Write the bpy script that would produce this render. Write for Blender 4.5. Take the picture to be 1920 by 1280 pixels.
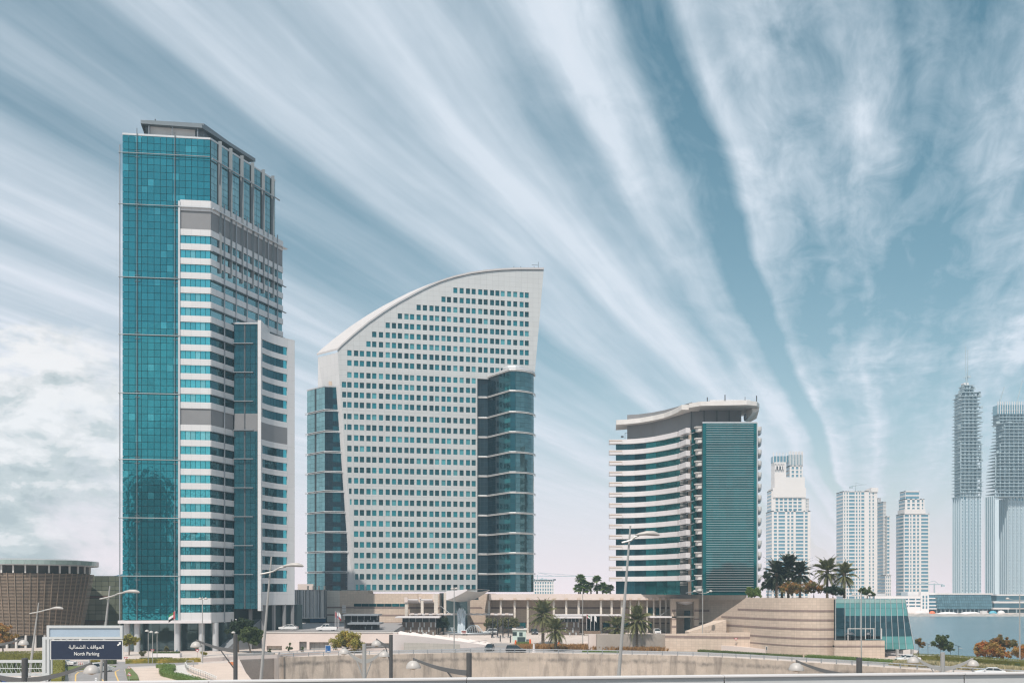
import bpy, math, random
from mathutils import Vector, Matrix
import mathutils.geometry as mgeo
random.seed(7)
R = math.radians
SC = bpy.context.scene
COL = SC.collection
for _o in list(bpy.data.objects): bpy.data.objects.remove(_o)

# ------------------------------------------------------------------ camera
F, H, HY, CX = 1867.0, 14.0, 1112.0, 960.0        # focal length in photo pixels, eye height, horizon row, centre column
cam = bpy.data.cameras.new('camera'); camo = bpy.data.objects.new('camera', cam); COL.objects.link(camo)
camo.location = (0, 0, H); camo.rotation_euler = (R(90), 0, 0)
cam.sensor_width = 36; cam.lens = F/1920*36; cam.shift_y = (HY-640)/1920
cam.clip_start = .5; cam.clip_end = 12000
SC.camera = camo

# ------------------------------------------------------------------ light, sky
SUN_EL, SUN_AZ = 58, -162        # azimuth of the sun, degrees clockwise from +Y
SC.view_settings.view_transform = 'Standard'; SC.view_settings.look = 'None'
SC.view_settings.gamma = 1; SC.view_settings.exposure = 0.08
try: SC.view_settings.use_curve_mapping = False
except Exception: pass
sl = bpy.data.lights.new('sun', 'SUN'); sl.energy = 4.5
HAZE_DENS = .00021; sl.angle = R(.5); sl.color = (1, .925, .85)
so = bpy.data.objects.new('sun', sl); COL.objects.link(so)
_sd = Vector((math.sin(R(SUN_AZ))*math.cos(R(SUN_EL)), math.cos(R(SUN_AZ))*math.cos(R(SUN_EL)), math.sin(R(SUN_EL))))
so.rotation_euler = _sd.to_track_quat('Z', 'Y').to_euler(); so.location = (-200, -50, 300)

W = bpy.data.worlds.new('World'); SC.world = W; W.use_nodes = True
class NT:
    """small helper for wiring shader nodes"""
    def __init__(s, nt): s.t = nt; nt.nodes.clear()
    def n(s, typ, **kw):
        nd = s.t.nodes.new(typ)
        for k, v in kw.items():
            if k.startswith('i_'):
                key = k[2:]
                nd.inputs[int(key) if key.isdigit() else key.replace('_', ' ')].default_value = v
            else: setattr(nd, k, v)
        return nd
    def l(s, a, b): s.t.links.new(a, b)
    def put(s, sock, v):
        if isinstance(v, bpy.types.NodeSocket): s.l(v, sock)
        elif v is not None: sock.default_value = v
    def m(s, op, a, b=None, c=None, clamp=False):
        nd = s.t.nodes.new('ShaderNodeMath'); nd.operation = op; nd.use_clamp = clamp
        for i, v in enumerate((a, b, c)): s.put(nd.inputs[i], v)
        return nd.outputs[0]
    def mix(s, f, a, b, mode='MIX'):
        nd = s.t.nodes.new('ShaderNodeMix'); nd.data_type = 'RGBA'; nd.blend_type = mode
        s.put(nd.inputs['Factor'], f)
        for sk, v in ((nd.inputs[6], a), (nd.inputs[7], b)):
            s.put(sk, (*v, 1) if isinstance(v, tuple) and len(v) == 3 else v)
        return nd.outputs[2]
    def noise(s, vec, scale, detail=4, rough=.55, dist=0, dim='3D'):
        nd = s.t.nodes.new('ShaderNodeTexNoise'); nd.noise_dimensions = dim
        s.put(nd.inputs['Vector'], vec); nd.inputs['Scale'].default_value = scale
        nd.inputs['Detail'].default_value = detail; nd.inputs['Roughness'].default_value = rough
        nd.inputs['Distortion'].default_value = dist
        return nd.outputs['Fac']
    def rng(s, v, a, b, c=0., d=1., smooth=False):
        nd = s.t.nodes.new('ShaderNodeMapRange'); nd.clamp = True
        if smooth: nd.interpolation_type = 'SMOOTHSTEP'
        s.put(nd.inputs[0], v)
        for i, q in enumerate((a, b, c, d)): nd.inputs[i+1].default_value = q
        return nd.outputs[0]
    def comb(s, x, y, z=0.):
        nd = s.t.nodes.new('ShaderNodeCombineXYZ')
        for i, v in enumerate((x, y, z)): s.put(nd.inputs[i], v)
        return nd.outputs[0]
    def dot(s, a, b):
        nd = s.t.nodes.new('ShaderNodeVectorMath'); nd.operation = 'DOT_PRODUCT'
        s.put(nd.inputs[0], a); s.put(nd.inputs[1], b); return nd.outputs['Value']
    def ramp(s, f, stops, interp='EASE'):
        nd = s.t.nodes.new('ShaderNodeValToRGB'); e = nd.color_ramp.elements
        nd.color_ramp.interpolation = interp
        while len(e) < len(stops): e.new(.5)
        for el, (p, c) in zip(e, stops):
            el.position = p; el.color = (c, c, c, 1) if not isinstance(c, tuple) else (*c, 1)
        s.put(nd.inputs[0], f); return nd.outputs[0]

def make_world():
    T = NT(W.node_tree)
    out = T.n('ShaderNodeOutputWorld'); bg = T.n('ShaderNodeBackground'); bg.inputs['Strength'].default_value = .1
    T.l(bg.outputs[0], out.inputs[0])
    sky = T.n('ShaderNodeTexSky'); sky.sky_type = 'NISHITA'; sky.sun_disc = False
    sky.sun_elevation = R(SUN_EL); sky.sun_rotation = R(SUN_AZ); sky.air_density = 1.0; sky.dust_density = 1.2; sky.ozone_density = 1.6
    hs = T.n('ShaderNodeHueSaturation'); T.l(sky.outputs[0], hs.inputs['Color'])
    hs.inputs['Hue'].default_value = .468; hs.inputs['Saturation'].default_value = 1.18; hs.inputs['Value'].default_value = .93
    blue = T.mix(1., hs.outputs[0], (.98, 1.0, .94), 'MULTIPLY')
    tc = T.n('ShaderNodeTexCoord')
    nrm = T.n('ShaderNodeVectorMath', operation='NORMALIZE'); T.l(tc.outputs['Generated'], nrm.inputs[0]); d = nrm.outputs[0]
    sep = T.n('ShaderNodeSeparateXYZ'); T.l(d, sep.inputs[0]); dz = sep.outputs[2]
    zc = T.m('MAXIMUM', dz, .012)
    # the cirrus lies in one high sheet: its streaks run towards a point on the horizon
    al = math.atan2(1650-960, F)
    rr = T.dot(d, (math.cos(al), -math.sin(al), 0)); vv = T.dot(d, (math.sin(al), math.cos(al), 0))
    u = T.m('DIVIDE', rr, zc); w = T.m('DIVIDE', vv, zc)
    uw = T.comb(u, w, 0)
    warp = T.noise(T.comb(T.m('MULTIPLY', u, .8), T.m('MULTIPLY', w, .35), 3.1), 1.0, 3)
    u2 = T.m('ADD', u, T.m('MULTIPLY', T.m('SUBTRACT', warp, .5), .22))
    prof = [(-2.6,.62),(-2.3,.45),(-2.05,.6),(-1.85,.58),(-1.66,.22),(-1.4,.26),(-1.25,.2),(-1.17,.56),(-1.05,.5),(-.92,.56),
            (-.8,.7),(-.68,.6),(-.62,.46),(-.55,.74),(-.47,.58),(-.41,.05),(-.36,.02),(-.31,.72),(-.25,.52),(-.18,.34),(-.1,.5),(-.04,.66),
            (.0,.5),(.045,.26),(.11,.2),(.2,.3),(.36,.42),(.6,.35),(.8,.4)]
    lo, hi = -2.6, .8
    broad = T.ramp(T.rng(u2, lo, hi), [((a-lo)/(hi-lo), b) for a, b in prof])
    s1 = T.noise(T.comb(T.m('MULTIPLY', u2, 4.2), T.m('MULTIPLY', w, .3), 0), 1.0, 4, .5)
    s2 = T.noise(T.comb(T.m('MULTIPLY', u2, 13.), T.m('MULTIPLY', w, .7), 7.7), 1.0, 4, .55)
    s3 = T.noise(T.comb(T.m('MULTIPLY', u2, 9.), T.m('MULTIPLY', w, 3.2), 1.7), 1.0, 7, .62, .5)     # ragged wisps
    s4 = T.noise(T.comb(T.m('MULTIPLY', u2, .8), T.m('MULTIPLY', w, .8), 9.2), 1.0, 4)
    st = T.m('ADD', T.m('MULTIPLY', T.m('SUBTRACT', s1, .5), .95), T.m('MULTIPLY', T.m('SUBTRACT', s2, .5), .46))
    # wisps grow stronger to the right of the sheet
    wispf = T.rng(u, -.8, -.15, .18, 1.15)
    st = T.m('ADD', st, T.m('MULTIPLY', T.m('SUBTRACT', s3, .5), wispf))
    st = T.m('ADD', st, T.m('MULTIPLY', T.m('SUBTRACT', s4, .5), .25))
    st = T.m('MULTIPLY', st, T.rng(dz, .015, .2, .1, 1., True))
    dens = T.m('ADD', broad, st)
    # a clear gap low in the right of the sheet
    az = T.n('ShaderNodeMath', operation='ARCTAN2'); T.l(sep.outputs[0], az.inputs[0]); T.l(sep.outputs[1], az.inputs[1]); az = az.outputs[0]
    ga = T.rng(T.m('ABSOLUTE', T.m('SUBTRACT', az, .33)), .0, .2, 1, 0, True)
    ge = T.rng(T.m('ABSOLUTE', T.m('SUBTRACT', dz, .27)), .0, .13, 1, 0, True)
    gap = T.m('MULTIPLY', ga, ge)
    dens = T.m('SUBTRACT', dens, T.m('MULTIPLY', gap, .36))
    # one bright band of cloud low on the right
    bz = T.m('SUBTRACT', dz, T.m('ADD', .205, T.m('MULTIPLY', T.m('SUBTRACT', az, .33), .12)))
    bw = T.noise(T.comb(T.m('MULTIPLY', az, 7.), T.m('MULTIPLY', dz, 28.), 2.), 1.0, 6, .6, .4)
    bandd = T.m('MULTIPLY', T.rng(T.m('ABSOLUTE', bz), .0, .045, 1, 0, True), T.rng(bw, .38, .7))
    bandd = T.m('MULTIPLY', bandd, T.rng(az, .24, .36, 0, 1, True))
    dens = T.m('ADD', dens, T.m('MULTIPLY', bandd, .75))
    dens = T.m('MULTIPLY', T.m('MINIMUM', T.m('MAXIMUM', dens, 0.), 1.), 1.0)
    white = T.mix(T.rng(dens, .3, 1.), (5.3, 6.3, 7.2), (7.6, 8.1, 8.9))
    c = T.mix(T.m('MULTIPLY', T.rng(dens, .08, .78), .95), blue, white)
    # haze along the horizon, pale and faintly pink
    hz = T.m('POWER', 2.718, T.m('MULTIPLY', T.m('MAXIMUM', dz, 0.), T.rng(az, -.4, .45, -6.0, -11.)))
    hz = T.m('MULTIPLY', hz, T.rng(az, -.5, .5, .98, .96))
    c = T.mix(hz, c, (9.6, 7.9, 8.1))
    # cumulus bank low on the left
    cv = T.comb(T.m('MULTIPLY', az, 10.), T.m('MULTIPLY', dz, 17.), 4.4)
    cn = T.noise(cv, 1.0, 9, .6, .3); cn2 = T.noise(cv, .55, 3, .5)
    top = T.m('ADD', T.rng(cn2, .25, .75, .185, .275), T.m('MULTIPLY', T.m('SUBTRACT', cn, .5), .13))
    cm = T.m('MULTIPLY', T.rng(T.m('SUBTRACT', top, dz), -.002, .016, 0, 1, True),
             T.rng(T.m('ADD', az, T.m('MULTIPLY', T.m('SUBTRACT', cn, .5), .3)), -.44, -.36, 1, 0, True))
    puff = T.m('SUBTRACT', T.noise(T.comb(T.m('MULTIPLY', az, 17.), T.m('MULTIPLY', dz, 27.), 11.), 1.0, 8, .6, .35),
               T.m('MULTIPLY', T.m('SUBTRACT', T.noise(T.comb(T.m('MULTIPLY', az, 17.), T.m('MULTIPLY', T.m('ADD', dz, .02), 27.), 11.), 1.0, 8, .6, .35), .5), 1.2))
    lay = T.noise(T.comb(T.m('MULTIPLY', az, 5.), T.m('MULTIPLY', dz, 44.), 2.), 1.0, 6, .6, .3)
    csh = T.m('ADD', T.m('ADD', puff, T.m('MULTIPLY', T.m('SUBTRACT', lay, .5), .45)), T.rng(dz, .04, .2, -.13, .12))
    cc = T.ramp(csh, [(.26, (.40, .445, .45)), (.42, (.56, .59, .585)), (.53, (.80, .775, .765)), (.66, (.97, .92, .905))])
    cc = T.mix(1., cc, (9.6, 9.6, 9.6), 'MULTIPLY')
    c = T.mix(T.m('MULTIPLY', cm, .93), c, cc)
    T.l(c, bg.inputs[0])
make_world()
try: W.cycles.sampling_method = 'MANUAL'; W.cycles.sample_map_resolution = 1024
except Exception: pass
SC.render.engine = 'CYCLES'
cy = SC.cycles
cy.use_denoising = True
try: cy.denoiser = 'OPENIMAGEDENOISE'; cy.denoising_prefilter = 'ACCURATE'
except Exception: pass
cy.max_bounces = 5; cy.diffuse_bounces = 2; cy.glossy_bounces = 3; cy.transmission_bounces = 4; cy.volume_bounces = 1; cy.transparent_max_bounces = 6
cy.caustics_reflective = False; cy.caustics_refractive = False
cy.filter_width = 1.3

# ------------------------------------------------------------------ mesh helpers
def PX(px, Y): return (px-CX)/F*Y
def PZ(py, Y): return H+(HY-py)/F*Y
def P(px, py, Y): return Vector((PX(px, Y), Y, PZ(py, Y)))
def GR(px, py, z=0.):
    Y = (H-z)*F/(py-HY); return Vector((PX(px, Y), Y, z))

WL = {}
def wl(o): return WL.get(o.name, Vector((0, 0, 0))) if o else Vector((0, 0, 0))
class MB:
    def __init__(s): s.v = []; s.f = []
    def add(s, vs, fs):
        b = len(s.v); s.v += [Vector(q) for q in vs]; s.f += [tuple(b+i for i in f) for f in fs]; return s
    def poly(s, *pts): return s.add(pts, [tuple(range(len(pts)))])
    def box(s, x0, x1, y0, y1, z0, z1):
        return s.add([(x0,y0,z0),(x1,y0,z0),(x1,y1,z0),(x0,y1,z0),(x0,y0,z1),(x1,y0,z1),(x1,y1,z1),(x0,y1,z1)],
                     [(0,3,2,1),(4,5,6,7),(0,1,5,4),(1,2,6,5),(2,3,7,6),(3,0,4,7)])
    def obox(s, c, w, d, h, ang=0):
        """box standing on c, w along the turned x axis, d deep, h high"""
        c = Vector(c); ux, uy = math.cos(ang), math.sin(ang); q = []
        for z in (0, h):
            for a, b in ((-1,-1),(1,-1),(1,1),(-1,1)):
                q.append((c.x+ux*a*w/2-uy*b*d/2, c.y+uy*a*w/2+ux*b*d/2, c.z+z))
        return s.add(q, [(0,3,2,1),(4,5,6,7),(0,1,5,4),(1,2,6,5),(2,3,7,6),(3,0,4,7)])
    def prism(s, pts, z0, z1, cap=True):
        """pts: plan polygon counter-clockwise; z0, z1 numbers or lists"""
        n = len(pts); a = z0 if isinstance(z0, (list, tuple)) else [z0]*n; b = z1 if isinstance(z1, (list, tuple)) else [z1]*n
        vs = [(p[0], p[1], a[i]) for i, p in enumerate(pts)]+[(p[0], p[1], b[i]) for i, p in enumerate(pts)]
        fs = [(i, (i+1) % n, n+(i+1) % n, n+i) for i in range(n)]
        if cap: fs += [tuple(range(n-1, -1, -1)), tuple(range(n, 2*n))]
        return s.add(vs, fs)
    def strip(s, pts, d, z0, z1):
        """wall along an open plan polyline, d thick on its right-hand side"""
        off = offset(pts, d)
        n = len(pts)
        for i in range(n-1):
            s.prism([pts[i], off[i], off[i+1], pts[i+1]], z0, z1)
        return s
    def tube(s, pts, r, n=6):
        pts = [Vector(p) for p in pts]; rs = r if isinstance(r, (list, tuple)) else [r]*len(pts); rings = []
        for i, p in enumerate(pts):
            t = (pts[min(i+1, len(pts)-1)]-pts[max(i-1, 0)]).normalized()
            a = t.cross(Vector((0, 0, 1)))
            if a.length < .05: a = t.cross(Vector((1, 0, 0)))
            a.normalize(); b = t.cross(a)
            rings.append([p+(a*math.cos(k*2*math.pi/n)+b*math.sin(k*2*math.pi/n))*rs[i] for k in range(n)])
        vs = [q for g in rings for q in g]; fs = []
        for i in range(len(pts)-1):
            for k in range(n): fs.append((i*n+k, (i+1)*n+k, (i+1)*n+(k+1) % n, i*n+(k+1) % n))
        fs += [tuple(range(n)), tuple(range((len(pts)-1)*n+n-1, (len(pts)-1)*n-1, -1))]
        return s.add(vs, fs)
    def lathe(s, c, prof, n=14, sx=1., sy=1.):
        c = Vector(c); vs = []; fs = []
        for r, z in prof:
            for k in range(n):
                a = 2*math.pi*k/n; vs.append((c.x+r*sx*math.cos(a), c.y+r*sy*math.sin(a), c.z+z))
        for i in range(len(prof)-1):
            for k in range(n): fs.append((i*n+k, i*n+(k+1) % n, (i+1)*n+(k+1) % n, (i+1)*n+k))
        fs += [tuple(range(n-1, -1, -1)), tuple(range((len(prof)-1)*n, len(prof)*n))]
        return s.add(vs, fs)
    def beam(s, pts, w, h):
        """rectangular bar along pts (w across, h upright)"""
        pts = [Vector(p) for p in pts]; vs = []; fs = []; n = len(pts)
        ws = w if isinstance(w, (list, tuple)) else [w]*n; hs = h if isinstance(h, (list, tuple)) else [h]*n
        for i, p in enumerate(pts):
            t = (pts[min(i+1, n-1)]-pts[max(i-1, 0)]).normalized()
            a = t.cross(Vector((0, 0, 1)))
            if a.length < .05: a = Vector((1, 0, 0))
            a.normalize(); b = a.cross(t)
            for k, l in ((-1,-1),(1,-1),(1,1),(-1,1)): vs.append(p+a*k*ws[i]/2+b*l*hs[i]/2)
        for i in range(n-1):
            for k in range(4): fs.append((i*4+k, i*4+(k+1) % 4, (i+1)*4+(k+1) % 4, (i+1)*4+k))
        fs += [(3, 2, 1, 0), tuple(range((n-1)*4, n*4))]
        return s.add(vs, fs)
    def join(s, o, loc=(0, 0, 0), rz=0.):
        loc = Vector(loc); c, q = math.cos(rz), math.sin(rz)
        return s.add([(v.x*c-v.y*q+loc.x, v.x*q+v.y*c+loc.y, v.z+loc.z) for v in o.v], o.f)
    def mesh(s, name, mat, org=Vector((0, 0, 0)), smooth=False):
        me = bpy.data.meshes.new(name)
        me.from_pydata([v-org for v in s.v], [], s.f)
        mats = mat if isinstance(mat, (list, tuple)) else [mat]
        for m in mats: me.materials.append(m)
        if smooth:
            me.polygons.foreach_set('use_smooth', [True]*len(me.polygons))
        me.update(); return me
    def build(s, name, mat, parent=None, smooth=False, kind=None, loc=None, sharp=None, local=False):
        """link as one object; vertices are world positions"""
        org = wl(parent) if parent else (Vector(loc) if loc is not None else Vector((0, 0, 0)))
        me = s.mesh(name, mat, Vector((0, 0, 0)) if local else org, smooth)
        if smooth and sharp: me.set_sharp_from_angle(angle=R(sharp))
        o = bpy.data.objects.new(name, me); COL.objects.link(o)
        if parent: o.parent = parent; WL[o.name] = wl(parent)
        else: o.location = org; WL[o.name] = org
        if kind: o['kind'] = kind
        return o
def offset(pts, d):
    """offset an open polyline to its right by d"""
    out = []
    for i, p in enumerate(pts):
        a = Vector(pts[max(i-1, 0)][:2]); b = Vector(pts[min(i+1, len(pts)-1)][:2]); t = (b-a).normalized()
        out.append((p[0]+t.y*d, p[1]-t.x*d))
    return out
def thing(name, label, cat, loc, group=None, rz=0.):
    o = bpy.data.objects.new(name, None); COL.objects.link(o); o.empty_display_size = .5
    o.location = loc; o.rotation_euler.z = rz; WL[o.name] = Vector(loc); tag(o, label, cat, group); return o
def tag(o, label, cat, group=None):
    o['label'] = label; o['category'] = cat
    if group: o['group'] = group
    return o
def struct(o): o['kind'] = 'structure'; return o
def piece(name, me, parent, loc, rz=0.):
    o = bpy.data.objects.new(name, me); COL.objects.link(o)
    o.parent = parent; o.location = Vector(loc)-wl(parent); o.rotation_euler.z = rz; WL[o.name] = wl(parent); return o
_mc = {}
def BX(w, d, h):
    """box template: centred in x, its outer face at y=0, going back d, from z 0 to h"""
    k = (round(w, 3), round(d, 3), round(h, 3))
    if k not in _mc: _mc[k] = MB().box(-k[0]/2, k[0]/2, 0, k[1], 0, k[2])
    return _mc[k]
_me = {}
def scatter(name, items, parent, limit=300, smooth=False):
    """items: (template MB, material, place, turn). The nearest `limit` become parts, the rest one joined part per material"""
    items = sorted(items, key=lambda t: t[2].y)
    for t, m, loc, rz in items[:limit]:
        k = (id(t), m.name, name)
        if k not in _me: _me[k] = t.mesh(name, m, smooth=smooth)
        piece(name, _me[k], parent, loc, rz)
    rest = {}
    for t, m, loc, rz in items[limit:]: rest.setdefault(m.name, (m, MB()))[1].join(t, loc, rz)
    for m, mb in rest.values(): mb.build(name, m, parent, kind='stuff')
class Face:
    """an upright plane: o its origin in plan, ang the direction it runs; its outside is on the right of that direction"""
    def __init__(s, o, ang):
        s.o = Vector(o[:2]); s.ang = ang; s.u = Vector((math.cos(ang), math.sin(ang))); s.n = Vector((s.u.y, -s.u.x))
    def p(s, t, z, d=0.):
        q = s.o+s.u*t+s.n*d; return Vector((q.x, q.y, z))
    def t(s, px):
        k = (px-CX)/F; return (k*s.o.y-s.o.x)/(s.u.x-k*s.u.y)
    def Y(s, px): return s.o.y+s.u.y*s.t(px)
    def z(s, px, py): return PZ(py, s.Y(px))
    def at(s, px, py): return s.t(px), s.z(px, py)
    def slab(s, mb, t0, t1, z0, z1, d0=0., d1=.3):
        """box on the plane from depth -d0 (behind) to d1 (proud)"""
        q = [s.p(t0, 0, d1), s.p(t1, 0, d1), s.p(t1, 0, -d0), s.p(t0, 0, -d0)]
        return mb.prism([(a.x, a.y) for a in q], z0, z1)
# ------------------------------------------------------------------ materials
_mats = {}
def mat(name, col, rough=.7, metal=0., var=.12, vscale=.4, bump=0., bscale=3., spec=.5, wear=None, emit=None, stretch=None):
    """plain material whose colour drifts a little from place to place"""
    if name in _mats: return _mats[name]
    m = bpy.data.materials.new(name); m.use_nodes = True; T = NT(m.node_tree)
    out = T.n('ShaderNodeOutputMaterial'); b = T.n('ShaderNodeBsdfPrincipled'); T.l(b.outputs[0], out.inputs[0])
    b.inputs['Roughness'].default_value = rough; b.inputs['Metallic'].default_value = metal
    b.inputs['Specular IOR Level'].default_value = spec
    g = T.n('ShaderNodeNewGeometry'); pos = g.outputs['Position']
    if stretch:
        mp = T.n('ShaderNodeMapping'); mp.inputs['Scale'].default_value = stretch; T.l(pos, mp.inputs[0]); pos = mp.outputs[0]
    n1 = T.noise(pos, vscale, 6, .6); n2 = T.noise(pos, vscale*9, 3, .6)
    f = T.m('ADD', T.m('MULTIPLY', n1, .65), T.m('MULTIPLY', n2, .35))
    lo = tuple(c*(1-var*1.6) for c in col); hi = tuple(min(1, c*(1+var*1.2)) for c in col)
    c = T.mix(T.rng(f, .3, .7), lo, hi)
    if wear:
        wn = T.noise(pos, wear[1], 5, .65, .4); c = T.mix(T.m('MULTIPLY', T.rng(wn, .52, .75), wear[2]), c, wear[0])
    T.l(c, b.inputs['Base Color'])
    if bump:
        bp = T.n('ShaderNodeBump'); bp.inputs['Strength'].default_value = bump; bp.inputs['Distance'].default_value = .05
        T.l(T.noise(pos, bscale, 5, .6), bp.inputs['Height']); T.l(bp.outputs[0], b.inputs['Normal'])
    if emit: b.inputs['Emission Color'].default_value = (*emit, 1); b.inputs['Emission Strength'].default_value = 1
    _mats[name] = m; return m
def glass(name, col, metal=.75, rough=.04, var=.3, wave=.02, dark=None):
    """coated facade glass: a tinted mirror, each pane a little different and very slightly bowed"""
    m = bpy.data.materials.new(name); m.use_nodes = True; T = NT(m.node_tree)
    out = T.n('ShaderNodeOutputMaterial'); b = T.n('ShaderNodeBsdfPrincipled'); T.l(b.outputs[0], out.inputs[0])
    b.inputs['Roughness'].default_value = rough; b.inputs['Metallic'].default_value = metal
    oi = T.n('ShaderNodeObjectInfo'); g = T.n('ShaderNodeNewGeometry'); pos = g.outputs['Position']
    rnd = T.m('FRACT', T.m('ADD', oi.outputs['Random'], g.outputs['Random Per Island']))
    big = T.noise(pos, .05, 3)
    f = T.m('ADD', T.m('MULTIPLY', rnd, .55), T.m('MULTIPLY', big, .45))
    lo = tuple(c*(1-var) for c in col); hi = tuple(min(1, c*(1+var)) for c in col)
    c = T.mix(f, lo, hi)
    if dark:      # rooms behind with drawn or open blinds
        c = T.mix(T.m('MULTIPLY', T.rng(rnd, .62, .66), .8), c, dark)
    T.l(c, b.inputs['Base Color'])
    bp = T.n('ShaderNodeBump'); bp.inputs['Strength'].default_value = wave; bp.inputs['Distance'].default_value = 1.
    T.l(T.noise(pos, .55, 2), bp.inputs['Height']); T.l(bp.outputs[0], b.inputs['Normal'])
    return m
def tiled(name, col, tile=(.9, .9), joint=.03, var=.14, jcol=None, rough=.75, wear=None):
    """stone or metal cladding: fine regular joints on walls that run any way"""
    m = bpy.data.materials.new(name); m.use_nodes = True; T = NT(m.node_tree)
    out = T.n('ShaderNodeOutputMaterial'); b = T.n('ShaderNodeBsdfPrincipled'); T.l(b.outputs[0], out.inputs[0]); b.inputs['Roughness'].default_value = rough
    g = T.n('ShaderNodeNewGeometry'); sp = T.n('ShaderNodeSeparateXYZ'); T.l(g.outputs['Position'], sp.inputs[0])
    sn = T.n('ShaderNodeSeparateXYZ'); T.l(g.outputs['True Normal'], sn.inputs[0])
    # run along the wall
    al = T.m('SUBTRACT', T.m('MULTIPLY', sp.outputs[0], sn.outputs[1]), T.m('MULTIPLY', sp.outputs[1], sn.outputs[0]))
    a = T.m('DIVIDE', al, tile[0]); z = T.m('DIVIDE', sp.outputs[2], tile[1])
    fa, fz = T.m('FRACT', a), T.m('FRACT', z)
    j = T.m('MAXIMUM', T.m('LESS_THAN', fa, joint/tile[0]), T.m('LESS_THAN', fz, joint/tile[1]))
    wn = T.n('ShaderNodeTexWhiteNoise'); wn.noise_dimensions = '2D'
    T.l(T.comb(T.m('FLOOR', a), T.m('FLOOR', z)), wn.inputs['Vector'])
    n1 = T.noise(g.outputs['Position'], .15, 5, .6)
    f = T.m('ADD', T.m('MULTIPLY', wn.outputs['Value'], .5), T.m('MULTIPLY', n1, .5))
    c = T.mix(f, tuple(q*(1-var) for q in col), tuple(min(1, q*(1+var)) for q in col))
    if wear:
        w = T.noise(g.outputs['Position'], wear[1], 5, .65); c = T.mix(T.m('MULTIPLY', T.rng(w, .5, .72), wear[2]), c, wear[0])
    c = T.mix(j, c, jcol or tuple(q*.62 for q in col)); T.l(c, b.inputs['Base Color'])
    return m
M = dict(
    white=tiled('white_cladding', (.60, .595, .595), (2.0, 3.46), .03, .05, rough=.45),
    white2=tiled('white_facade_panel', (.50, .51, .506), (2.05, 1.66), .045, .05, rough=.5),
    white_smooth=mat('white_painted_band', (.68, .645, .645), .45, var=.05, vscale=.1),
    pale=mat('pale_concrete', (.66, .63, .60), .7, var=.07),
    metal=mat('grey_metal', (.30, .32, .34), .4, .4, var=.08),
    metal_lt=mat('light_grey_metal', (.52, .53, .54), .4, .3, var=.06),
    rail=mat('slate_rail', (.17, .19, .20), .5, .3, var=.06), cap=mat('slate_canopy', (.15, .18, .20), .6, .2, var=.08),
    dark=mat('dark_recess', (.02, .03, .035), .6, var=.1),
    core=mat('dark_building_core', (.03, .05, .055), .7, var=.1),
    louvre=mat('grey_louvre', (.20, .20, .205), .6, var=.05),
    grey_dk=mat('dark_grey_metal', (.09, .10, .11), .5, .3, var=.1),
    gl_a=glass('teal_curtain_glass', (.030, .265, .315), .82, .035, .17, .02),
    gl_b=glass('pale_teal_strip_glass', (.09, .47, .53), .8, .04, .2, .03),
    gl_c=glass('dark_teal_bay_glass', (.018, .10, .125), .66, .04, .22, .03),
    gl_w=glass('teal_window_glass', (.03, .24, .27), .7, .05, .5, .02, (.012, .09, .11)),
    gl_n=glass('dark_reflection_glass', (.006, .028, .042), .35, .04, .3, .012),  # dark tint stands in for dark surroundings mirrored in the glass
    gl_p=glass('pale_green_curtain_glass', (.20, .37, .40), .8, .05, .2, .012),
    gl_r=glass('deep_green_glass', (.012, .165, .172), .7, .05, .25, .012),
    gl_l=glass('clear_lobby_glass', (.10, .15, .16), .55, .05, .4, .02),
    gl_q=glass('lit_curved_glass', (.09, .19, .21), .75, .05, .25, .015),  # paler tint paints the light on the rounded bay
    gl_w2=glass('dark_window_glass', (.012, .085, .10), .6, .05, .5, .02), gl_w3=glass('blind_window_glass', (.10, .34, .36), .5, .12, .35, .02),
    gl_a2=glass('pale_teal_curtain_glass', (.06, .37, .43), .78, .05, .15, .02), gl_b2=glass('blind_strip_glass', (.18, .52, .56), .7, .08, .2, .03),
    shell=mat('warm_grey_roof_shell', (.50, .475, .465), .6, var=.05, vscale=.1),
    roof=mat('grey_roof', (.30, .32, .33), .7, var=.1),
    stone=tiled('sandstone_cladding', (.57, .455, .365), (.9, .6), .03, .12, wear=((.42, .33, .26), .2, .35)),
    stone_dk=tiled('brown_granite_band', (.26, .19, .165), (.9, .6), .03, .15),
    stone_lt=tiled('pale_stone_cladding', (.60, .54, .47), (1.2, .8), .03, .08),
)
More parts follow.
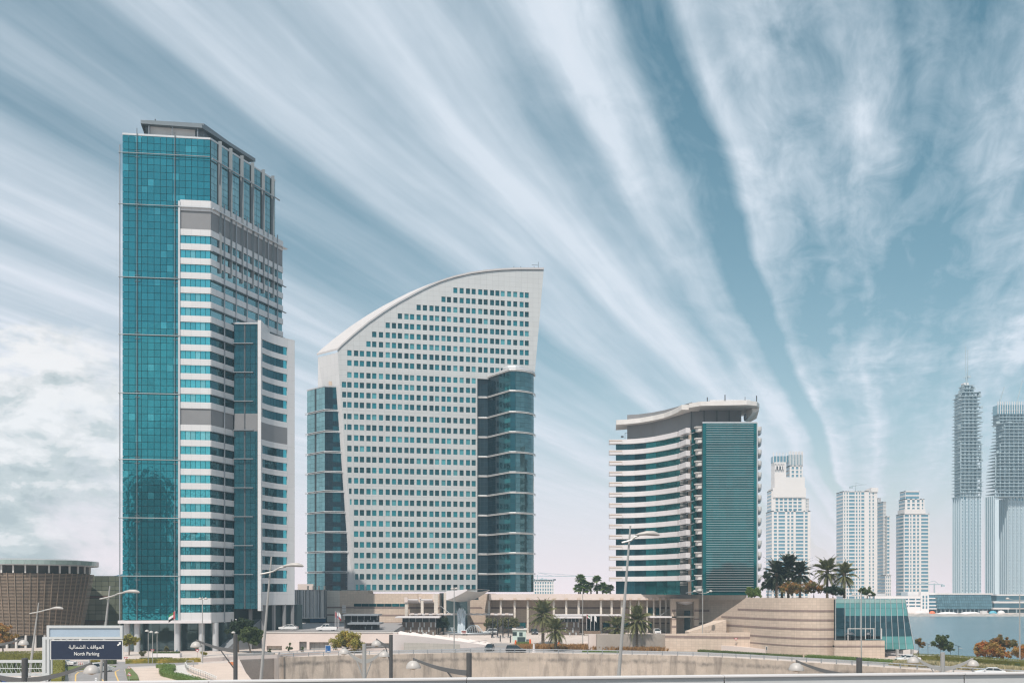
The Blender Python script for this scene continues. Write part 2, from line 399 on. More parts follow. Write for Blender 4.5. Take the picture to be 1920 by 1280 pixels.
# ------------------------------------------------------------------ left tower
def left_tower():
    A = Vector((PX(229.5, 238), 238)); fa = Face(A, R(7.3)); tB = fa.t(394.5); B = fa.p(tB, 0); fr = Face(B, R(68.1))
    root = thing('glass_tower', 'tallest tower, teal curtain glass with white banded bays, beside the grey road sign', 'tower', (A.x+14, A.y+12, 0))
    ztop = fa.z(394, 262); tw = fa.t(337.5); zw = fa.z(337, 378); zb = fa.z(280, 1162); zb2 = fa.z(370, 1149)
    tC = fr.t(516); tW = fr.t(529)
    back = Vector((-.30, .954)) * 26
    A2 = (A.x-.0+back.x*.6, A.y+back.y); C = fr.p(tC, 0); C2 = fr.p(tW, 0)
    ins = .25
    def q(f, t, d): v = f.p(t, 0, d); return (v.x, v.y)
    body = MB().prism([q(fa, .2, -ins), q(fa, tB-.1, -ins), q(fr, tC, -ins), (C.x-14, C.y+8), A2], zb, ztop-.3)
    body.prism([q(fa, tw+.3, -.1), q(fa, tB-.05, -.1), q(fr, tW-.05, -.1), (C2.x-9, C2.y+4), (B.x-8, B.y+10)], zb+.5, zw-.4)
    body.build('core', M['core'], root)
    # curtain wall panes
    it = []; nr = 68; zs = [zb+(ztop-zb)*i/nr for i in range(nr+1)]
    n9 = 9; n14 = 14
    for i in range(nr):
        z0, z1 = zs[i], zs[i+1]; up = z0 > zw-.6
        n = n14 if up else n9; te = tB-.05 if up else tw-.15
        for k in range(n):
            a, b = te*k/n, te*(k+1)/n
            it.append((BX(b-a-.09, .12, z1-z0-.09), M['gl_a2'] if random.random() < .05 else M['gl_a'], fa.p((a+b)/2, z0+.045, .0), fa.ang))
    scatter('curtain_pane', it, root)
    # upper right flank: bays of glass between wedge fins
    fins = [fr.t(x) for x in (411, 431, 452, 472, 492, 510)]
    it = []; zlo = fr.z(420, 388)-14
    edges = [0]+fins+[tC]
    for i in range(nr):
        if zs[i] < zw-16: continue
        for k in range(len(edges)-1):
            a, b = edges[k]+.2, edges[k+1]-.75
            if k == len(edges)-2: b = edges[k+1]
            if b-a < .3: continue
            m = 2 if b-a > 2 else 1
            for j in range(m):
                c0, c1 = a+(b-a)*j/m, a+(b-a)*(j+1)/m
                it.append((BX(c1-c0-.08, .12, zs[i+1]-zs[i]-.09), M['gl_p'] if k % 1 == 0 else M['gl_a'], fr.p((c0+c1)/2, zs[i]+.045, .0), fr.ang))
    scatter('flank_pane', it, root)
    for t in fins:
        mb = MB(); a = fr.p(t-.35, 0, 0); b = fr.p(t+.05, 0, .75); c = fr.p(t+.35, 0, 0)
        mb.prism([(a.x, a.y), (b.x, b.y), (c.x, c.y)], zw-16, ztop+.9); mb.build('fin', M['rail'], root)
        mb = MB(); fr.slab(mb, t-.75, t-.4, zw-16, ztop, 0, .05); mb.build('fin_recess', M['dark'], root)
    # maintenance rails
    for y in (290, 386, 522, 629, 738.5, 862, 971, 1079.5):
        z = fa.z(283, y)
        p0 = fa.p(-.8, z, .4); p1 = fa.p(tB if y < 300 else tw, z, .55)
        MB().tube([p0, p1], .11, 6).build('rail', M['rail'], root)
        for t in (3.5, 12.4):
            mb = MB()
            for dz in (-.9, .55): mb.tube([fa.p(t-.6, z+dz, .3), fa.p(t+.6, z+dz, .3)], .06, 5)
            mb.build('rail_bracket', M['grey_dk'], root)
    MB().tube([fr.p(0, fa.z(394, 298), .55), fr.p(tC+1.2, fa.z(394, 298), .55)], .2, 6).build('rail', M['metal'], root)
    for t in (fa.t(257.5), fa.t(328.5)):
        MB().tube([fa.p(t, zb-.5, .4), fa.p(t, ztop+(1.6 if t < 6 else 1.0), .4)], .09, 6).build('rail_post', M['rail'], root)
    MB().tube([fa.p(-.55, zb-2, .2), fa.p(-.55, ztop-2.5, .2)], .14, 8).build('rail_post', M['metal'], root)
    mb = MB(); fa.slab(mb, 0, tB, ztop, ztop+.45, .3, .1); fr.slab(mb, .05, tC, ztop, ztop+.45, .3, .1); mb.build('coping', M['metal_lt'], root)
    # white bay
    mb = MB(); fa.slab(mb, tw-.35, tw+.12, zb-.2, fa.z(337, 378), .2, .5); mb.build('edge_post', M['metal_lt'], root)
    ys = [430.8+26.95*k for k in range(13)]+[796.3+26.9*k+(1.6 if k else 0) for k in range(14)]
    bandh = [11.7]*len(ys); bandh[-1] = 19
    win = []; wt = M['gl_b']
    def band(y0, y1, px0=366, lo=None, name='spandrel', m=None, d=.32):
        z1, z0 = fa.z(px0, y0), fa.z(px0, y1)
        mb = MB(); fa.slab(mb, tw+.12, tB+.12, z0, z1, .1, d); mb.build(name, m or M['white'], root)
        te = tW if lo is None else lo
        mb = MB(); fr.slab(mb, -.05, te, z0, z1, .1, d); mb.build(name, m or M['white'], root)
    band(376.5, 389); band(391, 396.5); band(396.6, 430.6, name='louvre_panel', m=M['louvre'], d=.1)
    mb = MB(); fa.slab(mb, tw, tB+.3, fa.z(366, 391), fa.z(366, 389), .1, .75); fr.slab(mb, .2, tW+1.2, fa.z(366, 391), fa.z(366, 389), .1, .95); mb.build('rail', M['metal_lt'], root)
    cols = [fr.t(x) for x in (418.5, 440.5, 461, 482, 500.5, 518)]
    tbay = fr.t(437); zbay = PZ(606.5, fr.Y(437))
    bays = [0.]+cols+[tW]
    for i, (y, h) in enumerate(zip(ys, bandh)):
        ztopb = fa.z(366, y); low = ztopb < zbay
        band(y, y+h, lo=tbay-.05 if low else None)
        yn = ys[i+1] if i+1 < len(ys) else None
        if yn is None: continue
        z1, z0 = fa.z(366, y+h), fa.z(366, yn)
        if i == 12:
            band(y+h, yn, name='louvre_panel', m=M['louvre'], d=.1, lo=tbay-.05); continue
        n = 6
        for k in range(n):
            a, b = tw+.12+(tB-tw-.12)*k/n, tw+.12+(tB-tw-.12)*(k+1)/n
            win.append((BX(b-a-.09, .12, z1-z0-.04), random.choices((M['gl_b'], M['gl_b2']), (5, 1))[0], fa.p((a+b)/2, z0+.02, .05), fa.ang))
        for k in range(len(bays)-1):
            a, b = bays[k]+.12, bays[k+1]-.12
            if low and a > tbay: continue
            if low: b = min(b, tbay)
            if b-a < .4: continue
            win.append((BX(b-a, .12, z1-z0-.04), M['gl_c'] if low or i > 5 else M['gl_p'], fr.p((a+b)/2, z0+.02, .05), fr.ang))
        if i % 2 == 1 and i < 26:     # sunshade blades over every second strip of the flank
            mb = MB(); fr.slab(mb, .2, (tbay if low else tW+1.), z1-.18, z1-.04, -.3, .7); mb.build('sunshade', M['grey_dk'], root)
    scatter('window', win, root)
    for k, t in enumerate(cols):
        zl = fa.z(394, 1168) if t < tbay else zbay-2
        MB().tube([fr.p(t, zl, .42), fr.p(t, zw+1.2, .42)], .16, 6).build('mullion_post', M['metal'], root)
    # glass bay that faces the road
    pb = fr.p(tbay, 0, .3); Yb = pb.y; fb = Face((pb.x, Yb), 0); te = fb.t(483.0)
    zl = PZ(1141, Yb); it = []; ze = zbay-.2; lv0 = PZ(778, Yb); lv1 = PZ(805, Yb)
    mb = MB(); mb.prism([(pb.x+.1, Yb+.2), (pb.x+te, Yb+.2), (pb.x+te, Yb+9.5), (pb.x+3.8, Yb+9.5)], zl, ze); mb.build('bay_core', M['core'], root)
    nz = 43
    for i in range(nz):
        z0, z1 = zl+(ze-zl)*i/nz, zl+(ze-zl)*(i+1)/nz
        if z1 > lv0 and z1 < lv1+.9: pass
        if lv1 < (z0+z1)/2 < lv0: continue
        xs = [0, 1.25, 2.5, 2.85, 4.1, 5.35, te]
        for k in range(6):
            a, b = xs[k], xs[k+1]
            if b-a < .3: continue
            if k == 2: continue
            it.append((BX(b-a-.07, .12, z1-z0-.07), M['gl_c'], fb.p((a+b)/2, z0+.035), 0.))
    scatter('bay_pane', it, root)
    mb = MB(); fb.slab(mb, 2.5, 2.85, zl, ze, 0, .1); mb.build('bay_mullion', M['grey_dk'], root)
    mb = MB(); fb.slab(mb, 0, te, lv1-.4, lv0+.4, .1, .06); mb.build('louvre_panel', M['louvre'], root)
    mb = MB(); fb.slab(mb, -.1, te+.1, ze, ze+.35, 6, .3); mb.build('bay_coping', M['metal_lt'], root)
    for y in range(645, 1130, 54):
        z = PZ(y, Yb); mb = MB(); fb.slab(mb, .0, 4.9, z, z+.16, 0, .8); mb.build('sunshade', M['metal'], root)
    # white blade and concave wing
    Y0 = Yb-.4; z0, z1 = PZ(1134, Y0), PZ(600, Y0)
    mb = MB(); mb.box(PX(483.2, Y0), PX(489.3, Y0), Y0, Y0+9, z0-1.4, z1); mb.build('wing_blade', M['white'], root)
    x0 = PX(489.3, Y0); pts = []; px, py = x0, Y0+.4; n = 11
    def curve(L):
        q = []; px, py = x0, Y0+.4
        for k in range(n+1): q.append((px, py)); a = R(77-(77-42)*k/n); px += math.cos(a)*L; py += math.sin(a)*L
        return q
    lo_, hi_ = .3, 3.
    for _ in range(40):
        L = (lo_+hi_)/2; e = curve(L)[-1]
        if e[0]/e[1] < (552.5-CX)/F: lo_ = L
        else: hi_ = L
    pts = curve(L)
    zt = PZ(617, Y0+.4)
    bk = offset(pts, -.5)
    nwin = 9
    mb = MB(); mb.prism([pts[0]]+[p for p in offset(pts, -.35)]+[(pts[-1][0]-2.2, pts[-1][1]+6), (pts[0][0]-2, pts[0][1]+10)], z0, zt-1.); mb.build('wing_core', M['core'], root)
    mb = MB(); mb.strip(pts[nwin:], -.45, z0, zt-.01); e = pts[-1]; mb.prism([(e[0]-.02, e[1]+.02), (e[0]-2., e[1]+7), (e[0]-2.6, e[1]+7), (e[0]-.6, e[1]+.1)], z0, zt-.02); mb.build('wing_end_wall', M['white'], root)
    dz = 3.46; zz = PZ(634.5, Y0+.4); it = []
    mb = MB(); mb.strip(pts[:nwin+1], -.4, zz, zt); mb.build('spandrel', M['white'], root)
    k = 0
    while zz > z0+3:
        wh = 2.05
        if k == 6: wh = 4.3
        zb_ = zz-wh
        if k == 6:
            mb = MB(); mb.strip(pts[:nwin+1], -.3, zb_, zz); mb.build('louvre_panel', M['louvre'], root)
        else:
            for j in range(nwin):
                (ax, ay), (bx, by) = pts[j], pts[j+1]; an = math.atan2(by-ay, bx-ax); w = math.hypot(bx-ax, by-ay)
                g = Face((ax, ay), an)
                it.append((BX(w-.06, .1, wh-.05), M['gl_c'] if j < 8 else M['gl_b'], g.p(w/2, zb_+.025, -.22), an))
        bot = zb_-(dz-2.05); bot = bot if bot > z0+2.5 else z0
        mb = MB(); mb.strip(pts[:nwin+1], -.4, bot, zb_); mb.build('spandrel', M['white'], root)
        zz = bot; k += 1
    scatter('wing_window', it, root)
    # penthouse and its tilted canopy
    r1 = [fa.p(4.5, 0, -3), fa.p(fa.t(378), 0, -3), fr.p(fr.t(470), 0, -4), fr.p(fr.t(440), 0, -16), fa.p(6, 0, -15)]
    mb = MB(); mb.prism([(p.x, p.y) for p in r1], ztop, ztop+5.2); mb.build('penthouse', M['cap'], root)
    zc = PZ(231, 241)
    cp = [fa.p(fa.t(261), 0, -1.4), fa.p(fa.t(377), 0, -1.2), fr.p(fr.t(485), 0, -1.0), fr.p(fr.t(470), 0, -17), fa.p(3, 0, -17)]
    lo = [zc-.3, zc-.6, zc-1.4, zc-1., zc-.2]
    mb = MB(); mb.prism([(p.x, p.y) for p in cp], [z-.3 for z in lo], [z+.55 for z in lo]); mb.build('canopy', M['cap'], root)
    a = fa.p(fa.t(261), 0, -1.6); b = fa.p(fa.t(270), 0, -2.2)
    mb = MB(); mb.add([(a.x, a.y, zc-.7), (b.x, b.y, ztop+.3), (b.x-2, b.y+12, ztop+.3), (a.x-2, a.y+13, zc-.7)], [(0, 1, 2, 3)])
    mb.add([(v.x+.25, v.y, v.z) for v in mb.v[:4]], [(3, 2, 1, 0)]); mb.build('canopy_cheek', M['cap'], root)
    mb = MB(); fa.slab(mb, fa.t(277), fa.t(362), ztop+1.0, ztop+3.8, 2.85, -2.6); mb.build('penthouse_lit_panel', M['pale'], root)  # pale panel painting the lit opening under the canopy
    for x in (276, 320, 368):
        MB().tube([fa.p(fa.t(x), ztop, -1.8), fa.p(fa.t(x), zc-.8, -1.8)], .16, 6).build('canopy_post', M['metal'], root)
    MB().tube([fa.p(fa.t(284), zc, -4), fa.p(fa.t(284), zc+1.8, -4)], .14, 6).build('beacon', M['grey_dk'], root)
    MB().tube([fr.p(fr.t(447), zc-1, -4), fr.p(fr.t(447), zc+1.2, -4)], .1, 6).build('beacon', M['grey_dk'], root)
    # lobby
    mb = MB(); fa.slab(mb, -.9, tB+.3, zb-.75, zb-.05, 2, .6); mb.build('lobby_fascia', M['white_smooth'], root)
    for x in (235, 254, 330, 376, 402):
        MB().lathe(fa.p(fa.t(x), -.2, -1.6), [(.75, 0), (.75, zb-.5)], 14).build('column', M['metal_lt'], root, smooth=True, sharp=40)
    f2 = Face(fa.p(0, 0, -6), fa.ang); it = []
    for k in range(13):
        for j in range(3):
            it.append((BX(1.72, .1, 2.3), M['gl_l'], f2.p(1+k*1.8, .1+j*2.38), f2.ang))
    scatter('lobby_pane', it, root)
    mb = MB(); f2.slab(mb, 0, 24.5, 0, zb, 6, -.3); mb.build('lobby_core', M['core'], root)
    # undercroft of the wing
    mb = MB(); mb.prism([(pb.x-1, Yb+6), (pb.x+6, Yb+6), (x0+7.5, Yb+13), (x0+4, Yb+20), (pb.x-1, Yb+18)], -.2, z0); mb.build('undercroft', M['core'], root)
    for (dx, dy) in ((3.5, 2.5), (6.8, 2.2), (8.5, 6), (10.5, 9), (12.2, 11)):
        MB().obox((pb.x+dx, Yb+dy, -.2), .8, .8, z0+.4).build('column', M['louvre'], root)
    mb = MB(); mb.prism([(pb.x-3.2, Yb-5), (pb.x-.8, Yb-5), (pb.x+5.2, Yb+6), (pb.x+2.8, Yb+6)], -.2, [.1, .1, 7.5, 7.5]); mb.build('stair', M['metal'], root)
    return root
left_tower()
# ------------------------------------------------------------------ middle tower
def middle_tower():
    f = Face((PX(640, 330), 330), R(12.9))
    root = thing('curved_roof_tower', 'white tower with a sail shaped curved roof and square grid of windows', 'tower', (-28, 345, 0))
    zg = f.z(665, 1109)
    cur = [(632.7,657.3),(640,649.5),(647.9,642.6),(662,630),(677.2,617.7),(691,606.5),(706.5,595.7),(721,585.6),(735.8,576.1),(750,567.4),(765.1,559.1),(780,550.9),(794.4,543.4),(809,536.6),(823.7,530.4),(838,525.5),(853,521),(882.3,514.3),(911.6,510.2),(940.9,507.5),(970.2,506.2),(1019.5,506.4)]
    top = [f.at(*c) for c in cur]
    bl = f.at(665, 1109); br = f.at(895, 1109); inn = f.at(895, 709.5); rr = f.at(1001.5, 709.5)
    outl = [bl, br, inn, (rr[0], inn[1])]+top[::-1]
    def left_t(z):
        a, b = bl, top[0]; return a[0]+(b[0]-a[0])*(z-a[1])/(b[1]-a[1])
    def top_z(t):
        for (a, za), (b, zb) in zip(top, top[1:]):
            if a <= t <= b: return za+(zb-za)*(t-a)/(b-a)
        return -1
    # windows
    cx = [290, 325, 368, 405, 447, 484, 527, 570, 610, 648, 690, 726, 768, 808, 850, 886, 927, 962, 1003, 1043, 1084, 1120, 1162, 1197, 1238, 1272, 1306, 1347, 1386, 1427, 1460]
    tc = [f.t(560+c/3.413) for c in cx]
    start = [1003, 927, 768, 648, 570, 484, 447, 325]
    zr = []                                       # tops of the rows
    ztopr = f.z(560+1003/3.413, 480+202/3.413); dz = 3.31
    for k in range(9): zr.append(ztopr-k*dz)
    z = zr[-1]-3.95
    for k in range(4): zr.append(z-k*dz)
    z = zr[-1]-3.85
    z_end = f.z(750, 800+1008/3.413)
    n = 17; d2 = (z-z_end)/(n-1)
    for k in range(n): zr.append(z-k*d2)
    ww, wh = 1.42, 1.86; wins = []
    for k, zt in enumerate(zr):
        for c, t in zip(cx, tc):
            if k < 8 and c < start[k]: continue
            if zt-wh < inn[1]+.6 and c > 1121: continue
            a, b = t-ww/2, t+ww/2; lim = left_t(zt-wh)+.45
            if b-lim < .5: continue
            a = max(a, lim)
            if c == 290 and k < 10: continue
            wins.append((a, b, zt-wh, zt))
    # the front wall with real openings
    vs = [Vector(p) for p in outl]; es = [(i, (i+1) % len(outl)) for i in range(len(outl))]
    for a, b, z0, z1 in wins:
        i = len(vs); vs += [Vector((a, z0)), Vector((b, z0)), Vector((b, z1)), Vector((a, z1))]; es += [(i, i+1), (i+1, i+2), (i+2, i+3), (i+3, i)]
    ov, oe, of, _1, _2, _3 = mgeo.delaunay_2d_cdt(vs, es, [], 0, 1e-5)
    grid = {}
    for w in wins: grid.setdefault(round(w[3], 2), []).append(w)
    rows = sorted(grid)
    def inside(p):
        c = False; n = len(outl)
        for i in range(n):
            (x1, y1), (x2, y2) = outl[i], outl[i-1]
            if (y1 > p[1]) != (y2 > p[1]) and p[0] < (x2-x1)*(p[1]-y1)/(y2-y1)+x1: c = not c
        return c
    mb = MB(); fs = []
    for tri in of:
        c = sum((ov[i] for i in tri), Vector((0, 0)))/len(tri)
        if not inside(c): continue
        hole = False
        for z1 in rows:
            if z1-wh < c.y < z1:
                for w in grid[z1]:
                    if w[0] < c.x < w[1]: hole = True; break
        if not hole: fs.append(tuple(tri))
    mb.add([f.p(v.x, v.y) for v in ov], fs)
    rev = .32
    for a, b, z0, z1 in wins:                      # reveals
        o = [f.p(a, z0), f.p(b, z0), f.p(b, z1), f.p(a, z1)]; i_ = [f.p(a, z0, -rev), f.p(b, z0, -rev), f.p(b, z1, -rev), f.p(a, z1, -rev)]
        mb.add(o+i_, [(0, 1, 5, 4), (1, 2, 6, 5), (2, 3, 7, 6), (3, 0, 4, 7)])
    mb.build('front_wall', M['white2'], root)
    it = [(BX(b-a+.06, .08, z1-z0+.06), random.choices((M['gl_w'], M['gl_w2'], M['gl_w3']), (5, 4, 1.3))[0], f.p((a+b)/2, z0-.03, -rev+.02), f.ang) for a, b, z0, z1 in wins]
    scatter('window', it, root)
    # body behind, its left flank and the curved roof
    e = Vector((-7.8, 6.7))
    def bk(t, z, s=1.):
        k = 1-.8*min(1, max(0, (t-top[0][0])/70)); v = f.p(t, z); return Vector((v.x+e.x*k*s, v.y+e.y*k*s+2*(1-k), z))
    mb = MB()
    L = [(left_t(z_), z_) for z_ in (zg, top[0][1]-.6)]
    mb.poly(f.p(*L[0]), f.p(*L[1]), bk(*L[1]), bk(top[0][0], zg)); mb.build('flank_wall', M['white'], root)
    mb = MB(); m2 = MB(); m3 = MB()
    for (a, za), (b, zb) in zip(top, top[1:]):
        # roof shell, a dark strip under it drawing the recess shadow
        A_, B_ = f.p(a, za+.75, .35), f.p(b, zb+.75, .35); A2, B2 = bk(a, za+.75, 1.05), bk(b, zb+.75, 1.05)
        A3, B3 = f.p(a, za+.15, .35), f.p(b, zb+.15, .35)
        m2.poly(A_, B_, B2, A2); m2.poly(A3, B3, B_, A_)
        A4, B4 = bk(a, za+.15, 1.05), bk(b, zb+.15, 1.05); m2.poly(A3, A4, B4, B3); m2.poly(A2, B2, B4, A4)
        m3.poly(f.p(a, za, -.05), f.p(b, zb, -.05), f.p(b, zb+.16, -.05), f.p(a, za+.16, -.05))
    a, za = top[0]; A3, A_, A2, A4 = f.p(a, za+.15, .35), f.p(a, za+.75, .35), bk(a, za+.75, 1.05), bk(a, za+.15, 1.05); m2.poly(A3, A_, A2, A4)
    m2.build('curved_roof', M['shell'], root); m3.build('gutter_shadow', M['dark'], root)
    mb = MB(); q = [f.p(bl[0]+1, 0, -.6), f.p(br[0]-1, 0, -.6)]
    mb.prism([(v.x, v.y) for v in (q[0], q[1], q[1]+Vector((-2, 14, 0)), q[0]+Vector((-2, 12, 0)))], zg, top[0][1]-1); mb.build('core', M['core'], root)
    mb = MB()
    for (a, za), (b, zb) in zip(top[1:], top[2:]):
        if b > rr[0]-.5: continue
        mb.poly(f.p(a, top[0][1]-6, -.5), f.p(b, top[0][1]-6, -.5), f.p(b, zb-.3, -.5), f.p(a, za-.3, -.5))
    mb.build('upper_core', M['core'], root)
    mb = MB(); r0, r1 = (rr[0], inn[1]), top[-1]
    mb.poly(f.p(*r0), f.p(r0[0], r0[1], -6), f.p(r1[0], r1[1], -2.), f.p(*r1)); mb.build('right_flank_wall', M['white'], root)
    mb = MB()
    for x in (965, 978, 1003, 1011):
        t, z = f.at(x, 505); mb.tube([f.p(t, z, -1.2), f.p(t, z+1.5+(x == 1011)*1.5, -1.2)], .07, 5)
    t, z = f.at(1005, 503); mb.tube([f.p(t-1.2, z+1.5, -1.2), f.p(t+1, z+1.5, -1.2)], .07, 5)
    mb.build('roof_rail', M['grey_dk'], root)
    # glass block on the left, its pale left face painted lit
    K = f.p(f.t(609.5), 0, -1.6); fl = Face((K.x-11, K.y+10.7), math.atan2(-10.7, 11)); Ll = math.hypot(10.7, 11)
    sL = None
    k_ = (575.5-CX)/F
    for i in range(200):
        t = i*.1; v = fl.p(t, 0)
        if v.x/v.y > k_: sL = t; break
    zt = PZ(724.5, K.y); z0 = zg
    tr = left_t(zt)+1.5
    ff = Face((K.x, K.y), f.ang); tff = 14.
    mb = MB(); a = fl.p(sL+.2, 0, -.25); mb.prism([(K.x+.1, K.y+.3), (K.x+tff*ff.u.x, K.y+tff*ff.u.y+.3), (K.x+tff, K.y+14), (a.x, a.y)], z0, zt-.2); mb.build('side_core', M['core'], root)
    it = []; ng = 11; rz = [z0+(zt-z0)*i/ng for i in range(ng+1)]
    ys = [1109, 1073, 1035, 997.8, 960.6, 921.6, 885, 848, 809.5, 770, 731]
    rz = [PZ(y, K.y) for y in ys]; rz[-1] = zt
    edges = [sL]; dk = (fl.t(590), fl.t(593.3))
    nl = 3
    segs = [(sL+(dk[0]-sL)*i/2, sL+(dk[0]-sL)*(i+1)/2) for i in range(2)]+[(dk[1]+(Ll-dk[1])*i/3, dk[1]+(Ll-dk[1])*(i+1)/3) for i in range(3)]
    for i in range(len(rz)-1):
        za, zb = rz[i]+.5, rz[i+1]-.1
        for j in range(4):
            c0, c1 = za+(zb-za)*j/4, za+(zb-za)*(j+1)/4
            for a, b in segs: it.append((BX(b-a-.06, .1, c1-c0-.06), M['gl_p'], fl.p((a+b)/2, c0+.03), fl.ang))
            for q in range(8):
                a, b = q*1.3, (q+1)*1.3
                if f.t(609.5)+a > left_t(c0)+.6: continue
                paler = 2 <= q <= 3 and j != 1
                it.append((BX(1.24, .1, c1-c0-.06), M['gl_c'] if paler else M['gl_n'], ff.p((a+b)/2, c0+.03), ff.ang))
    scatter('side_pane', it, root)
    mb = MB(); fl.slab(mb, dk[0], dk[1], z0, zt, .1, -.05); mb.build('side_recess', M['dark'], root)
    for z in rz[1:-1]:
        for dzz in (-.05, .38):
            pa = fl.p(sL-.6, z+dzz, .35); pc = fl.p(Ll+.25, z+dzz, .45); pe = ff.p(9.6, z+dzz, .3)
            MB().tube([pa, pc, pe], .12, 6).build('band_rail', M['metal_lt'], root)
    mb = MB(); fl.slab(mb, sL, Ll, zt, zt+.4, .3, .1); ff.slab(mb, 0, 7, zt, zt+.4, .3, .1); mb.build('coping', M['metal_lt'], root)
    mb = MB(); b0 = fl.p(Ll-8, zt+.3, -3.)
    mb.tube([b0, b0+Vector((2.6, 0, 4))], .09, 5).tube([b0+Vector((2.4, 0, 3.9)), b0+Vector((4.6, 0, 3.8))], .09, 5).tube([b0+Vector((1.4, 0, 4.1)), b0+Vector((3, 0, 3.4))], .06, 5)
    mb.obox(b0+Vector((1.6, 0, 0)), .9, .9, .8).build('cleaning_crane', M['grey_dk'], root)
    MB().obox(fl.p(Ll-1, zt, -4), 2.4, 3, 2.2).build('roof_hut', M['stone'], root)
    # dark recess and rounded glass bay on the right
    Yq = f.Y(895)+1.5
    Z = lambda y: PZ(y, Yq)
    plan = [(PX(894, Yq), Yq), (PX(914.5, Yq), Yq)]
    yb_ = Yq*364/376.5; xb = PX(957, yb_); plan.append((xb, yb_))
    x1 = PX(1000.3, Yq+4); cxm = xb; ry = 7.5; rx = x1-xb
    for k in range(1, 9):
        a = R(90*k/8*1.08)
        plan.append((xb+rx*math.sin(min(a, R(90))), yb_+ry*(1-math.cos(a))+(.9 if k == 8 else 0)))
    zt = Z(709); z0 = zg; ztb = PZ(694, yb_)
    mb = MB(); mb.prism(offset(plan, -.3)+[(plan[-1][0]-2, plan[-1][1]+10), (plan[0][0], plan[0][1]+12)], z0, zt); mb.build('bay_core', M['core'], root)
    bz = [Z(y) for y in (1110, 1076, 1039, 1003, 966.5, 929.5, 893, 856.5, 820, 783.5, 745.3)]+[ztb]
    it = []
    for i in range(len(bz)-1):
        for j in range(len(plan)-1):
            (ax, ay), (bx, by) = plan[j], plan[j+1]; an = math.atan2(by-ay, bx-ax); w = math.hypot(bx-ax, by-ay); g = Face((ax, ay), an)
            za, zb = bz[i]+.25, bz[i+1]-.25; nc = 3 if j < 2 else 1; nrow = 4
            if i == len(bz)-2:
                if j == 0: zb = Z(710)
            for r_ in range(nrow):
                for c in range(nc if j != 1 else 4):
                    nn = nc if j != 1 else 4
                    a0, a1 = w*c/nn, w*(c+1)/nn
                    paler = (j == 1 and c >= 3 and r_ in (0, 2))
                    mm = M['gl_n'] if j < 1 or (j == 1 and c < 2) else (M['gl_w'] if paler else (M['gl_c'] if j < 3 else M['gl_q']))  # pane tints paint in mirrored windows and the lit curve
                    it.append((BX(a1-a0-.06, .1, (zb-za)/nrow-.06), mm, g.p((a0+a1)/2, za+(zb-za)*r_/nrow+.03), an))
    scatter('bay_pane', it, root)
    for z in bz[1:]:
        off = offset(plan, .4)
        for dzz in (-.12, .22):
            MB().tube([(x, y, z+dzz) for x, y in off], .13, 6).build('band_rail', M['pale'] if dzz < 0 else M['metal_lt'], root)
    cp = offset(plan[1:], .15)
    mb = MB(); mb.strip(offset(plan[1:], .3), -.8, ztb, ztb+.8); mb.build('bay_parapet', M['white'], root)
    mb = MB(); mb.prism(plan[1:]+[(plan[-1][0], plan[-1][1]+1.5), (plan[1][0]+1, plan[1][1]+1)], ztb-.4, ztb-.05); mb.build('bay_roof', M['roof'], root)
    mb = MB(); mb.lathe((xb+1.0, yb_+5.2, ztb), [(3.6, 0), (3.8, 1.3), (3.4, 2.0), (3.3, 2.1)], 18); mb.build('roof_drum', M['metal_lt'], root)
    return root
middle_tower()
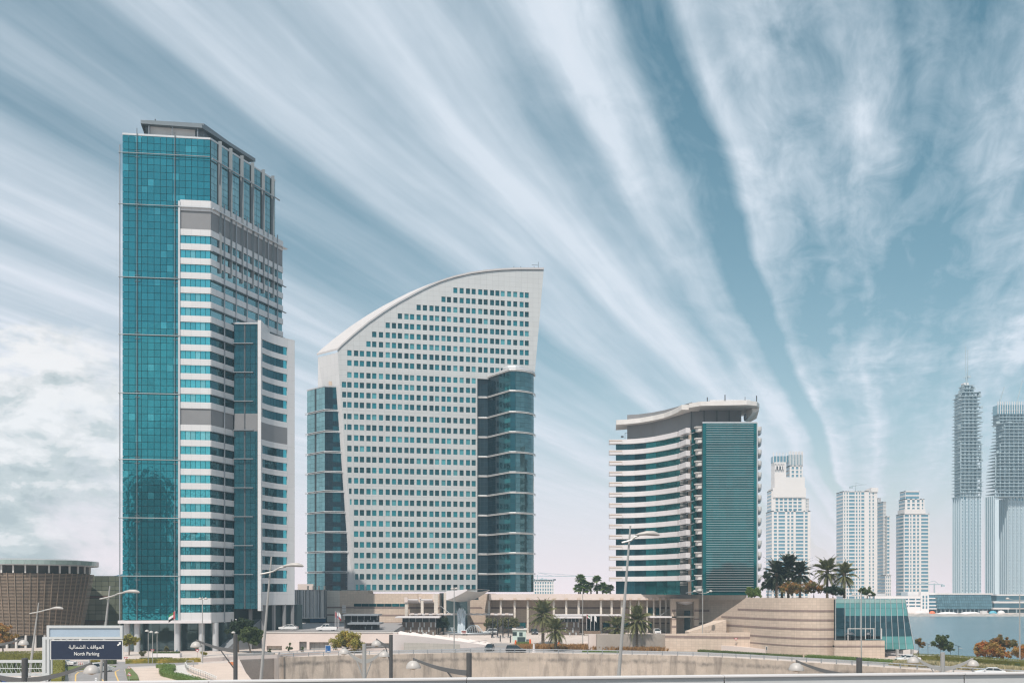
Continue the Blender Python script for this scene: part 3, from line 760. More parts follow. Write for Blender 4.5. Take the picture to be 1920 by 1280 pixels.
# ------------------------------------------------------------------ right tower
def right_tower():
    root = thing('banded_tower', 'squat green glass tower with white curved balcony bands and a swooping roof', 'tower', (PX(1290, 305), 305, 0))
    S = 300.
    wing = [(1154.5, 316.5), (1170, 316), (1190, 315), (1210, 313), (1230, 310), (1250, 306), (1265, 302.5), (1273.5, 300.4)]
    tip = [(1276.5, 299.4), (1283, 297), (1290.5, 293.8)]
    pl = [(PX(x, y), y) for x, y in wing]; pt = [(PX(x, y), y) for x, y in tip]
    tops = [PZ(809+20.77*k, 300.4) for k in range(14)]; hb = 1.45; zg = PZ(1114, 300)
    mb = MB(); mb.prism(offset(pl, -.5)+[(pl[-1][0]+3, pl[-1][1]-2), (pl[-1][0]+3, pl[-1][1]+14), (pl[0][0]+2, pl[0][1]+12)], zg, tops[0]-.1); mb.build('core', M['core'], root)
    it = []; it2 = []
    levels = tops+[zg]
    for k, z in enumerate(tops):
        o = offset(pl, .7)
        MB().strip([(o[i][0], o[i][1]) for i in range(len(o))], -1.6, z-hb, z).build('balcony_band', M['white_smooth'], root)
        o2 = offset(pt, .7)
        MB().strip(o2, -1.3, z-hb, z+.08).build('balcony_band', M['white_smooth'], root)
        # left hand stub with its brown soffit board
        xa, xb = PX(1142, 316.5), PX(1166, 316)
        MB().box(xa, xb, 314.9, 317.5, z-hb*.99, z-.65).build('balcony_stub', M['white_smooth'], root)
        MB().box(xa-.02, xb-.02, 314.84, 315.4, z-.62, z-.4).build('soffit_board', M['stone'], root)
        MB().box(xa, xb, 315.5, 317.5, z-.6, z-.02).build('balcony_stub', M['white_smooth'], root)
        za, zb = levels[k+1], z-hb
        segs = [(pl[0], pl[1], 2), (pl[1], pl[2], 3), (pl[2], pl[3], 3), (pl[3], pl[4], 3), (pl[4], pl[5], 3), (pl[5], pl[6], 2), (pl[6], pl[7], 1)]
        for j, (a, b, n) in enumerate(segs):
            an = math.atan2(b[1]-a[1], b[0]-a[0]); w = math.hypot(b[0]-a[0], b[1]-a[1]); g = Face(a, an)
            for q in range(n):
                it.append((BX(w/n-.06, .1, zb-za-.02), M['gl_r'] if j > 2 else M['gl_c'], g.p(w*(q+.5)/n, za+.01, -.25), an))
        # small planted balcony frames and the round ends behind the tip
        p = pt[1]
        mb = MB()
        for q in range(3): mb.box(p[0]-1.3, p[0]+.9, p[1]-.2+q*.1, p[1]-.1+q*.1, z-hb-.5-q*.42, z-hb-.42-q*.42)
        mb.build('balcony_rail', M['pale'], root)
        c = (pt[-1][0]+.5, pt[-1][1]+1.2)
        MB().lathe((c[0], c[1], z-hb*.75), [(.55, 0), (.62, .3), (.55, .62)], 10).build('band_end', M['pale'], root)
    scatter('window', it, root)
    Yc = 297.
    MB().box(PX(1290.5, Yc)+.3, PX(1296.5, Yc), Yc, Yc+3, zg, tops[0]).build('recess_wall', M['stone'], root)
    # recess with drawn back glass and stub balconies
    fr = Face((PX(1296, 297), 297), 0); w = fr.t(1318)
    it = []
    for k in range(14):
        za, zb = (tops[k+1] if k < 13 else zg), tops[k]
        for q in range(3): it.append((BX(w/3-.06, .1, zb-za-.08), M['gl_r'], fr.p(w*(q+.5)/3, za+.04), 0.))
    scatter('recess_pane', it, root)
    MB().box(PX(1296, 297), PX(1318, 297), 297.3, 310, zg, tops[0]-.2).build('recess_core', M['core'], root)
    Yf = 289.; x0, x1 = PX(1317.5, Yf), PX(1419, Yf); zt = PZ(792.5, Yf); zb0 = PZ(1115, Yf)
    for k in range(15):
        z = PZ(799+21.5*k, Yf)
        if z < zb0+1: break
        mb = MB(); c = x0-.9
        mb.prism([(x0, Yf+1.5), (x0, Yf+4.6), (c+.2, Yf+4.4), (c-.55, Yf+3.4), (c-.7, Yf+2.6), (c, Yf+1.6)], z-1.15, z)
        mb.prism([(x0, Yf+1.3), (x0, Yf+4.7), (c-.6, Yf+4.5), (c-1.0, Yf+3.4), (c-1.1, Yf+2.6), (c-.7, Yf+1.4)], z, z+.25)
        mb.build('balcony', M['pale'], root)
        MB().tube([(c-1, Yf+3, z-1.3), (c-3.0, Yf+5.5, z-1.7)], .13, 5).build('balcony_bracket', M['metal'], root)
        # right hand balconies: rounded bowl and a raked fin
        mb = MB(); mb.lathe((x1+.9, Yf+3.2, z-1.25), [(.75, 0), (1.25, .35), (1.35, .9), (1.3, 1.55)], 12); mb.build('balcony', M['pale'], root, smooth=True, sharp=40)
        mb = MB(); mb.prism([(x1+.4, Yf+4.8), (x1+2.2, Yf+4.8), (x1+3.1, Yf+7), (x1+.4, Yf+7.5)], [z-2.3, z-1.9, z-.9, z-2.3], [z-1.6, z-1.2, z+.2, z-1.6]); mb.build('balcony_fin', M['metal'], root)
    ff = Face((x0, Yf), 0); wdt = x1-x0
    MB().box(x0+.02, x1-.02, Yf+.25, Yf+14, zb0, zt-.15).build('front_core', M['core'], root)
    MB().box(x1, x1+2.2, Yf+7.6, Yf+12, zb0, zt-2).build('rear_core', M['gl_r'], root)
    it = []; nr = 16; cols = [0, .95]+[.95+(wdt-1.9)*i/7 for i in range(1, 8)]+[wdt]
    for r_ in range(nr):
        za, zb = zb0+(zt-zb0)*r_/nr, zb0+(zt-zb0)*(r_+1)/nr
        for a, b in zip(cols, cols[1:]): it.append((BX(b-a-.05, .1, zb-za-.05), M['gl_r'], ff.p((a+b)/2, za+.025), 0.))
    scatter('front_pane', it, root)
    bl = BX(wdt-2.0, .32, .1)
    scatter('louvre_blade', [(bl, M['metal_lt'], ff.p(wdt/2, PZ(796.5+4.38*k, Yf), .3), 0.) for k in range(72)], root)
    mb = MB(); ff.slab(mb, -.05, wdt+.05, zt-.1, zt+.3, .6, .1); ff.slab(mb, wdt-.0, wdt+.3, zb0, zt+.1, .9, .05); mb.build('front_trim', M['metal_lt'], root)
    # set-back storey and roof
    gw = [(PX(1178, 315), 318), (PX(1200, 315), 316.5), (PX(1225, 312), 313.5), (PX(1250, 307), 309), (PX(1270, 302), 304.5), (PX(1295, 297), 297.5), (PX(1320, 297), 297), (PX(1390, 297), 297)]
    zs = PZ(754, 297)
    MB().prism(gw+[(PX(1390, 297)+1, 312), (PX(1200, 315), 326)], tops[0]-.5, zs).build('set_back_storey', M['louvre'], root)
    for x in (1296, 1320, 1344, 1367):
        MB().box(PX(x, 297)-.12, PX(x, 297)+.12, 296.8, 297.2, tops[0]-.4, zs).build('storey_joint', M['grey_dk'], root)
    rf = [(1155.5, 315, 787), (1175, 314.5, 786), (1200, 313, 783.3), (1225, 310, 778.8), (1245, 306.5, 774.3), (1260, 302, 768.6), (1270, 298, 763.8), (1278, 294.5, 758.5)]
    fr_ = [(PX(x, y), y) for x, y, _ in rf]; zt_ = [PZ(py, y) for _, y, py in rf]; zr = sum(zt_)/len(zt_)
    zr = PZ(759, 294.5)
    rim = [(PX(x, y), y) for x, y, _ in rf]
    slab = rim+[(PX(1313, 294.5), 294.5), (PX(1313, 294.5), 316), (PX(1300, 300), 322), (rim[0][0]+1, 326)]
    zl = zt_+[zr, zr, zr, zt_[0]]
    MB().prism(slab, [z-1.45 for z in zl], zl).build('roof_slab', M['pale'], root)
    zr2 = PZ(753, 290)
    r2 = [(PX(1295, 290), 292.5), (PX(1313, 290), 289.5), (PX(1400, 288), 288), (PX(1420, 289), 289.5), (PX(1425.5, 292), 293), (PX(1422, 297), 299), (PX(1408, 303), 306), (PX(1296, 300), 310)]
    MB().prism(r2, [zr2-1.25]*8, [zr2]*8).build('upper_roof_slab', M['pale'], root)
    r3 = [(PX(1412, 292), 293.), (PX(1425, 292), 293.2), (PX(1421.7, 297), 299), (PX(1405, 300), 303), (PX(1398, 297), 297.5)]
    lo = [zr2-1.3]*5; mid = [zr2-2.8, zr2-1.9, zr2-3.3, zr2-4.2, zr2-4.2]
    MB().prism(r3, mid, lo).build('roof_prow', M['pale'], root)
    MB().box(PX(1331, 292), PX(1407, 292), 292, 300, zr2, zr2+.95).build('plant_screen', M['white'], root)
    mb = MB()
    for x, h in ((1325, .9), (1358, 1.6), (1417, 1.4)): mb.tube([(PX(x, 292), 291, zr2+(.0)), (PX(x, 292), 291, zr2+h+.6)], .16, 6)
    mb.build('beacon', M['grey_dk'], root)
    mb = MB(); d = P(1397, 782, 291); mb.lathe(d-Vector((0, 0, 1.1)), [(.1, 0), (.55, .25), (.75, 1.1), (.55, 1.95), (.1, 2.2)], 14, .55, 1); mb.build('satellite_dish', M['grey_dk'], root, smooth=True)
    MB().tube([d+Vector((0, .2, -1.3)), d+Vector((.1, .4, 6))], .09, 5).build('dish_mast', M['grey_dk'], root)
    mb = MB(); e = P(1172, 822, 315.5); mb.tube([e, e+Vector((0, 0, 1.8)), e+Vector((1.2, 0, 1.9))], .09, 5).obox(e+Vector((-.9, 0, .35)), .8, .5, .5); mb.build('cleaning_crane', M['grey_dk'], root)
    return root
right_tower()
# ------------------------------------------------------------------ ground, roads, water
M.update(
    paving=mat('pale_paving', (.52, .45, .405), .85, var=.1, vscale=.25, wear=((.40, .35, .315), .12, .55)),
    sand=mat('pink_sand', (.56, .455, .385), .95, var=.08, vscale=.3, bump=.4, bscale=.8, wear=((.40, .31, .25), .35, .5)),
    asphalt=mat('asphalt', (.27, .255, .25), .9, var=.1, vscale=.2, wear=((.17, .165, .165), .35, .6)),
    asphalt_dk=mat('dark_asphalt', (.10, .10, .105), .9, var=.1, vscale=.2),
    kerb=mat('kerb_stone', (.55, .52, .49), .8, var=.06),
    paint_w=mat('white_road_paint', (.75, .74, .72), .7, var=.1, vscale=2),
    paint_y=mat('yellow_road_paint', (.68, .44, .14), .7, var=.1, vscale=2),
    concrete=None,
    pinkwall=mat('pink_rendered_wall', (.66, .56, .51), .8, var=.05, vscale=.2),
    grass=mat('lawn_green', (.12, .15, .045), .95, var=.2, vscale=.6, bump=.6, bscale=6),
    rock=mat('quay_rock', (.34, .31, .28), .9, var=.25, vscale=.25, bump=1, bscale=1),
)
def concrete_wall_mat():
    m = bpy.data.materials.new('stained_concrete'); m.use_nodes = True; T = NT(m.node_tree)
    out = T.n('ShaderNodeOutputMaterial'); b = T.n('ShaderNodeBsdfPrincipled'); T.l(b.outputs[0], out.inputs[0]); b.inputs['Roughness'].default_value = .9
    g = T.n('ShaderNodeNewGeometry'); pos = g.outputs['Position']; sp = T.n('ShaderNodeSeparateXYZ'); T.l(pos, sp.inputs[0])
    base = T.mix(T.rng(T.noise(pos, .22, 6, .65), .3, .7), (.43, .355, .285), (.60, .49, .40))
    fine = T.noise(pos, 3., 4, .7)
    base = T.mix(T.m('MULTIPLY', T.rng(fine, .4, .75), .35), base, (.33, .27, .22))
    st = T.noise(T.comb(T.m('MULTIPLY', sp.outputs[0], .55), T.m('MULTIPLY', sp.outputs[1], .2), T.m('MULTIPLY', sp.outputs[2], .09)), 1., 5, .65, .5)
    runs = T.m('MULTIPLY', T.rng(st, .48, .66), .8)                                   # water runs
    lip = T.noise(T.comb(T.m('MULTIPLY', sp.outputs[0], .25), 0., 0.), 1., 4, .6)
    zz = T.m('SUBTRACT', sp.outputs[2], T.m('MULTIPLY', T.m('SUBTRACT', lip, .5), 2.2))
    tide = T.m('MULTIPLY', T.rng(T.m('ABSOLUTE', T.m('ADD', zz, 1.35)), 0, .75, 1, 0, True), T.rng(T.noise(pos, .4, 5, .7), .36, .62))
    c = T.mix(runs, base, (.25, .205, .17)); c = T.mix(T.m('MULTIPLY', tide, .9), c, (.17, .145, .125)); T.l(c, b.inputs['Base Color'])
    bp = T.n('ShaderNodeBump'); bp.inputs['Strength'].default_value = .5; bp.inputs['Distance'].default_value = .08
    T.l(T.noise(pos, 2.2, 5, .65), bp.inputs['Height']); T.l(bp.outputs[0], b.inputs['Normal'])
    return m
M['concrete'] = concrete_wall_mat()
M['stone_shade'] = mat('shade_brown_stone', (.34, .295, .255), .9, var=.1, vscale=.3)  # darker stone tone, shade put into the colour
M['concrete_gy'] = mat('grey_concrete', (.36, .345, .33), .9, var=.12, vscale=.3, bump=.4, wear=((.27, .25, .23), .25, .6))
def water_mat():
    m = bpy.data.materials.new('creek_water'); m.use_nodes = True; T = NT(m.node_tree)
    out = T.n('ShaderNodeOutputMaterial'); b = T.n('ShaderNodeBsdfPrincipled'); T.l(b.outputs[0], out.inputs[0])
    g = T.n('ShaderNodeNewGeometry'); pos = g.outputs['Position']
    big = T.noise(pos, .012, 4, .6)
    T.l(T.mix(T.rng(big, .35, .65), (.05, .115, .145), (.085, .165, .195)), b.inputs['Base Color']); b.inputs['Roughness'].default_value = .22
    mp = T.n('ShaderNodeMapping'); mp.inputs['Scale'].default_value = (.5, .9, 1); T.l(pos, mp.inputs[0])
    bp = T.n('ShaderNodeBump'); bp.inputs['Strength'].default_value = .55; bp.inputs['Distance'].default_value = .5
    T.l(T.noise(mp.outputs[0], .8, 5, .6), bp.inputs['Height']); T.l(bp.outputs[0], b.inputs['Normal'])
    return m
def sheet(name, pts, z, m, skirt=None, thick=None):
    """flat sheet from a plan polygon (any shape), triangulated"""
    pts = [Vector((p[0], p[1])) for p in pts]
    tri = mgeo.tessellate_polygon([[Vector((p.x, p.y, 0)) for p in pts]])
    mb = MB()
    fs = []
    for t in tri:
        a, b, c = (pts[i] for i in t)
        fs.append(tuple(t) if (b-a).cross(c-a) > 0 else tuple(reversed(t)))
    mb.add([(p.x, p.y, z) for p in pts], fs)
    if thick:
        n = len(pts); area = sum(pts[i-1].cross(pts[i]) for i in range(n))
        for i in range(n):
            a, b = (pts[i-1], pts[i]) if area > 0 else (pts[i], pts[i-1])
            mb.add([(a.x, a.y, z-thick), (b.x, b.y, z-thick), (b.x, b.y, z), (a.x, a.y, z)], [(0, 1, 2, 3)])
    return mb.build(name, m)
def gp(*pts, z=0.): return [GR(x, y, z) for x, y in pts]
wall_px = [(524, 1233), (580, 1231), (640, 1229), (690, 1228), (736, 1227), (800, 1225.5), (880, 1223.5), (960, 1224), (1038, 1225), (1120, 1226.5), (1200, 1228), (1260, 1229.3), (1320, 1231), (1406, 1235.5), (1510, 1242), (1620, 1249), (1706, 1255), (1800, 1261), (1990, 1272)]
wall = [(GR(x, y).x, GR(x, y).y) for x, y in wall_px]
gw = [(GR(446, 1229).x, GR(446, 1229).y), (GR(514, 1227).x, GR(514, 1227).y)]
zlow = -6.6
gpts = [(-1500, -400), (wall[0][0]*.5, -400), (wall[0][0]*.62, 120), (GR(472, 1276).x, 160), (GR(462, 1262).x, GR(462, 1262).y), gw[0], gw[1]]+wall+[(900, 160), (1500, 160), (1500, 176), (900, 190), (wall[-1][0]+40, 200), (GR(1830, 1236).x, 208), (GR(1716, 1226).x, 229), (100, 245), (110, 420), (70, 760), (-100, 1500), (-1500, 1500)]
struct(sheet('ground', gpts, 0., M['paving'], thick=8))
struct(sheet('lower_road', [(-1500, -800), (1500, -800), (1500, 260), (-1500, 260)], zlow, M['asphalt']))
struct(sheet('creek_water', [(-300, 300), (40, 300), (80, 250), (PX(1700, 215), 216), (PX(1830, 203), 203), (300, 196), (900, 186), (1500, 180), (1500, 900), (-300, 900)], -3., water_mat()))
struct(sheet('far_shore', [(-600, 748), (1500, 744), (1500, 1540), (-700, 1540)], -1.6, M['sand'], thick=3))
mb = MB(); x = -40
pr = None
mb = MB()
ring = []
for i in range(160):
    x = 60+i*4.2; a = random.uniform(-1.5, 1.5)
    ring.append(((x, 742.5+a, -3.2), (x, 744.5+a*.6, -2.0+random.uniform(-.3, .4)), (x, 749, -1.2+random.uniform(-.4, .5))))
for p, q in zip(ring, ring[1:]):
    for k in range(2): mb.poly(p[k], q[k], q[k+1], p[k+1])
struct(mb.build('far_quay', M['rock']))
# retaining wall in cast panels
root = thing('retaining_wall', 'long curved stained concrete retaining wall below the road guard rail', 'wall', (0, 222, zlow))
def resample(pts, step):
    out = [Vector(pts[0])]; acc = 0; total = 0
    segs = [(Vector(a), Vector(b)) for a, b in zip(pts, pts[1:])]
    pos = 0.; nxt = step
    for a, b in segs:
        L = (b-a).length
        while nxt <= pos+L:
            out.append(a+(b-a)*((nxt-pos)/L)); nxt += step
        pos += L
    return out
wp = resample(wall, 3.45)
for a, b in zip(wp, wp[1:]):
    d = (b-a).normalized()*.035; a2, b2 = a+d, b-d; nn = Vector((d.y, -d.x)).normalized(); j = random.uniform(.03, .09)
    mb = MB(); mb.prism([(a2+nn*j)[:], (b2+nn*j)[:], (b2-nn*.6)[:], (a2-nn*.6)[:]], zlow, .12); mb.build('wall_panel', M['concrete'], root)
mb = MB(); mb.prism([gw[0], gw[1], (gw[1][0], gw[1][1]+.7), (gw[0][0], gw[0][1]+.7)], zlow, .5); mb.build('wall_panel', M['concrete_gy'], root)['label'] = 'plain grey end panel'
mb = MB(); mb.prism([(gw[1][0]+.05, gw[1][1]-.1), (wp[0].x+.9, wp[0].y-.1), (wp[0].x+1.2, wp[0].y+2), (gw[1][0]+.05, gw[1][1]+.9)], zlow, .25); mb.build('wall_return', M['concrete'], root)
# guard rail along the wall top
gr_ = thing('guard_rail', 'grey two bar guard rail running along the top of the concrete wall', 'guard rail', (0, 224, 0))
gl_ = offset([p[:] for p in wp], -.75)
MB().beam([(x, y, .95) for x, y in gl_], .12, .16).build('rail', M['metal_lt'], gr_)
MB().beam([(x, y, .45) for x, y in gl_], .08, .10).build('rail', M['metal_lt'], gr_)
pt_ = BX(.16, .16, 1.0)
scatter('post', [(pt_, M['metal'], Vector((x, y-.08, 0)), 0.) for x, y in gl_], gr_)
# roads
road = gp((735, 1224), (1010, 1222), (1280, 1226.5), (1400, 1231), (1500, 1237), (1620, 1244.5), (1720, 1251), (1990, 1268), (1990, 1262), (1760, 1245), (1640, 1236), (1480, 1228.5), (1400, 1224), (1300, 1219.5), (1180, 1216.5), (1020, 1213), (935, 1203.5), (880, 1201.5), (905, 1208), (860, 1213), (735, 1219))
struct(sheet('road', road, .006, M['asphalt']))
def ribbon(name, pts, w, z, m):
    p2 = [(p.x, p.y) for p in pts]; a = offset(p2, w/2); b = offset(p2, -w/2); mb = MB()
    for i in range(len(a)-1): mb.add([(*a[i], z), (*a[i+1], z), (*b[i+1], z), (*b[i], z)], [(0, 1, 2, 3)])
    return struct(mb.build(name, m))
ribbon('road_edge_line', gp((760, 1221.8), (900, 1220), (1010, 1219.5), (1280, 1223.8), (1400, 1228), (1500, 1233.5), (1620, 1241), (1720, 1247.6), (1980, 1264)), .22, .012, M['paint_w'])
ribbon('road_edge_line', gp((905, 1209.5), (1020, 1214.5), (1180, 1218), (1300, 1221), (1400, 1225.5), (1480, 1230), (1640, 1238), (1760, 1247), (1980, 1263)), .2, .012, M['paint_y'])
# left hand side road
lroad = gp((117, 1240), (122, 1246), (128, 1256), (129, 1268), (122, 1300), (250, 1300), (243, 1278), (236, 1262), (233, 1254.5), (246, 1249.5), (290, 1247.5), (372, 1245), (372, 1241), (300, 1241.5), (240, 1240.5), (200, 1238))
struct(sheet('side_road', lroad, .006, M['asphalt']))
lawn_c = gp((122, 1250), (126, 1257.5), (134, 1259.5), (148, 1256.5), (166, 1253.2), (178, 1251.2), (214, 1251), (218, 1249), (196, 1247), (158, 1248))
struct(sheet('lawn', lawn_c, .14, M['grass'], thick=.14))
ribbon('kerb_line', gp((121, 1249), (124.5, 1258), (134, 1260.6), (149, 1257.4), (180, 1252)), .3, .1, M['kerb'])
ribbon('road_edge_line', gp((139, 1300), (141.5, 1275), (142, 1264), (147, 1259.5), (160, 1256)), .22, .012, M['paint_y'])
ribbon('road_edge_line', gp((228, 1300), (222, 1276), (217, 1264), (216, 1258.5), (224, 1254.5)), .22, .012, M['paint_y'])
ribbon('road_edge_line', gp((205, 1300), (195, 1277), (187, 1269)), .2, .013, M['paint_y'])
for y in (1270, 1273.4, 1277): ribbon('lane_mark', gp((179.5, y), (179.8, y+1.5)), .3, .013, M['paint_w'])
struct(sheet('sand_bank', gp((252, 1252), (300, 1251), (365, 1246), (392, 1242.5), (430, 1242.5), (446, 1243.5), (466, 1266), (474, 1282), (470, 1300), (245, 1300)), .01, M['sand']))
struct(sheet('footpath', gp((326, 1248), (348, 1244.5), (352, 1250), (350, 1258), (362, 1266), (378, 1276), (390, 1290), (362, 1290), (338, 1272), (322, 1263), (330, 1255)), .018, M['kerb']))
# plaza, ramp and terraces of the hotel
struct(sheet('plaza', [(PX(735, 297), 297), (PX(1330, 297), 297), (PX(1330, 297), 345), (PX(735, 297), 345)], 1.5, M['paving'], thick=1.5))
mb = MB(); a, b = PX(735, 297), PX(1130, 297)
mb.add([(a+6, 281, .005), (b, 281, .005), (b, 297.01, 1.5), (a, 297.01, 1.5)], [(0, 1, 2, 3)]); struct(mb.build('plaza_ramp', M['paving']))
struct(sheet('terrace', [(PX(494, 248), 248.6), (PX(738, 248), 248.6), (PX(738, 300), 345), (PX(540, 300), 345)], 4.6, M['asphalt'], thick=4.6))
pk = thing('terrace_wall', 'pale pink terrace wall with grey garage doors below the car park', 'wall', (PX(620, 246), 246, 0))
Yw = 246.
def wbox(mb, x0, x1, y0, y1, Ya, Yb): return mb.box(PX(x0, Ya), PX(x1, Ya), Ya, Yb, PZ(y1, Ya), PZ(y0, Ya))
# wall with door openings
doors = [(500, 528.5, 1210, 1224), (561, 575, 1202, 1224), (580, 617, 1203, 1224), (684, 736.5, 1205, 1216)]
xs = sorted({492, 745}|{d[0] for d in doors}|{d[1] for d in doors})
mb = MB()
for a, b in zip(xs, xs[1:]):
    top = [d for d in doors if d[0] <= a < d[1]]
    ytop = 1184.5 + (a-492)/253*3
    if top: wbox(mb, a, b, 1185, top[0][2], Yw, Yw+2.4)
    else: wbox(mb, a, b, 1185, 1226, Yw, Yw+2.4)
mb.build('wall', M['pinkwall'], pk)
for d in doors:
    n = max(2, int((d[1]-d[0])/12)+1)
    for k in range(n):
        mb = MB(); wbox(mb, d[0]+(d[1]-d[0])*k/n+.2, d[0]+(d[1]-d[0])*(k+1)/n-.2, d[2], 1226, Yw+.9, Yw+1.1); mb.build('door_leaf', M['concrete_gy'] if d[0] > 500 else M['stone_lt'], pk)
mb = MB(); wbox(mb, 491.5, 745, 1184.2, 1186, Yw-.12, Yw+.6); mb.build('coping', M['kerb'], pk)
rw = thing('ramp_wall', 'pale pink sloping ramp wall with shaded strip beside the plaza entrance', 'wall', (PX(830, 243), 243, 0))
a0, a1 = P(736, 1187.5, 243), P(918, 1204.2, 262); zA = a0.z; zB = .25
mb = MB()
n = 8
for k in range(n):
    f0, f1 = k/n, (k+1)/n
    p, q = a0.lerp(a1, f0), a0.lerp(a1, f1)
    h0 = [PZ(1187.5, 243), .35]; e = lambda f: h0[0]*(1-f**1.15)+h0[1]*f**1.15
    mb.add([(p.x, p.y, 0), (q.x, q.y, 0), (q.x, q.y, e(f1)), (p.x, p.y, e(f0)), (p.x, p.y+18, 0), (q.x, q.y+14, 0), (q.x, q.y+14, e(f1)*.95), (p.x, p.y+18, e(f0))],
           [(0, 1, 2, 3), (3, 2, 6, 7), (0, 3, 7, 4), (1, 5, 6, 2)])
mb.build('wall', mat('bright_pink_render', (.82, .72, .67), .8, var=.04, vscale=.2), rw)
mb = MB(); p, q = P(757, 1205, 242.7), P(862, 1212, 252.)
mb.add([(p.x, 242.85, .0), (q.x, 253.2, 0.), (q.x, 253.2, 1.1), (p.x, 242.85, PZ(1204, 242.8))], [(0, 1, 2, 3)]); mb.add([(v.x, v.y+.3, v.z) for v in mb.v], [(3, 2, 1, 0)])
mb.build('shade_strip', M['stone_lt'], rw)  # beige strip laid on to draw the shaded foot of the wall
lp = thing('low_parapet', 'low pink kerb parapet with thin rail posts at the edge of the slip road', 'parapet', (PX(480, 232), 232, 0))
lpts = gp((380, 1240), (446, 1236), (520, 1233), (600, 1226), (700, 1220.5), (800, 1217), (880, 1213), (912, 1208.5))
mb = MB(); mb.strip([(p.x, p.y) for p in lpts], -.35, 0, .75); mb.build('kerb_wall', M['pinkwall'], lp)
MB().beam([(p.x, p.y+.1, 1.25) for p in lpts], .1, .12).build('rail', M['metal_lt'], lp)
for p in resample([(p.x, p.y) for p in lpts], 6.): MB().box(p.x-.05, p.x+.05, p.y+.05, p.y+.15, .7, 1.25).build('post', M['metal'], lp)

# ------------------------------------------------------------------ hotel podium
def podium():
    root = thing('hotel_podium', 'long sandstone hotel podium with colonnade and a white sail canopy', 'building', (PX(950, 325), 325, 1.5))
    Y = 322.; zz = lambda y: PZ(y, Y); xx = lambda x: PX(x, Y)
    def b(name, x0, x1, y0, y1, Ya, dep, m, lab=None):
        mb = MB(); mb.box(PX(x0, Ya), PX(x1, Ya), Ya, Ya+dep, PZ(y1, Ya), PZ(y0, Ya)); o = mb.build(name, m, root)
        if lab: o['label'] = lab
        return o
    def stripes(x0, x1, Ya, ys, d=.03):
        for ya, yb in ys: b('stone_band', x0, x1, ya, yb, Ya-d, .2, M['stone_dk'])
    # left wing: pale panel, stone block, rounded block with strip window
    b('wall', 610, 637, 1106.5, 1192, 321.5, 12, M['stone_lt'])
    b('wall', 637.05, 690, 1107, 1192, 321.7, 12, M['stone'])
    stripes(610.2, 689.8, 321.5, [(1136.5, 1139.5), (1150.5, 1153.5), (1165, 1167.5)])
    pl = [(xx(664), 321.6)]+[(xx(664+k*14.5), 321.6-2.2*math.sin(math.pi*(k/9)*.75)) for k in range(1, 8)]+[(xx(784), 320.8)]
    mb = MB(); mb.prism(pl+[(xx(784), 335), (xx(664), 335)], 1.2, zz(1112)); mb.build('wall', M['stone'], root)
    for ya, yb in ((1136.4, 1140.2), (1151, 1154), (1165.5, 1168.2)):
        mb = MB(); mb.strip(pl, .04, zz(yb), zz(ya)); mb.build('stone_band', M['stone_dk'], root)
    for k in range(7):
        (ax, ay), (bx, by) = pl[k], pl[k+1]; mb = MB(); mb.strip([(ax+.05, ay), (bx-.05, by)], .05, zz(1136.2), zz(1131)); mb.build('strip_window', M['gl_w'], root)
    for x in (715, 726, 737): b('small_window', x-2.3, x+2.3, 1171, 1177, 319.2, .5, M['dark'])
    b('parapet', 640, 668, 1105.3, 1108, 323, 10, M['concrete_gy'])
    # entrance block right of it
    b('wall', 784.1, 824, 1112.5, 1195, 321, 14, M['stone']); stripes(760, 823.8, 320.9, [(1137, 1140.2), (1151, 1153.5)])
    b('wall', 824.05, 900, 1111, 1195, 331, 8, M['core'])
    b('glazed_entrance', 837, 882, 1122, 1186, 330, .4, M['gl_l'])
    # portico: columns, little barrel canopies
    for x0, x1, y0, y1 in ((759, 764.5, 1119, 1192), (789, 794, 1125, 1192), (814, 821, 1113, 1192), (832, 836.5, 1110, 1192), (876.5, 881, 1124, 1192)):
        b('column', x0, x1, y0, y1, 312, 1.2, M['stone_lt'])
    b('column_head', 758, 764.3, 1119, 1128.5, 311.6, 1.0, M['pinkwall']); b('column_head', 785, 789.2, 1119, 1123.4, 312, 1.2, M['pinkwall']); b('column_head', 811, 814, 1112, 1123.4, 312, 1.2, M['pinkwall'])
    for xa, xb in ((767, 789), (792, 815)):
        mb = MB(); n = 8
        for k in range(n):
            t0, t1 = k/n, (k+1)/n; za, zb = (zz(1124)-1.1*math.sin(t*math.pi*.62) for t in (t0, t1))
            ya, yb = 312+t0*9, 312+t1*9
            mb.add([(xx(xa), ya, za), (xx(xb), ya, za), (xx(xb), yb, zb), (xx(xa), yb, zb), (xx(xa), ya, za+.35), (xx(xb), ya, za+.35), (xx(xb), yb, zb+.35), (xx(xa), yb, zb+.35)], [(0, 3, 2, 1), (4, 5, 6, 7), (0, 1, 5, 4), (0, 4, 7, 3), (1, 2, 6, 5)])
        mb.build('portico_canopy', M['white_smooth'], root)
    # long thin glass canopy and its tie
    mb = MB(); mb.box(PX(767, 308), PX(962, 308), 308, 316, PZ(1152.6, 308), PZ(1150.4, 308)); mb.build('entrance_canopy', M['white_smooth'], root)
    for k in range(14): mb = MB(); x = PX(770+k*13.6, 308); mb.box(x, x+1.1, 307.5, 308.1, PZ(1152.2, 308), PZ(1148.6, 308)); mb.build('canopy_bracket', M['pinkwall'], root)
    mb = MB(); mb.box(PX(1041, 308), PX(1167, 308), 308, 318, PZ(1154, 308), PZ(1151.4, 308)); mb.build('entrance_canopy', M['white_smooth'], root)
    mb = MB(); mb.box(PX(1219, 308), PX(1268, 308), 308, 318, PZ(1157.5, 308), PZ(1154.6, 308)); mb.build('entrance_canopy', M['white_smooth'], root)
    MB().tube([P(823, 1133, 315), P(842, 1148, 309)], .08, 5).build('canopy_tie', M['metal_lt'], root)
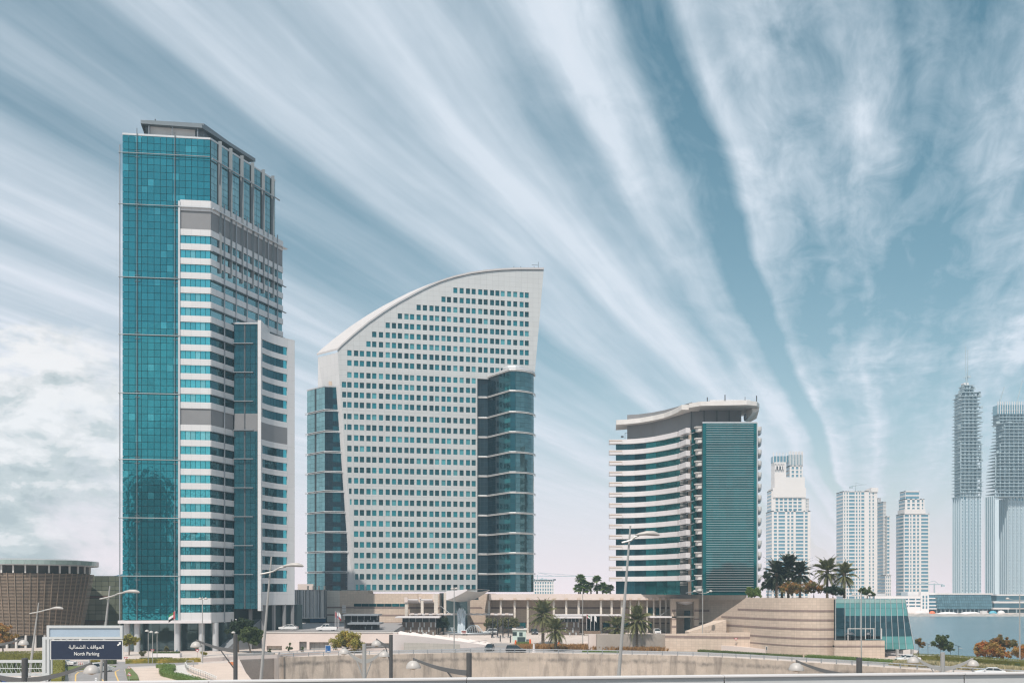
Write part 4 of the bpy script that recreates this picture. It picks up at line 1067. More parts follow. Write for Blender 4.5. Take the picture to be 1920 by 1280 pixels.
    MB().tube([P(1256, 1141, 315), P(1236, 1154.5, 309)], .08, 5).build('canopy_tie', M['metal_lt'], root)
    # the white sail over the drive
    n = 14; mb = MB(); X0, X1 = PX(837, 300), PX(917, 312)
    rows = []
    for k in range(n+1):
        t = k/n
        xl = PX(836.5+t*40, 300); yl = 300-2*t
        z_top = PZ(1107.5-t*3.4, 300); z_lo = PZ(1124.5-18*t**1.25-.0, 300)
        rows.append((xl, yl, z_lo, z_top))
    # front fascia: tapered from a deep left end to a point
    vs = []; fs = []
    for k, (x, y, zl, zt) in enumerate(rows):
        vs += [(x, y, min(zl, zt-.12)), (x, y, zt)]
    for k in range(n): fs.append((2*k, 2*k+2, 2*k+3, 2*k+1))
    mb.add(vs, fs); mb.build('sail_fascia', M['white_smooth'], root)
    # its curled underside, running back and to the right
    mb = MB(); gx = []
    for k, (x, y, zl, zt) in enumerate(rows):
        line = []
        for j in range(9):
            s = j/8
            px_ = x+(PX(917, 305)-x)*s; py_ = y+3+16*s*(1-.55*k/n)
            z_e = PZ(1104.2, 300)-.15
            z = min(zl, zt-.12)*(1-s)+z_e*s-(1.9*math.sin(s*math.pi)*(1-.75*k/n))
            line.append((px_, py_-3*(1-s), z))
        gx.append(line)
    vs = [p for l in gx for p in l]; fs = []
    for k in range(n):
        for j in range(8): fs.append((k*9+j, k*9+j+1, (k+1)*9+j+1, (k+1)*9+j))
    mb.add(vs, fs); mb.build('sail_soffit', M['pale'], root, smooth=True)
    mb = MB(); mb.add([(rows[0][0], 300.1, rows[0][3]), (rows[-1][0], 298.1, rows[-1][3]), (PX(917, 305), 304, PZ(1104, 300)), (PX(850, 330), 330, PZ(1107, 300))], [(0, 1, 2, 3)]); mb.build('sail_roof', M['white_smooth'], root)
    # sloped stone pier right of the sail
    mb = MB(); p = [(897, 1114), (912, 1112), (917, 1112), (917, 1195), (911, 1195), (911, 1150), (907, 1142), (898, 1133)]
    q0 = [P(x, y, 318) for x, y in p]; q1 = [v+Vector((2, 10, 0)) for v in q0]; mb.add(q0+q1, [tuple(range(7, -1, -1))]+[(i, (i+1) % 8, 8+(i+1) % 8, 8+i) for i in range(8)]); mb.build('pier', M['stone'], root)
    b('wall', 880, 917, 1124, 1195, 326, 4, M['stone']); stripes(880.1, 916.9, 326, [(1137, 1140.5), (1166, 1169)])
    # colonnade
    b('parapet', 917, 1296, 1112.8, 1123.8, 314, 8, M['pinkwall'])
    b('parapet', 1296.1, 1400, 1113.3, 1124, 314.2, 8, M['stone'])
    b('back_wall', 917.1, 1262, 1120, 1196, 321, 6, M['stone']); stripes(917.2, 1261.9, 320.9, [(1137.2, 1140.4), (1166.2, 1169)])
    b('colonnade_soffit', 917.1, 1262, 1123.85, 1124.7, 314.1, 7, M['stone'])
    cxs = [917, 939, 965, 989.5, 1038.4, 1061.8, 1085, 1127, 1147, 1166, 1182, 1198, 1213.6, 1226, 1238, 1248.7, 1257.5]
    for x in cxs:
        w = 1.8 if x < 1170 else 1.1
        b('column', x-w, x+w, 1124.8, 1193, 315, 1.1, M['stone_lt'])
        if x > 917: b('corbel', x-w-1, x+w+1.6, 1120.6, 1123.7, 313.55, .5, M['stone'])
    for k in range(len(cxs)-1):
        if 1085 < cxs[k] or cxs[k] < 980: 
            for ya, yb in ((1167, 1177),):
                a_, c_ = cxs[k]+4, cxs[k+1]-4
                if c_-a_ > 4: b('colonnade_window', a_, c_, ya, yb, 320.6, .5, M['gl_w'])
    b('colonnade_window', 1101, 1124, 1155, 1182, 320.5, .5, M['gl_n']); b('colonnade_window', 1212, 1226, 1139, 1151, 320.5, .5, M['gl_w']); b('colonnade_window', 1230, 1238, 1139.5, 1152, 320.5, .5, M['gl_w'])
    # portal frame
    for x0, x1 in ((1260, 1268), (1302, 1310.5)): b('portal_jamb', x0, x1, 1121.8, 1193, 308, 4, M['stone'])
    b('portal_lintel', 1260, 1310.5, 1121.6, 1127, 307.9, 4.1, M['stone'])
    stripes(1260, 1310.6, 307.9, [(1142, 1146)]) if False else None
    for x0, x1 in ((1259.9, 1268.1), (1301.9, 1310.6)):
        for ya, yb in ((1142, 1146), (1158.5, 1161.5), (1172.5, 1176)): b('stone_band', x0, x1, ya, yb, 307.95, .2, M['stone_dk'])
    b('portal_back', 1268.1, 1301.9, 1127, 1193, 314, 1, M['stone']); b('portal_glass', 1283, 1294, 1144, 1193, 313.6, .3, M['gl_l'])
    mb = MB(); mb.lathe(P(1285, 1127.5, 311), [(.3, -1.0), (2.2, -.6), (2.9, 0), (2.9, .3)], 18); mb.build('portal_dish', M['white_smooth'], root, smooth=True, sharp=40)
    b('portal_canopy', 1268.2, 1301.8, 1154, 1157.2, 309, 4, M['stone_lt'])
    b('wall', 1310.6, 1420, 1124, 1195, 316, 5, M['stone']); stripes(1310.7, 1330, 316, [(1142, 1146), (1166, 1169)])
    # ribbed metal hall on the left
    h = thing('ribbed_hall', 'low hall with upright ribbed metal cladding between two glass towers', 'building', (PX(580, 318), 318, 4.6))
    mb = MB(); mb.box(PX(551, 318), PX(609.6, 318), 318.3, 334, PZ(1157, 318), PZ(1105, 318)); mb.build('wall', M['louvre'], h)
    x = 546.; rb = []
    while x < 608.5:
        w = random.choice((.9, 1.3, 1.8, 2.4)); hgt = PZ(1105.5, 318)-PZ(1157, 318)
        rb.append((BX(w*.17, .35, hgt), random.choice((M['metal_lt'], M['white'], M['pale'], M['metal_lt'])), Vector((PX(x, 318), 318-random.random()*.3, PZ(1157, 318))), random.uniform(-.15, .15))); x += w+random.choice((.5, .9, 1.4))
    scatter('rib', rb, h)
    mb = MB(); mb.box(PX(535, 318), PX(609.6, 318), 319.5, 334, 4.6, PZ(1157, 318)-.02); mb.build('base_wall', M['core'], h)
    mb = MB(); mb.box(PX(580, 318), PX(609, 318), 319.2, 319.6, 4.8, PZ(1159, 318)); mb.build('hoarding', mat('blue_hoarding', (.012, .10, .21), .5), h)
    mb = MB(); mb.box(PX(535, 318), PX(579, 318), 319.2, 319.45, 5.4, PZ(1160, 318)); mb.build('window', M['gl_l'], h)
    mb = MB(); mb.box(PX(534, 318), PX(609.6, 318), 317.6, 319, PZ(1158.6, 318), PZ(1156.9, 318)-.03); mb.build('ledge', M['pale'], h)
    mb = MB(); mb.box(PX(552, 330), PX(590, 330), 335, 345, PZ(1107, 330), PZ(1094, 330)); mb.build('rear_block', M['pinkwall'], h)
    for k in range(4): mb = MB(); xq = 575.5+k*10.3; mb.box(PX(xq, 317), PX(xq+2.2, 317), 317.2, 318.2, PZ(1105.5, 317), PZ(1097.5, 317)); mb.build('roof_pier', M['stone_lt'], h)
podium()
# ------------------------------------------------------------------ curved stone wall, pavilion with leaning glass
def stone_bastion():
    root = thing('curved_stone_wall', 'big curved sandstone retaining wall with brown bands below the palms', 'wall', (PX(1440, 228), 228, 0))
    pl = []
    for k in range(17):
        x = 1322+k*15.3; s = (x-1322)/244
        Yk = 262-44*math.sin(min(1, s*1.08)*math.pi/2)**.9 + (2.0*max(0, s-.8)*5)**2*.3
        pl.append((PX(x, Yk), Yk, x))
    pts = [(a, b) for a, b, _ in pl]
    ztop = PZ(1120.5, 222)
    def ztp(x):
        # sloped shoulder on the left, level further on
        return ztop if x > 1404 else None
    mb = MB()
    for i in range(len(pl)-1):
        (ax, ay, a), (bx, by, b) = pl[i], pl[i+1]
        ta = ztop if a >= 1398 else PZ(1174.5-(a-1318)*.66, ay); tb = ztop if b >= 1398 else PZ(1174.5-(b-1318)*.66, by)
        ta, tb = min(ta, ztop), min(tb, ztop)
        q = offset([(ax, ay), (bx, by)], -1.2)
        mb.prism([(ax, ay), (bx, by), q[1], q[0]], 0, [ta, tb, tb, ta])
    mb.build('wall', M['stone'], root)
    for y0, y1 in ((1142.5, 1146.4), (1159.5, 1163.3), (1176, 1180), (1193.7, 1197.2), (1208.3, 1210.8)):
        z0, z1 = PZ(y1, 222), PZ(y0, 222); sel = [i for i in range(len(pl)) if pl[i][2] > 1398 or PZ(1174.5-(pl[i][2]-1318)*.66, pl[i][1]) > z1+.2]
        q = offset([pts[i] for i in sel], .04); mb = MB()
        if len(q) > 1: mb.strip(q, -.1, z0, z1); mb.build('stone_band', M['stone_dk'], root)
    # earth behind it, level with its top
    back = pts[6:]+[(PX(1567, 222)+2, 300), (PX(1400, 300), 300)]
    o = sheet('terrace_garden', back, ztop-.15, M['paving']); o.parent = root; o.matrix_parent_inverse = Matrix.Translation(-wl(root)); 
    mb = MB(); e = pl[-1]; mb.box(e[0]-.9, e[0]-.05, e[1]+.05, e[1]+30, 0, ztop-.01); mb.build('end_wall', M['stone'], root)
    # low wall that steps out in front, brown part painting its shade
    mb = MB(); mb.box(PX(1119, 244), PX(1247, 244), 244, 246, 0, PZ(1188.5, 244)); mb.build('low_wall', M['stone_shade'], root)
    mb = MB(); mb.box(PX(1103, 247), PX(1118.6, 247), 246, 248, 0, PZ(1188.5, 247)); mb.build('low_wall', M['pinkwall'], root)
    mb = MB(); mb.prism([(PX(1247.2, 243), 243), (PX(1410, 236), 236), (PX(1412, 238), 238.6), (PX(1247.2, 246), 246)], 0, [PZ(1188.5, 243), PZ(1184.8, 236), PZ(1184.8, 236), PZ(1188.5, 243)]); mb.build('low_wall', M['stone'], root)
    mb = MB(); mb.prism([(PX(1247.2, 243), 242.95), (PX(1410, 236), 235.95), (PX(1410, 236), 236.1), (PX(1247.2, 243), 243.1)], PZ(1196, 240), PZ(1191.5, 240)); mb.build('stone_band', M['stone_dk'], root)
    mb = MB(); mb.prism([(PX(1292, 250), 250), (PX(1362, 246), 246), (PX(1362, 246), 256), (PX(1292, 250), 256)], 0, [PZ(1184, 250), PZ(1162, 246), PZ(1162, 246), PZ(1184, 250)]); mb.build('stair_flank', M['stone'], root)
    # pale ramp in front
    rp = thing('slip_road_wall', 'low blank pink wall between planted verge and curved stone wall', 'wall', (PX(1300, 236), 236, 0))
    top = [(1095, 1203.5), (1180, 1205), (1280, 1206), (1350, 1208.5), (1400, 1213), (1440, 1217), (1499, 1219)]; bot = [(1095, 1211), (1180, 1214.5), (1280, 1218.6), (1350, 1221.5), (1400, 1224), (1440, 1226), (1499, 1228.8)]
    mb = MB(); f0 = [GR(x, y) for x, y in bot]; f1 = []
    for (x, y), g_ in zip(top, f0): f1.append(Vector((g_.x, g_.y, PZ(y, g_.y))))
    f2 = [v+Vector((0, 4, 0)) for v in f1]
    for i in range(len(f0)-1): mb.poly(f0[i], f0[i+1], f1[i+1], f1[i]); mb.poly(f1[i], f1[i+1], f2[i+1], f2[i])
    v = f0[-1]; mb.poly(f0[-1], v+Vector((0, 4, 0)), f2[-1], f1[-1])
    mb.build('wall', M['pinkwall'], rp)
    # leaning glass pavilion
    g = thing('glass_pavilion', 'low pavilion with leaning pale green glass walls at the water edge', 'building', (PX(1640, 219), 219, 0))
    Yp = 218.; X = lambda x: PX(x, Yp); Z = lambda y: PZ(y, Yp)
    # left bay and main front, with mullions fanning to the lower right
    topx = [1566.5, 1584, 1593.5, 1603, 1612.5, 1622, 1631, 1640.5, 1650, 1659.5, 1669.5, 1680.5, 1691, 1697]
    botx = [1566.5, 1584, 1593.5, 1603, 1613, 1622.5, 1632, 1641, 1651, 1662, 1674, 1686, 1699, 1714.5]
    rows = [(1122.3, 1130.2, 0), (1130.2, 1139.3, 0), (1139.3, 1154, 0), (1154, 1165.5, 1), (1165.5, 1177, 1), (1177, 1192, 1), (1192, 1206, 0), (1206, 1216.5, 0)]
    def xat(k, y): t = (y-1122.3)/(1216.5-1122.3); return topx[k]+(botx[k]-topx[k])*t
    gd = glass('pavilion_dark_glass', (.05, .12, .15), .6, .06, .35, .02); gp_ = glass('pavilion_green_glass', (.16, .42, .42), .5, .12, .12, .01)
    gl = glass('pavilion_pale_glass', (.36, .55, .52), .45, .15, .1, .01)
    for r_, (y0, y1, dk) in enumerate(rows):
        for k in range(len(topx)-1):
            if y0 > 1190 and k < 8: continue
            a0, a1, b0, b1 = xat(k, y0)+.18, xat(k+1, y0)-.18, xat(k, y1)+.18, xat(k+1, y1)-.18
            dk_ = dk or (k == 0 and y0 > 1139)
            yf = Yp; mb = MB()
            q = [(X(b0), yf, Z(y1-.2)), (X(b1), yf, Z(y1-.2)), (X(a1), yf, Z(y0+.2)), (X(a0), yf, Z(y0+.2))]
            mb.add(q+[(v[0], v[1]+.12, v[2]) for v in q], [(0, 1, 2, 3), (7, 6, 5, 4), (0, 4, 5, 1), (1, 5, 6, 2), (2, 6, 7, 3), (3, 7, 4, 0)])
            mb.build('pane', gd if dk_ else (gl if r_ == 0 else gp_), g)
    for k in range(len(topx)):
        ye = 1216.5 if k >= 8 else 1199
        MB().beam([(X(xat(k, 1122.3)), Yp-.1, Z(1122.3)), (X(xat(k, ye)), Yp-.1, Z(ye))], .1, .12).build('mullion', M['metal_lt'], g)
    mb = MB(); mb.add([(X(1566.5), Yp+.3, 0), (X(1712), Yp+.3, Z(1216)), (X(1696), Yp+.3, Z(1123)), (X(1566.5), Yp+.3, Z(1123)), (X(1566.5), Yp+18, 0), (X(1712), Yp+22, Z(1216)), (X(1692), Yp+22, Z(1123)), (X(1566.5), Yp+18, Z(1123))],
        [(0, 1, 2, 3), (1, 5, 6, 2), (3, 2, 6, 7), (0, 3, 7, 4), (5, 4, 7, 6)]); mb.build('core', M['core'], g)
    mb = MB(); mb.box(X(1560), X(1654), Yp-1.6, Yp-.3, 0, Z(1199.5)); mb.build('plinth', M['stone'], g)
    mb = MB(); mb.box(X(1560), X(1654.05), Yp-1.65, Yp-.4, Z(1211.8), Z(1208.6)); mb.build('stone_band', M['stone_dk'], g)
    mb = MB(); mb.box(X(1654.3), X(1700), Yp+2, Yp+3, 0, Z(1216.6)); mb.build('base_wall', M['white_smooth'], g)
    for x in (1679, 1707): MB().box(X(x), X(x+4.5), Yp-.6, Yp, 0, Z(1216.4)).build('pier', M['concrete_gy'], g)
    # balcony frame, furniture
    tc = thing('pergola', 'white timber frame on the small restaurant terrace before green glass', 'pergola', (X(1615), Yp-1, Z(1199.5)))
    for x in (1585.5, 1618, 1633.5, 1648): MB().box(X(x), X(x+1.3), Yp-1.4, Yp-1.25, Z(1199.5), Z(1176.9)).build('post', M['pale'], tc)
    MB().box(X(1585.5), X(1635.5), Yp-1.42, Yp-1.23, Z(1178), Z(1176.8)).build('beam', M['pale'], tc)
    MB().box(X(1618), X(1650), Yp-1.45, Yp-1.3, Z(1198.6), Z(1197)).build('rail', M['gl_p'], tc)
    tb = [(1592, 'dark umbrella over terrace tables by the left post of white frame', 1.1), (1626, 'small dark umbrella between the middle posts of the white frame', .8)]
    for x, lb, s in tb:
        u = thing('umbrella', lb, 'umbrella', (X(x), Yp-.7, Z(1199.5)))
        c = Vector((X(x), Yp-.7, Z(1199.5))); MB().tube([c, c+Vector((0, 0, 2))], .04, 5).build('pole', M['metal'], u)
        MB().lathe(c+Vector((0, 0, 1.3)), [(s, 0), (s*.55, .4), (.05, .6)], 8).build('canopy', M['grey_dk'], u)
stone_bastion()
# ------------------------------------------------------------------ slatted drum on the left
def drum():
    root = thing('slatted_drum', 'big round hall wrapped in thin brown slats under a pale overhanging rim', 'building', (PX(52, 268), 268, 0))
    c = Vector((PX(52, 268), 268, 0)); rt, rb = 16.6, 13.6; z0, z1 = 3.3, PZ(1074, 258)
    core = mat('drum_core', (.05, .045, .04), .6); sl = mat('brown_slat', (.28, .21, .155), .6, var=.15)
    MB().lathe(c, [(rb-.9, 0), (rb-.9, z0), (rt-1.0, z1+1.9)], 48).build('core', core, root, smooth=True, sharp=40)
    mb = MB(); n = 44
    for k in range(n):
        t = k/n; z = z0+(z1-z0)*t; r = rb+(rt-rb)*t
        mb.lathe(c+Vector((0, 0, z)), [(r-.3, 0), (r, 0), (r, .2), (r-.3, .2)], 56)
    mb.build('slat', sl, root, kind='stuff')
    for k in range(30):
        a = R(180+k*6.2); d = Vector((math.cos(a), math.sin(a), 0))
        MB().beam([c+d*(rb+.05)+Vector((0, 0, z0)), c+d*(rt+.05)+Vector((0, 0, z1))], .18, .2).build('rib', sl, root)
    for k in range(20):
        a = R(180+k*9.5); d = Vector((math.cos(a), math.sin(a), 0)); p = c+d*(rt+.1)
        MB().obox(p+Vector((0, 0, z1)), .35, .35, 2.1, a).build('rim_post', M['pale'], root)
        p = c+d*(rb-.3); MB().lathe(p, [(.32, 0), (.32, z0)], 8).build('column', M['pale'], root)
    zr = z1+2.0; rr = 17.7
    MB().lathe(c+Vector((0, 0, zr)), [(rr-2.2, -.1), (rr-.1, 0), (rr, .2), (rr, 1.35), (rr-.3, 1.4), (rr-2.5, 1.4)], 64).build('rim', M['metal_lt'], root, smooth=True, sharp=30)
    gg = glass('rim_pale_glass', (.36, .45, .42), .3, .2, .08, .005)
    it = []
    for k in range(40):
        a = R(176+k*4.8); d = Vector((math.cos(a), math.sin(a), 0)); p = c+d*(rr+.05); an = a+R(90)
        it.append((BX(1.42, .06, 1.1), gg, p+Vector((0, 0, zr+.2)), an))
    scatter('rim_pane', it, root)
    MB().lathe(c+Vector((0, 0, zr+1.42)), [(rr-3, 0), (rr-5, .4)], 48).build('roof', M['roof'], root)
    w = thing('glass_annex', 'greenish glass annex between the slatted drum and the tallest tower', 'building', (PX(195, 288), 288, 0))
    Ya = 288.; ga = glass('annex_olive_glass', (.26, .29, .22), .55, .12, .45, .06); gb_ = glass('annex_pale_glass', (.45, .47, .38), .45, .2, .3, .06); gr2 = mat('annex_rust_panel', (.16, .09, .07), .6)
    MB().box(PX(152, Ya), PX(232, Ya), Ya+.3, Ya+16, 0, PZ(1079, Ya)).build('core', M['core'], w)
    rws = [(1079.5, 1089, 0), (1089.2, 1098, 0), (1098.2, 1106, 0), (1106.5, 1116, 1), (1116.3, 1121, 2), (1121.3, 1133, 1), (1133.3, 1144, 1), (1144.3, 1150, 1), (1150.3, 1162, 1), (1162.3, 1171, 2), (1171.3, 1190, 1)]
    for y0, y1, k in rws:
        for j in range(6):
            a = 154+j*12.4
            if k and a > 198: mm = ga
            else: mm = (ga, gb_, gr2)[k]
            MB().box(PX(a, Ya)+.04, PX(a+12.4, Ya)-.04, Ya, Ya+.2, PZ(y1, Ya)+.03, PZ(y0, Ya)-.03).build('pane', mm, w)
    mb = MB(); mb.add([P(205, 1081, 295), P(232, 1075, 292), P(232, 1079, 292), P(210, 1082, 295)], [(0, 1, 2, 3)]); q = [v+Vector((0, 6, 0)) for v in mb.v]; mb.add(mb.v[:4]+q, [(0, 4, 5, 1), (4, 7, 6, 5), (0, 3, 7, 4)]); mb.build('roof_wedge', mat('blue_roof', (.06, .2, .3), .4), w)
drum()
# ------------------------------------------------------------------ far shore city
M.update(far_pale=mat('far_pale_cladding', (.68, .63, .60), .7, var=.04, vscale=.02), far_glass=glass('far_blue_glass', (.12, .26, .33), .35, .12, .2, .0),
         far_conc=mat('far_hazed_concrete', (.36, .43, .455), .85, var=.1, vscale=.05), far_fin=mat('far_hazed_fin', (.54, .62, .66), .6, var=.03), far_dk=mat('far_hazed_interior', (.24, .31, .345), .9), far_white=mat('far_white_wall', (.78, .73, .71), .7, var=.03))  # bluish, lightened tones put part of the haze into these colours
def far_tower(name, label, Y, tiers, cat='tower'):
    xm = (tiers[0][0]+tiers[0][1])/2
    root = thing(name, label, cat, (PX(xm, Y), Y, -1.6), None)
    for tr in tiers:
        x0, x1, y0, y1, dep, style = tr[:6]; n = tr[6] if len(tr) > 6 else 6
        X0, X1, Z1, Z0 = PX(x0, Y), PX(x1, Y), PZ(y0, Y), max(-1.6, PZ(y1, Y)); w = X1-X0; h = Z1-Z0
        yo = tr[7] if len(tr) > 7 else 0.
        Yf = Y+yo; dep *= .6; X0 = min(PX(x0, Yf+dep), X1-3); w = X1-X0
        if style == 'plain': MB().box(X0, X1, Yf, Yf+dep, Z0, Z1).build('wall', M['far_pale'], root); continue
        if style == 'white':
            MB().box(X0, X1, Yf, Yf+dep, Z0, Z1).build('wall', M['far_white'], root); continue
        ins = .6 if style != 'frame' else 4.
        tq = tr[8] if style == 'frame' and len(tr) > 8 else (0, 0)
        MB().box(X0+ins*.3+w*tq[0]*.95, X1-ins*.3-w*tq[1]*.95, Yf+ins, Yf+dep, Z0, Z1-.5).build('core' if style == 'frame' else 'glazing', M['far_dk'] if style == 'frame' else M['far_glass'], root)
        nf = max(1, round(h/3.6)); fh = h/nf
        if style == 'pier':
            pat = tr[8] if len(tr) > 8 else None
            ks = pat or [(k/n+.0, k/n+.45/n) for k in range(n)]+[(1-.25/n, 1.)]
            for a, b in ks: MB().box(X0+w*a, X0+w*b, Yf, Yf+1., Z0, Z1).build('pier', M['far_pale'], root)
            mb = MB()
            for k in range(nf): mb.box(X0+.1, X1-.1, Yf+.25, Yf+1., Z0+k*fh+fh*.64, Z0+(k+1)*fh)
            mb.build('floor_band', M['far_pale'], root, kind='stuff')
            mb = MB()
            for k in range(nf): mb.box(X1-.5, X1, Yf+1, Yf+dep, Z0+k*fh+fh*.6, Z0+(k+1)*fh); mb.box(X0, X0+.5, Yf+1, Yf+dep, Z0+k*fh+fh*.6, Z0+(k+1)*fh)
            mb.build('flank_band', M['far_pale'], root, kind='stuff')
            MB().box(X0, X1, Yf, Yf+dep, Z1-.9, Z1).build('parapet', M['far_pale'], root)
        elif style == 'fin':
            for k in range(n+1):
                x = X0+w*k/n; MB().box(x-.27, x+.27, Yf-.6, Yf+.8, Z0, Z1+random.uniform(-4, 6)).build('fin', M['far_fin'], root)
            for k in range(5): MB().box(X0-.8, X0+.3, Yf+dep*(k+.6)/5-.5, Yf+dep*(k+.6)/5+.5, Z0, Z1).build('fin', M['far_fin'], root)
            mb = MB()
            for k in range(nf):
                for j in range(0, n, 3): mb.box(X0+w*(j+.2)/n, X0+w*(j+1)/n, Yf-.3, Yf+.7, Z0+k*fh+fh*.7, Z0+(k+1)*fh)
            mb.build('balcony_slab', M['far_fin'], root, kind='stuff')
        elif style == 'frame':
            tp = tr[8] if len(tr) > 8 else (0, 0)
            for k in range(nf+1):
                z = Z0+k*fh; t = (k/nf)**2.2; j = random.uniform(0, 1.2)
                MB().box(X0+w*tp[0]*t-j, X1-w*tp[1]*t+j, Yf-1-j, Yf+dep, z-.55, z).build('floor_slab', M['far_conc'], root)
            for k in range(n+1):
                x = X0+w*k/n*(1-tp[0]*.0); fx = min(1., max(0., (x-X0)/max(.01, w*tp[0]))) if tp[0] else 1.; fr_ = min(1., max(0., (X1-x)/max(.01, w*tp[1]))) if tp[1] else 1.
                MB().box(x-.5, x+.5, Yf, Yf+1, Z0, Z0+h*max(.25, min(fx, fr_))**.45).build('frame_column', M['far_conc'], root)
            mb = MB()
            for k in range(nf*3):
                z = Z0+random.random()*h; x = X0+random.random()*w; mb.box(x, x+random.uniform(2, 5), Yf+1.5, Yf+3, z, z+2.2)
            for k in range(26): z = Z0+random.random()*h; x = random.choice((X0-2.4, X1-.5)); mb.box(x, x+3., Yf, Yf+3, z, z+.5)
            mb.build('site_panels', M['far_conc'], root, kind='stuff')
        elif style == 'crown':
            for k in range(n+1): x = X0+w*k/n; MB().box(x-.3, x+.3, Yf-.3, Yf+.5, Z0, Z1+3).build('crown_post', M['far_pale'], root)
    return root
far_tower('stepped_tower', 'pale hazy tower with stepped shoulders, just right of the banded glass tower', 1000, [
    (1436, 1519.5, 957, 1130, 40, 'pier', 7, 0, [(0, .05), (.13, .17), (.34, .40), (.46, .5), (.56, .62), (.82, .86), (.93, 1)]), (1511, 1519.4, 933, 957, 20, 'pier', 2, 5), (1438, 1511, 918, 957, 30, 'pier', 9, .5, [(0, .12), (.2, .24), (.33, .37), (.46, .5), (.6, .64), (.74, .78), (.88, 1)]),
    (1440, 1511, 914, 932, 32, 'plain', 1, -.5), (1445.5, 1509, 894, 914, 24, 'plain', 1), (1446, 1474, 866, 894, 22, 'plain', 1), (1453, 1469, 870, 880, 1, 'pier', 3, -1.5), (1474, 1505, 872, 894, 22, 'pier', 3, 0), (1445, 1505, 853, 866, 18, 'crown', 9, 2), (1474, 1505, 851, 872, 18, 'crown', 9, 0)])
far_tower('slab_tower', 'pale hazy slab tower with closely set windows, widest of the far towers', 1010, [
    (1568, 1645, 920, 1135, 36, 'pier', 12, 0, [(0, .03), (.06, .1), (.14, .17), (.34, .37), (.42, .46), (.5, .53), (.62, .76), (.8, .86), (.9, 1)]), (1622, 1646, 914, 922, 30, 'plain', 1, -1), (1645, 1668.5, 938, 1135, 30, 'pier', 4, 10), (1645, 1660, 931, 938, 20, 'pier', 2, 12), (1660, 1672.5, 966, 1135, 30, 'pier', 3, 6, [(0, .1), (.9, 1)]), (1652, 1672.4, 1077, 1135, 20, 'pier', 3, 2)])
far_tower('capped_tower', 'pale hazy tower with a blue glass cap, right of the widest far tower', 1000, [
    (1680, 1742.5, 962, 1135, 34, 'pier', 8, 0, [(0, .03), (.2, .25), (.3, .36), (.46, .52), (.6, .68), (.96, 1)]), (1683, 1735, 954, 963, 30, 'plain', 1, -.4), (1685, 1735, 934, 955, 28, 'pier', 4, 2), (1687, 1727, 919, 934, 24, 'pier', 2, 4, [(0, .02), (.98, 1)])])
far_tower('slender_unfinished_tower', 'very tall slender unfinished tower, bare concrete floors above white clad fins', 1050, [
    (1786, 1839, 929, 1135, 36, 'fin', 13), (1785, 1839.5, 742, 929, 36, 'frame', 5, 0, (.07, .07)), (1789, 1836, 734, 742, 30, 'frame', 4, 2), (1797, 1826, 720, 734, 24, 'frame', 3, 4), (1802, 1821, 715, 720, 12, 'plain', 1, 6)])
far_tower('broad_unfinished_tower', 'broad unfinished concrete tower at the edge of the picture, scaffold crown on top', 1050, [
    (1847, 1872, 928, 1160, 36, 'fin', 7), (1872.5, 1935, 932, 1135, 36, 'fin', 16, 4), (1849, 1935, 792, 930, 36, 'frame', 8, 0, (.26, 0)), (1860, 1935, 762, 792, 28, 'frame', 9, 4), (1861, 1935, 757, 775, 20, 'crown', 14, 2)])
far_tower('site_block', 'small hazy block under construction beside the round glass bay', 1100, [
    (1000, 1038.5, 1088, 1125, 30, 'pier', 8), (1002, 1038, 1085.5, 1088, 26, 'frame', 6, 2)], 'building')
def crane(label, base, top, jx0, jx1, Y, jy, tilt=0., w=.8):
    b = P(base[0], base[1], Y); t = P(top[0], top[1], Y)
    r = thing('tower_crane', label, 'crane', b, 'tower cranes on the far building sites')
    MB().beam([b, t], w, w).build('mast', M['far_conc'], r)
    a, c = P(jx0, jy, Y), P(jx1, jy+tilt, Y); MB().beam([a, c], w*.9, w*.9).build('jib', M['far_conc'], r)
    m = t; MB().tube([P(jx0, jy, Y).lerp(c, .35), m+Vector((0, 0, 2.5)), P(jx0, jy, Y).lerp(c, .9)], w*.25, 4).build('jib_tie', M['far_conc'], r)
    e = a if abs(a.x-t.x) < abs(c.x-t.x) else c
    MB().obox(e-Vector((0, 0, 2.2)), 3, 2, 2).build('counterweight', M['far_conc'], r)
crane('tiny far crane over the low white waterfront block', (1752, 1112), (1752, 1093), 1697, 1768, 980, 1095, 0, 1.)
crane('faint crane with long level jib left of the fan palms', (1008, 1090), (1008, 1077), 998, 1115, 1120, 1079, 1.)
crane('small crane on top of the slender unfinished tower', (1812, 718), (1812, 705), 1806, 1817, 1055, 708, -4)
crane('raking crane boom above the broad unfinished tower', (1874, 760), (1875, 748), 1874, 1883, 1056, 757, -32, .7)
crane('pale crane boom at the picture edge above the broad unfinished tower', (1908, 758), (1908, 750), 1906, 1917, 1056, 758, -45, .7)
crane('flat crane resting on the widest far tower roof', (1604, 921), (1604, 909), 1596, 1624, 1015, 911, -3, .6)
MB_ = MB()
m_ = thing('tower_mast', 'thin twin mast standing on the slender unfinished tower', 'mast', P(1812, 705, 1055))
MB_.tube([P(1811, 716, 1056), P(1810.6, 650, 1056)], .35, 4); MB_.build('rod', M['far_conc'], m_); MB().tube([P(1814, 716, 1056), P(1814.6, 655, 1056)], .35, 4).build('rod', M['far_conc'], m_)
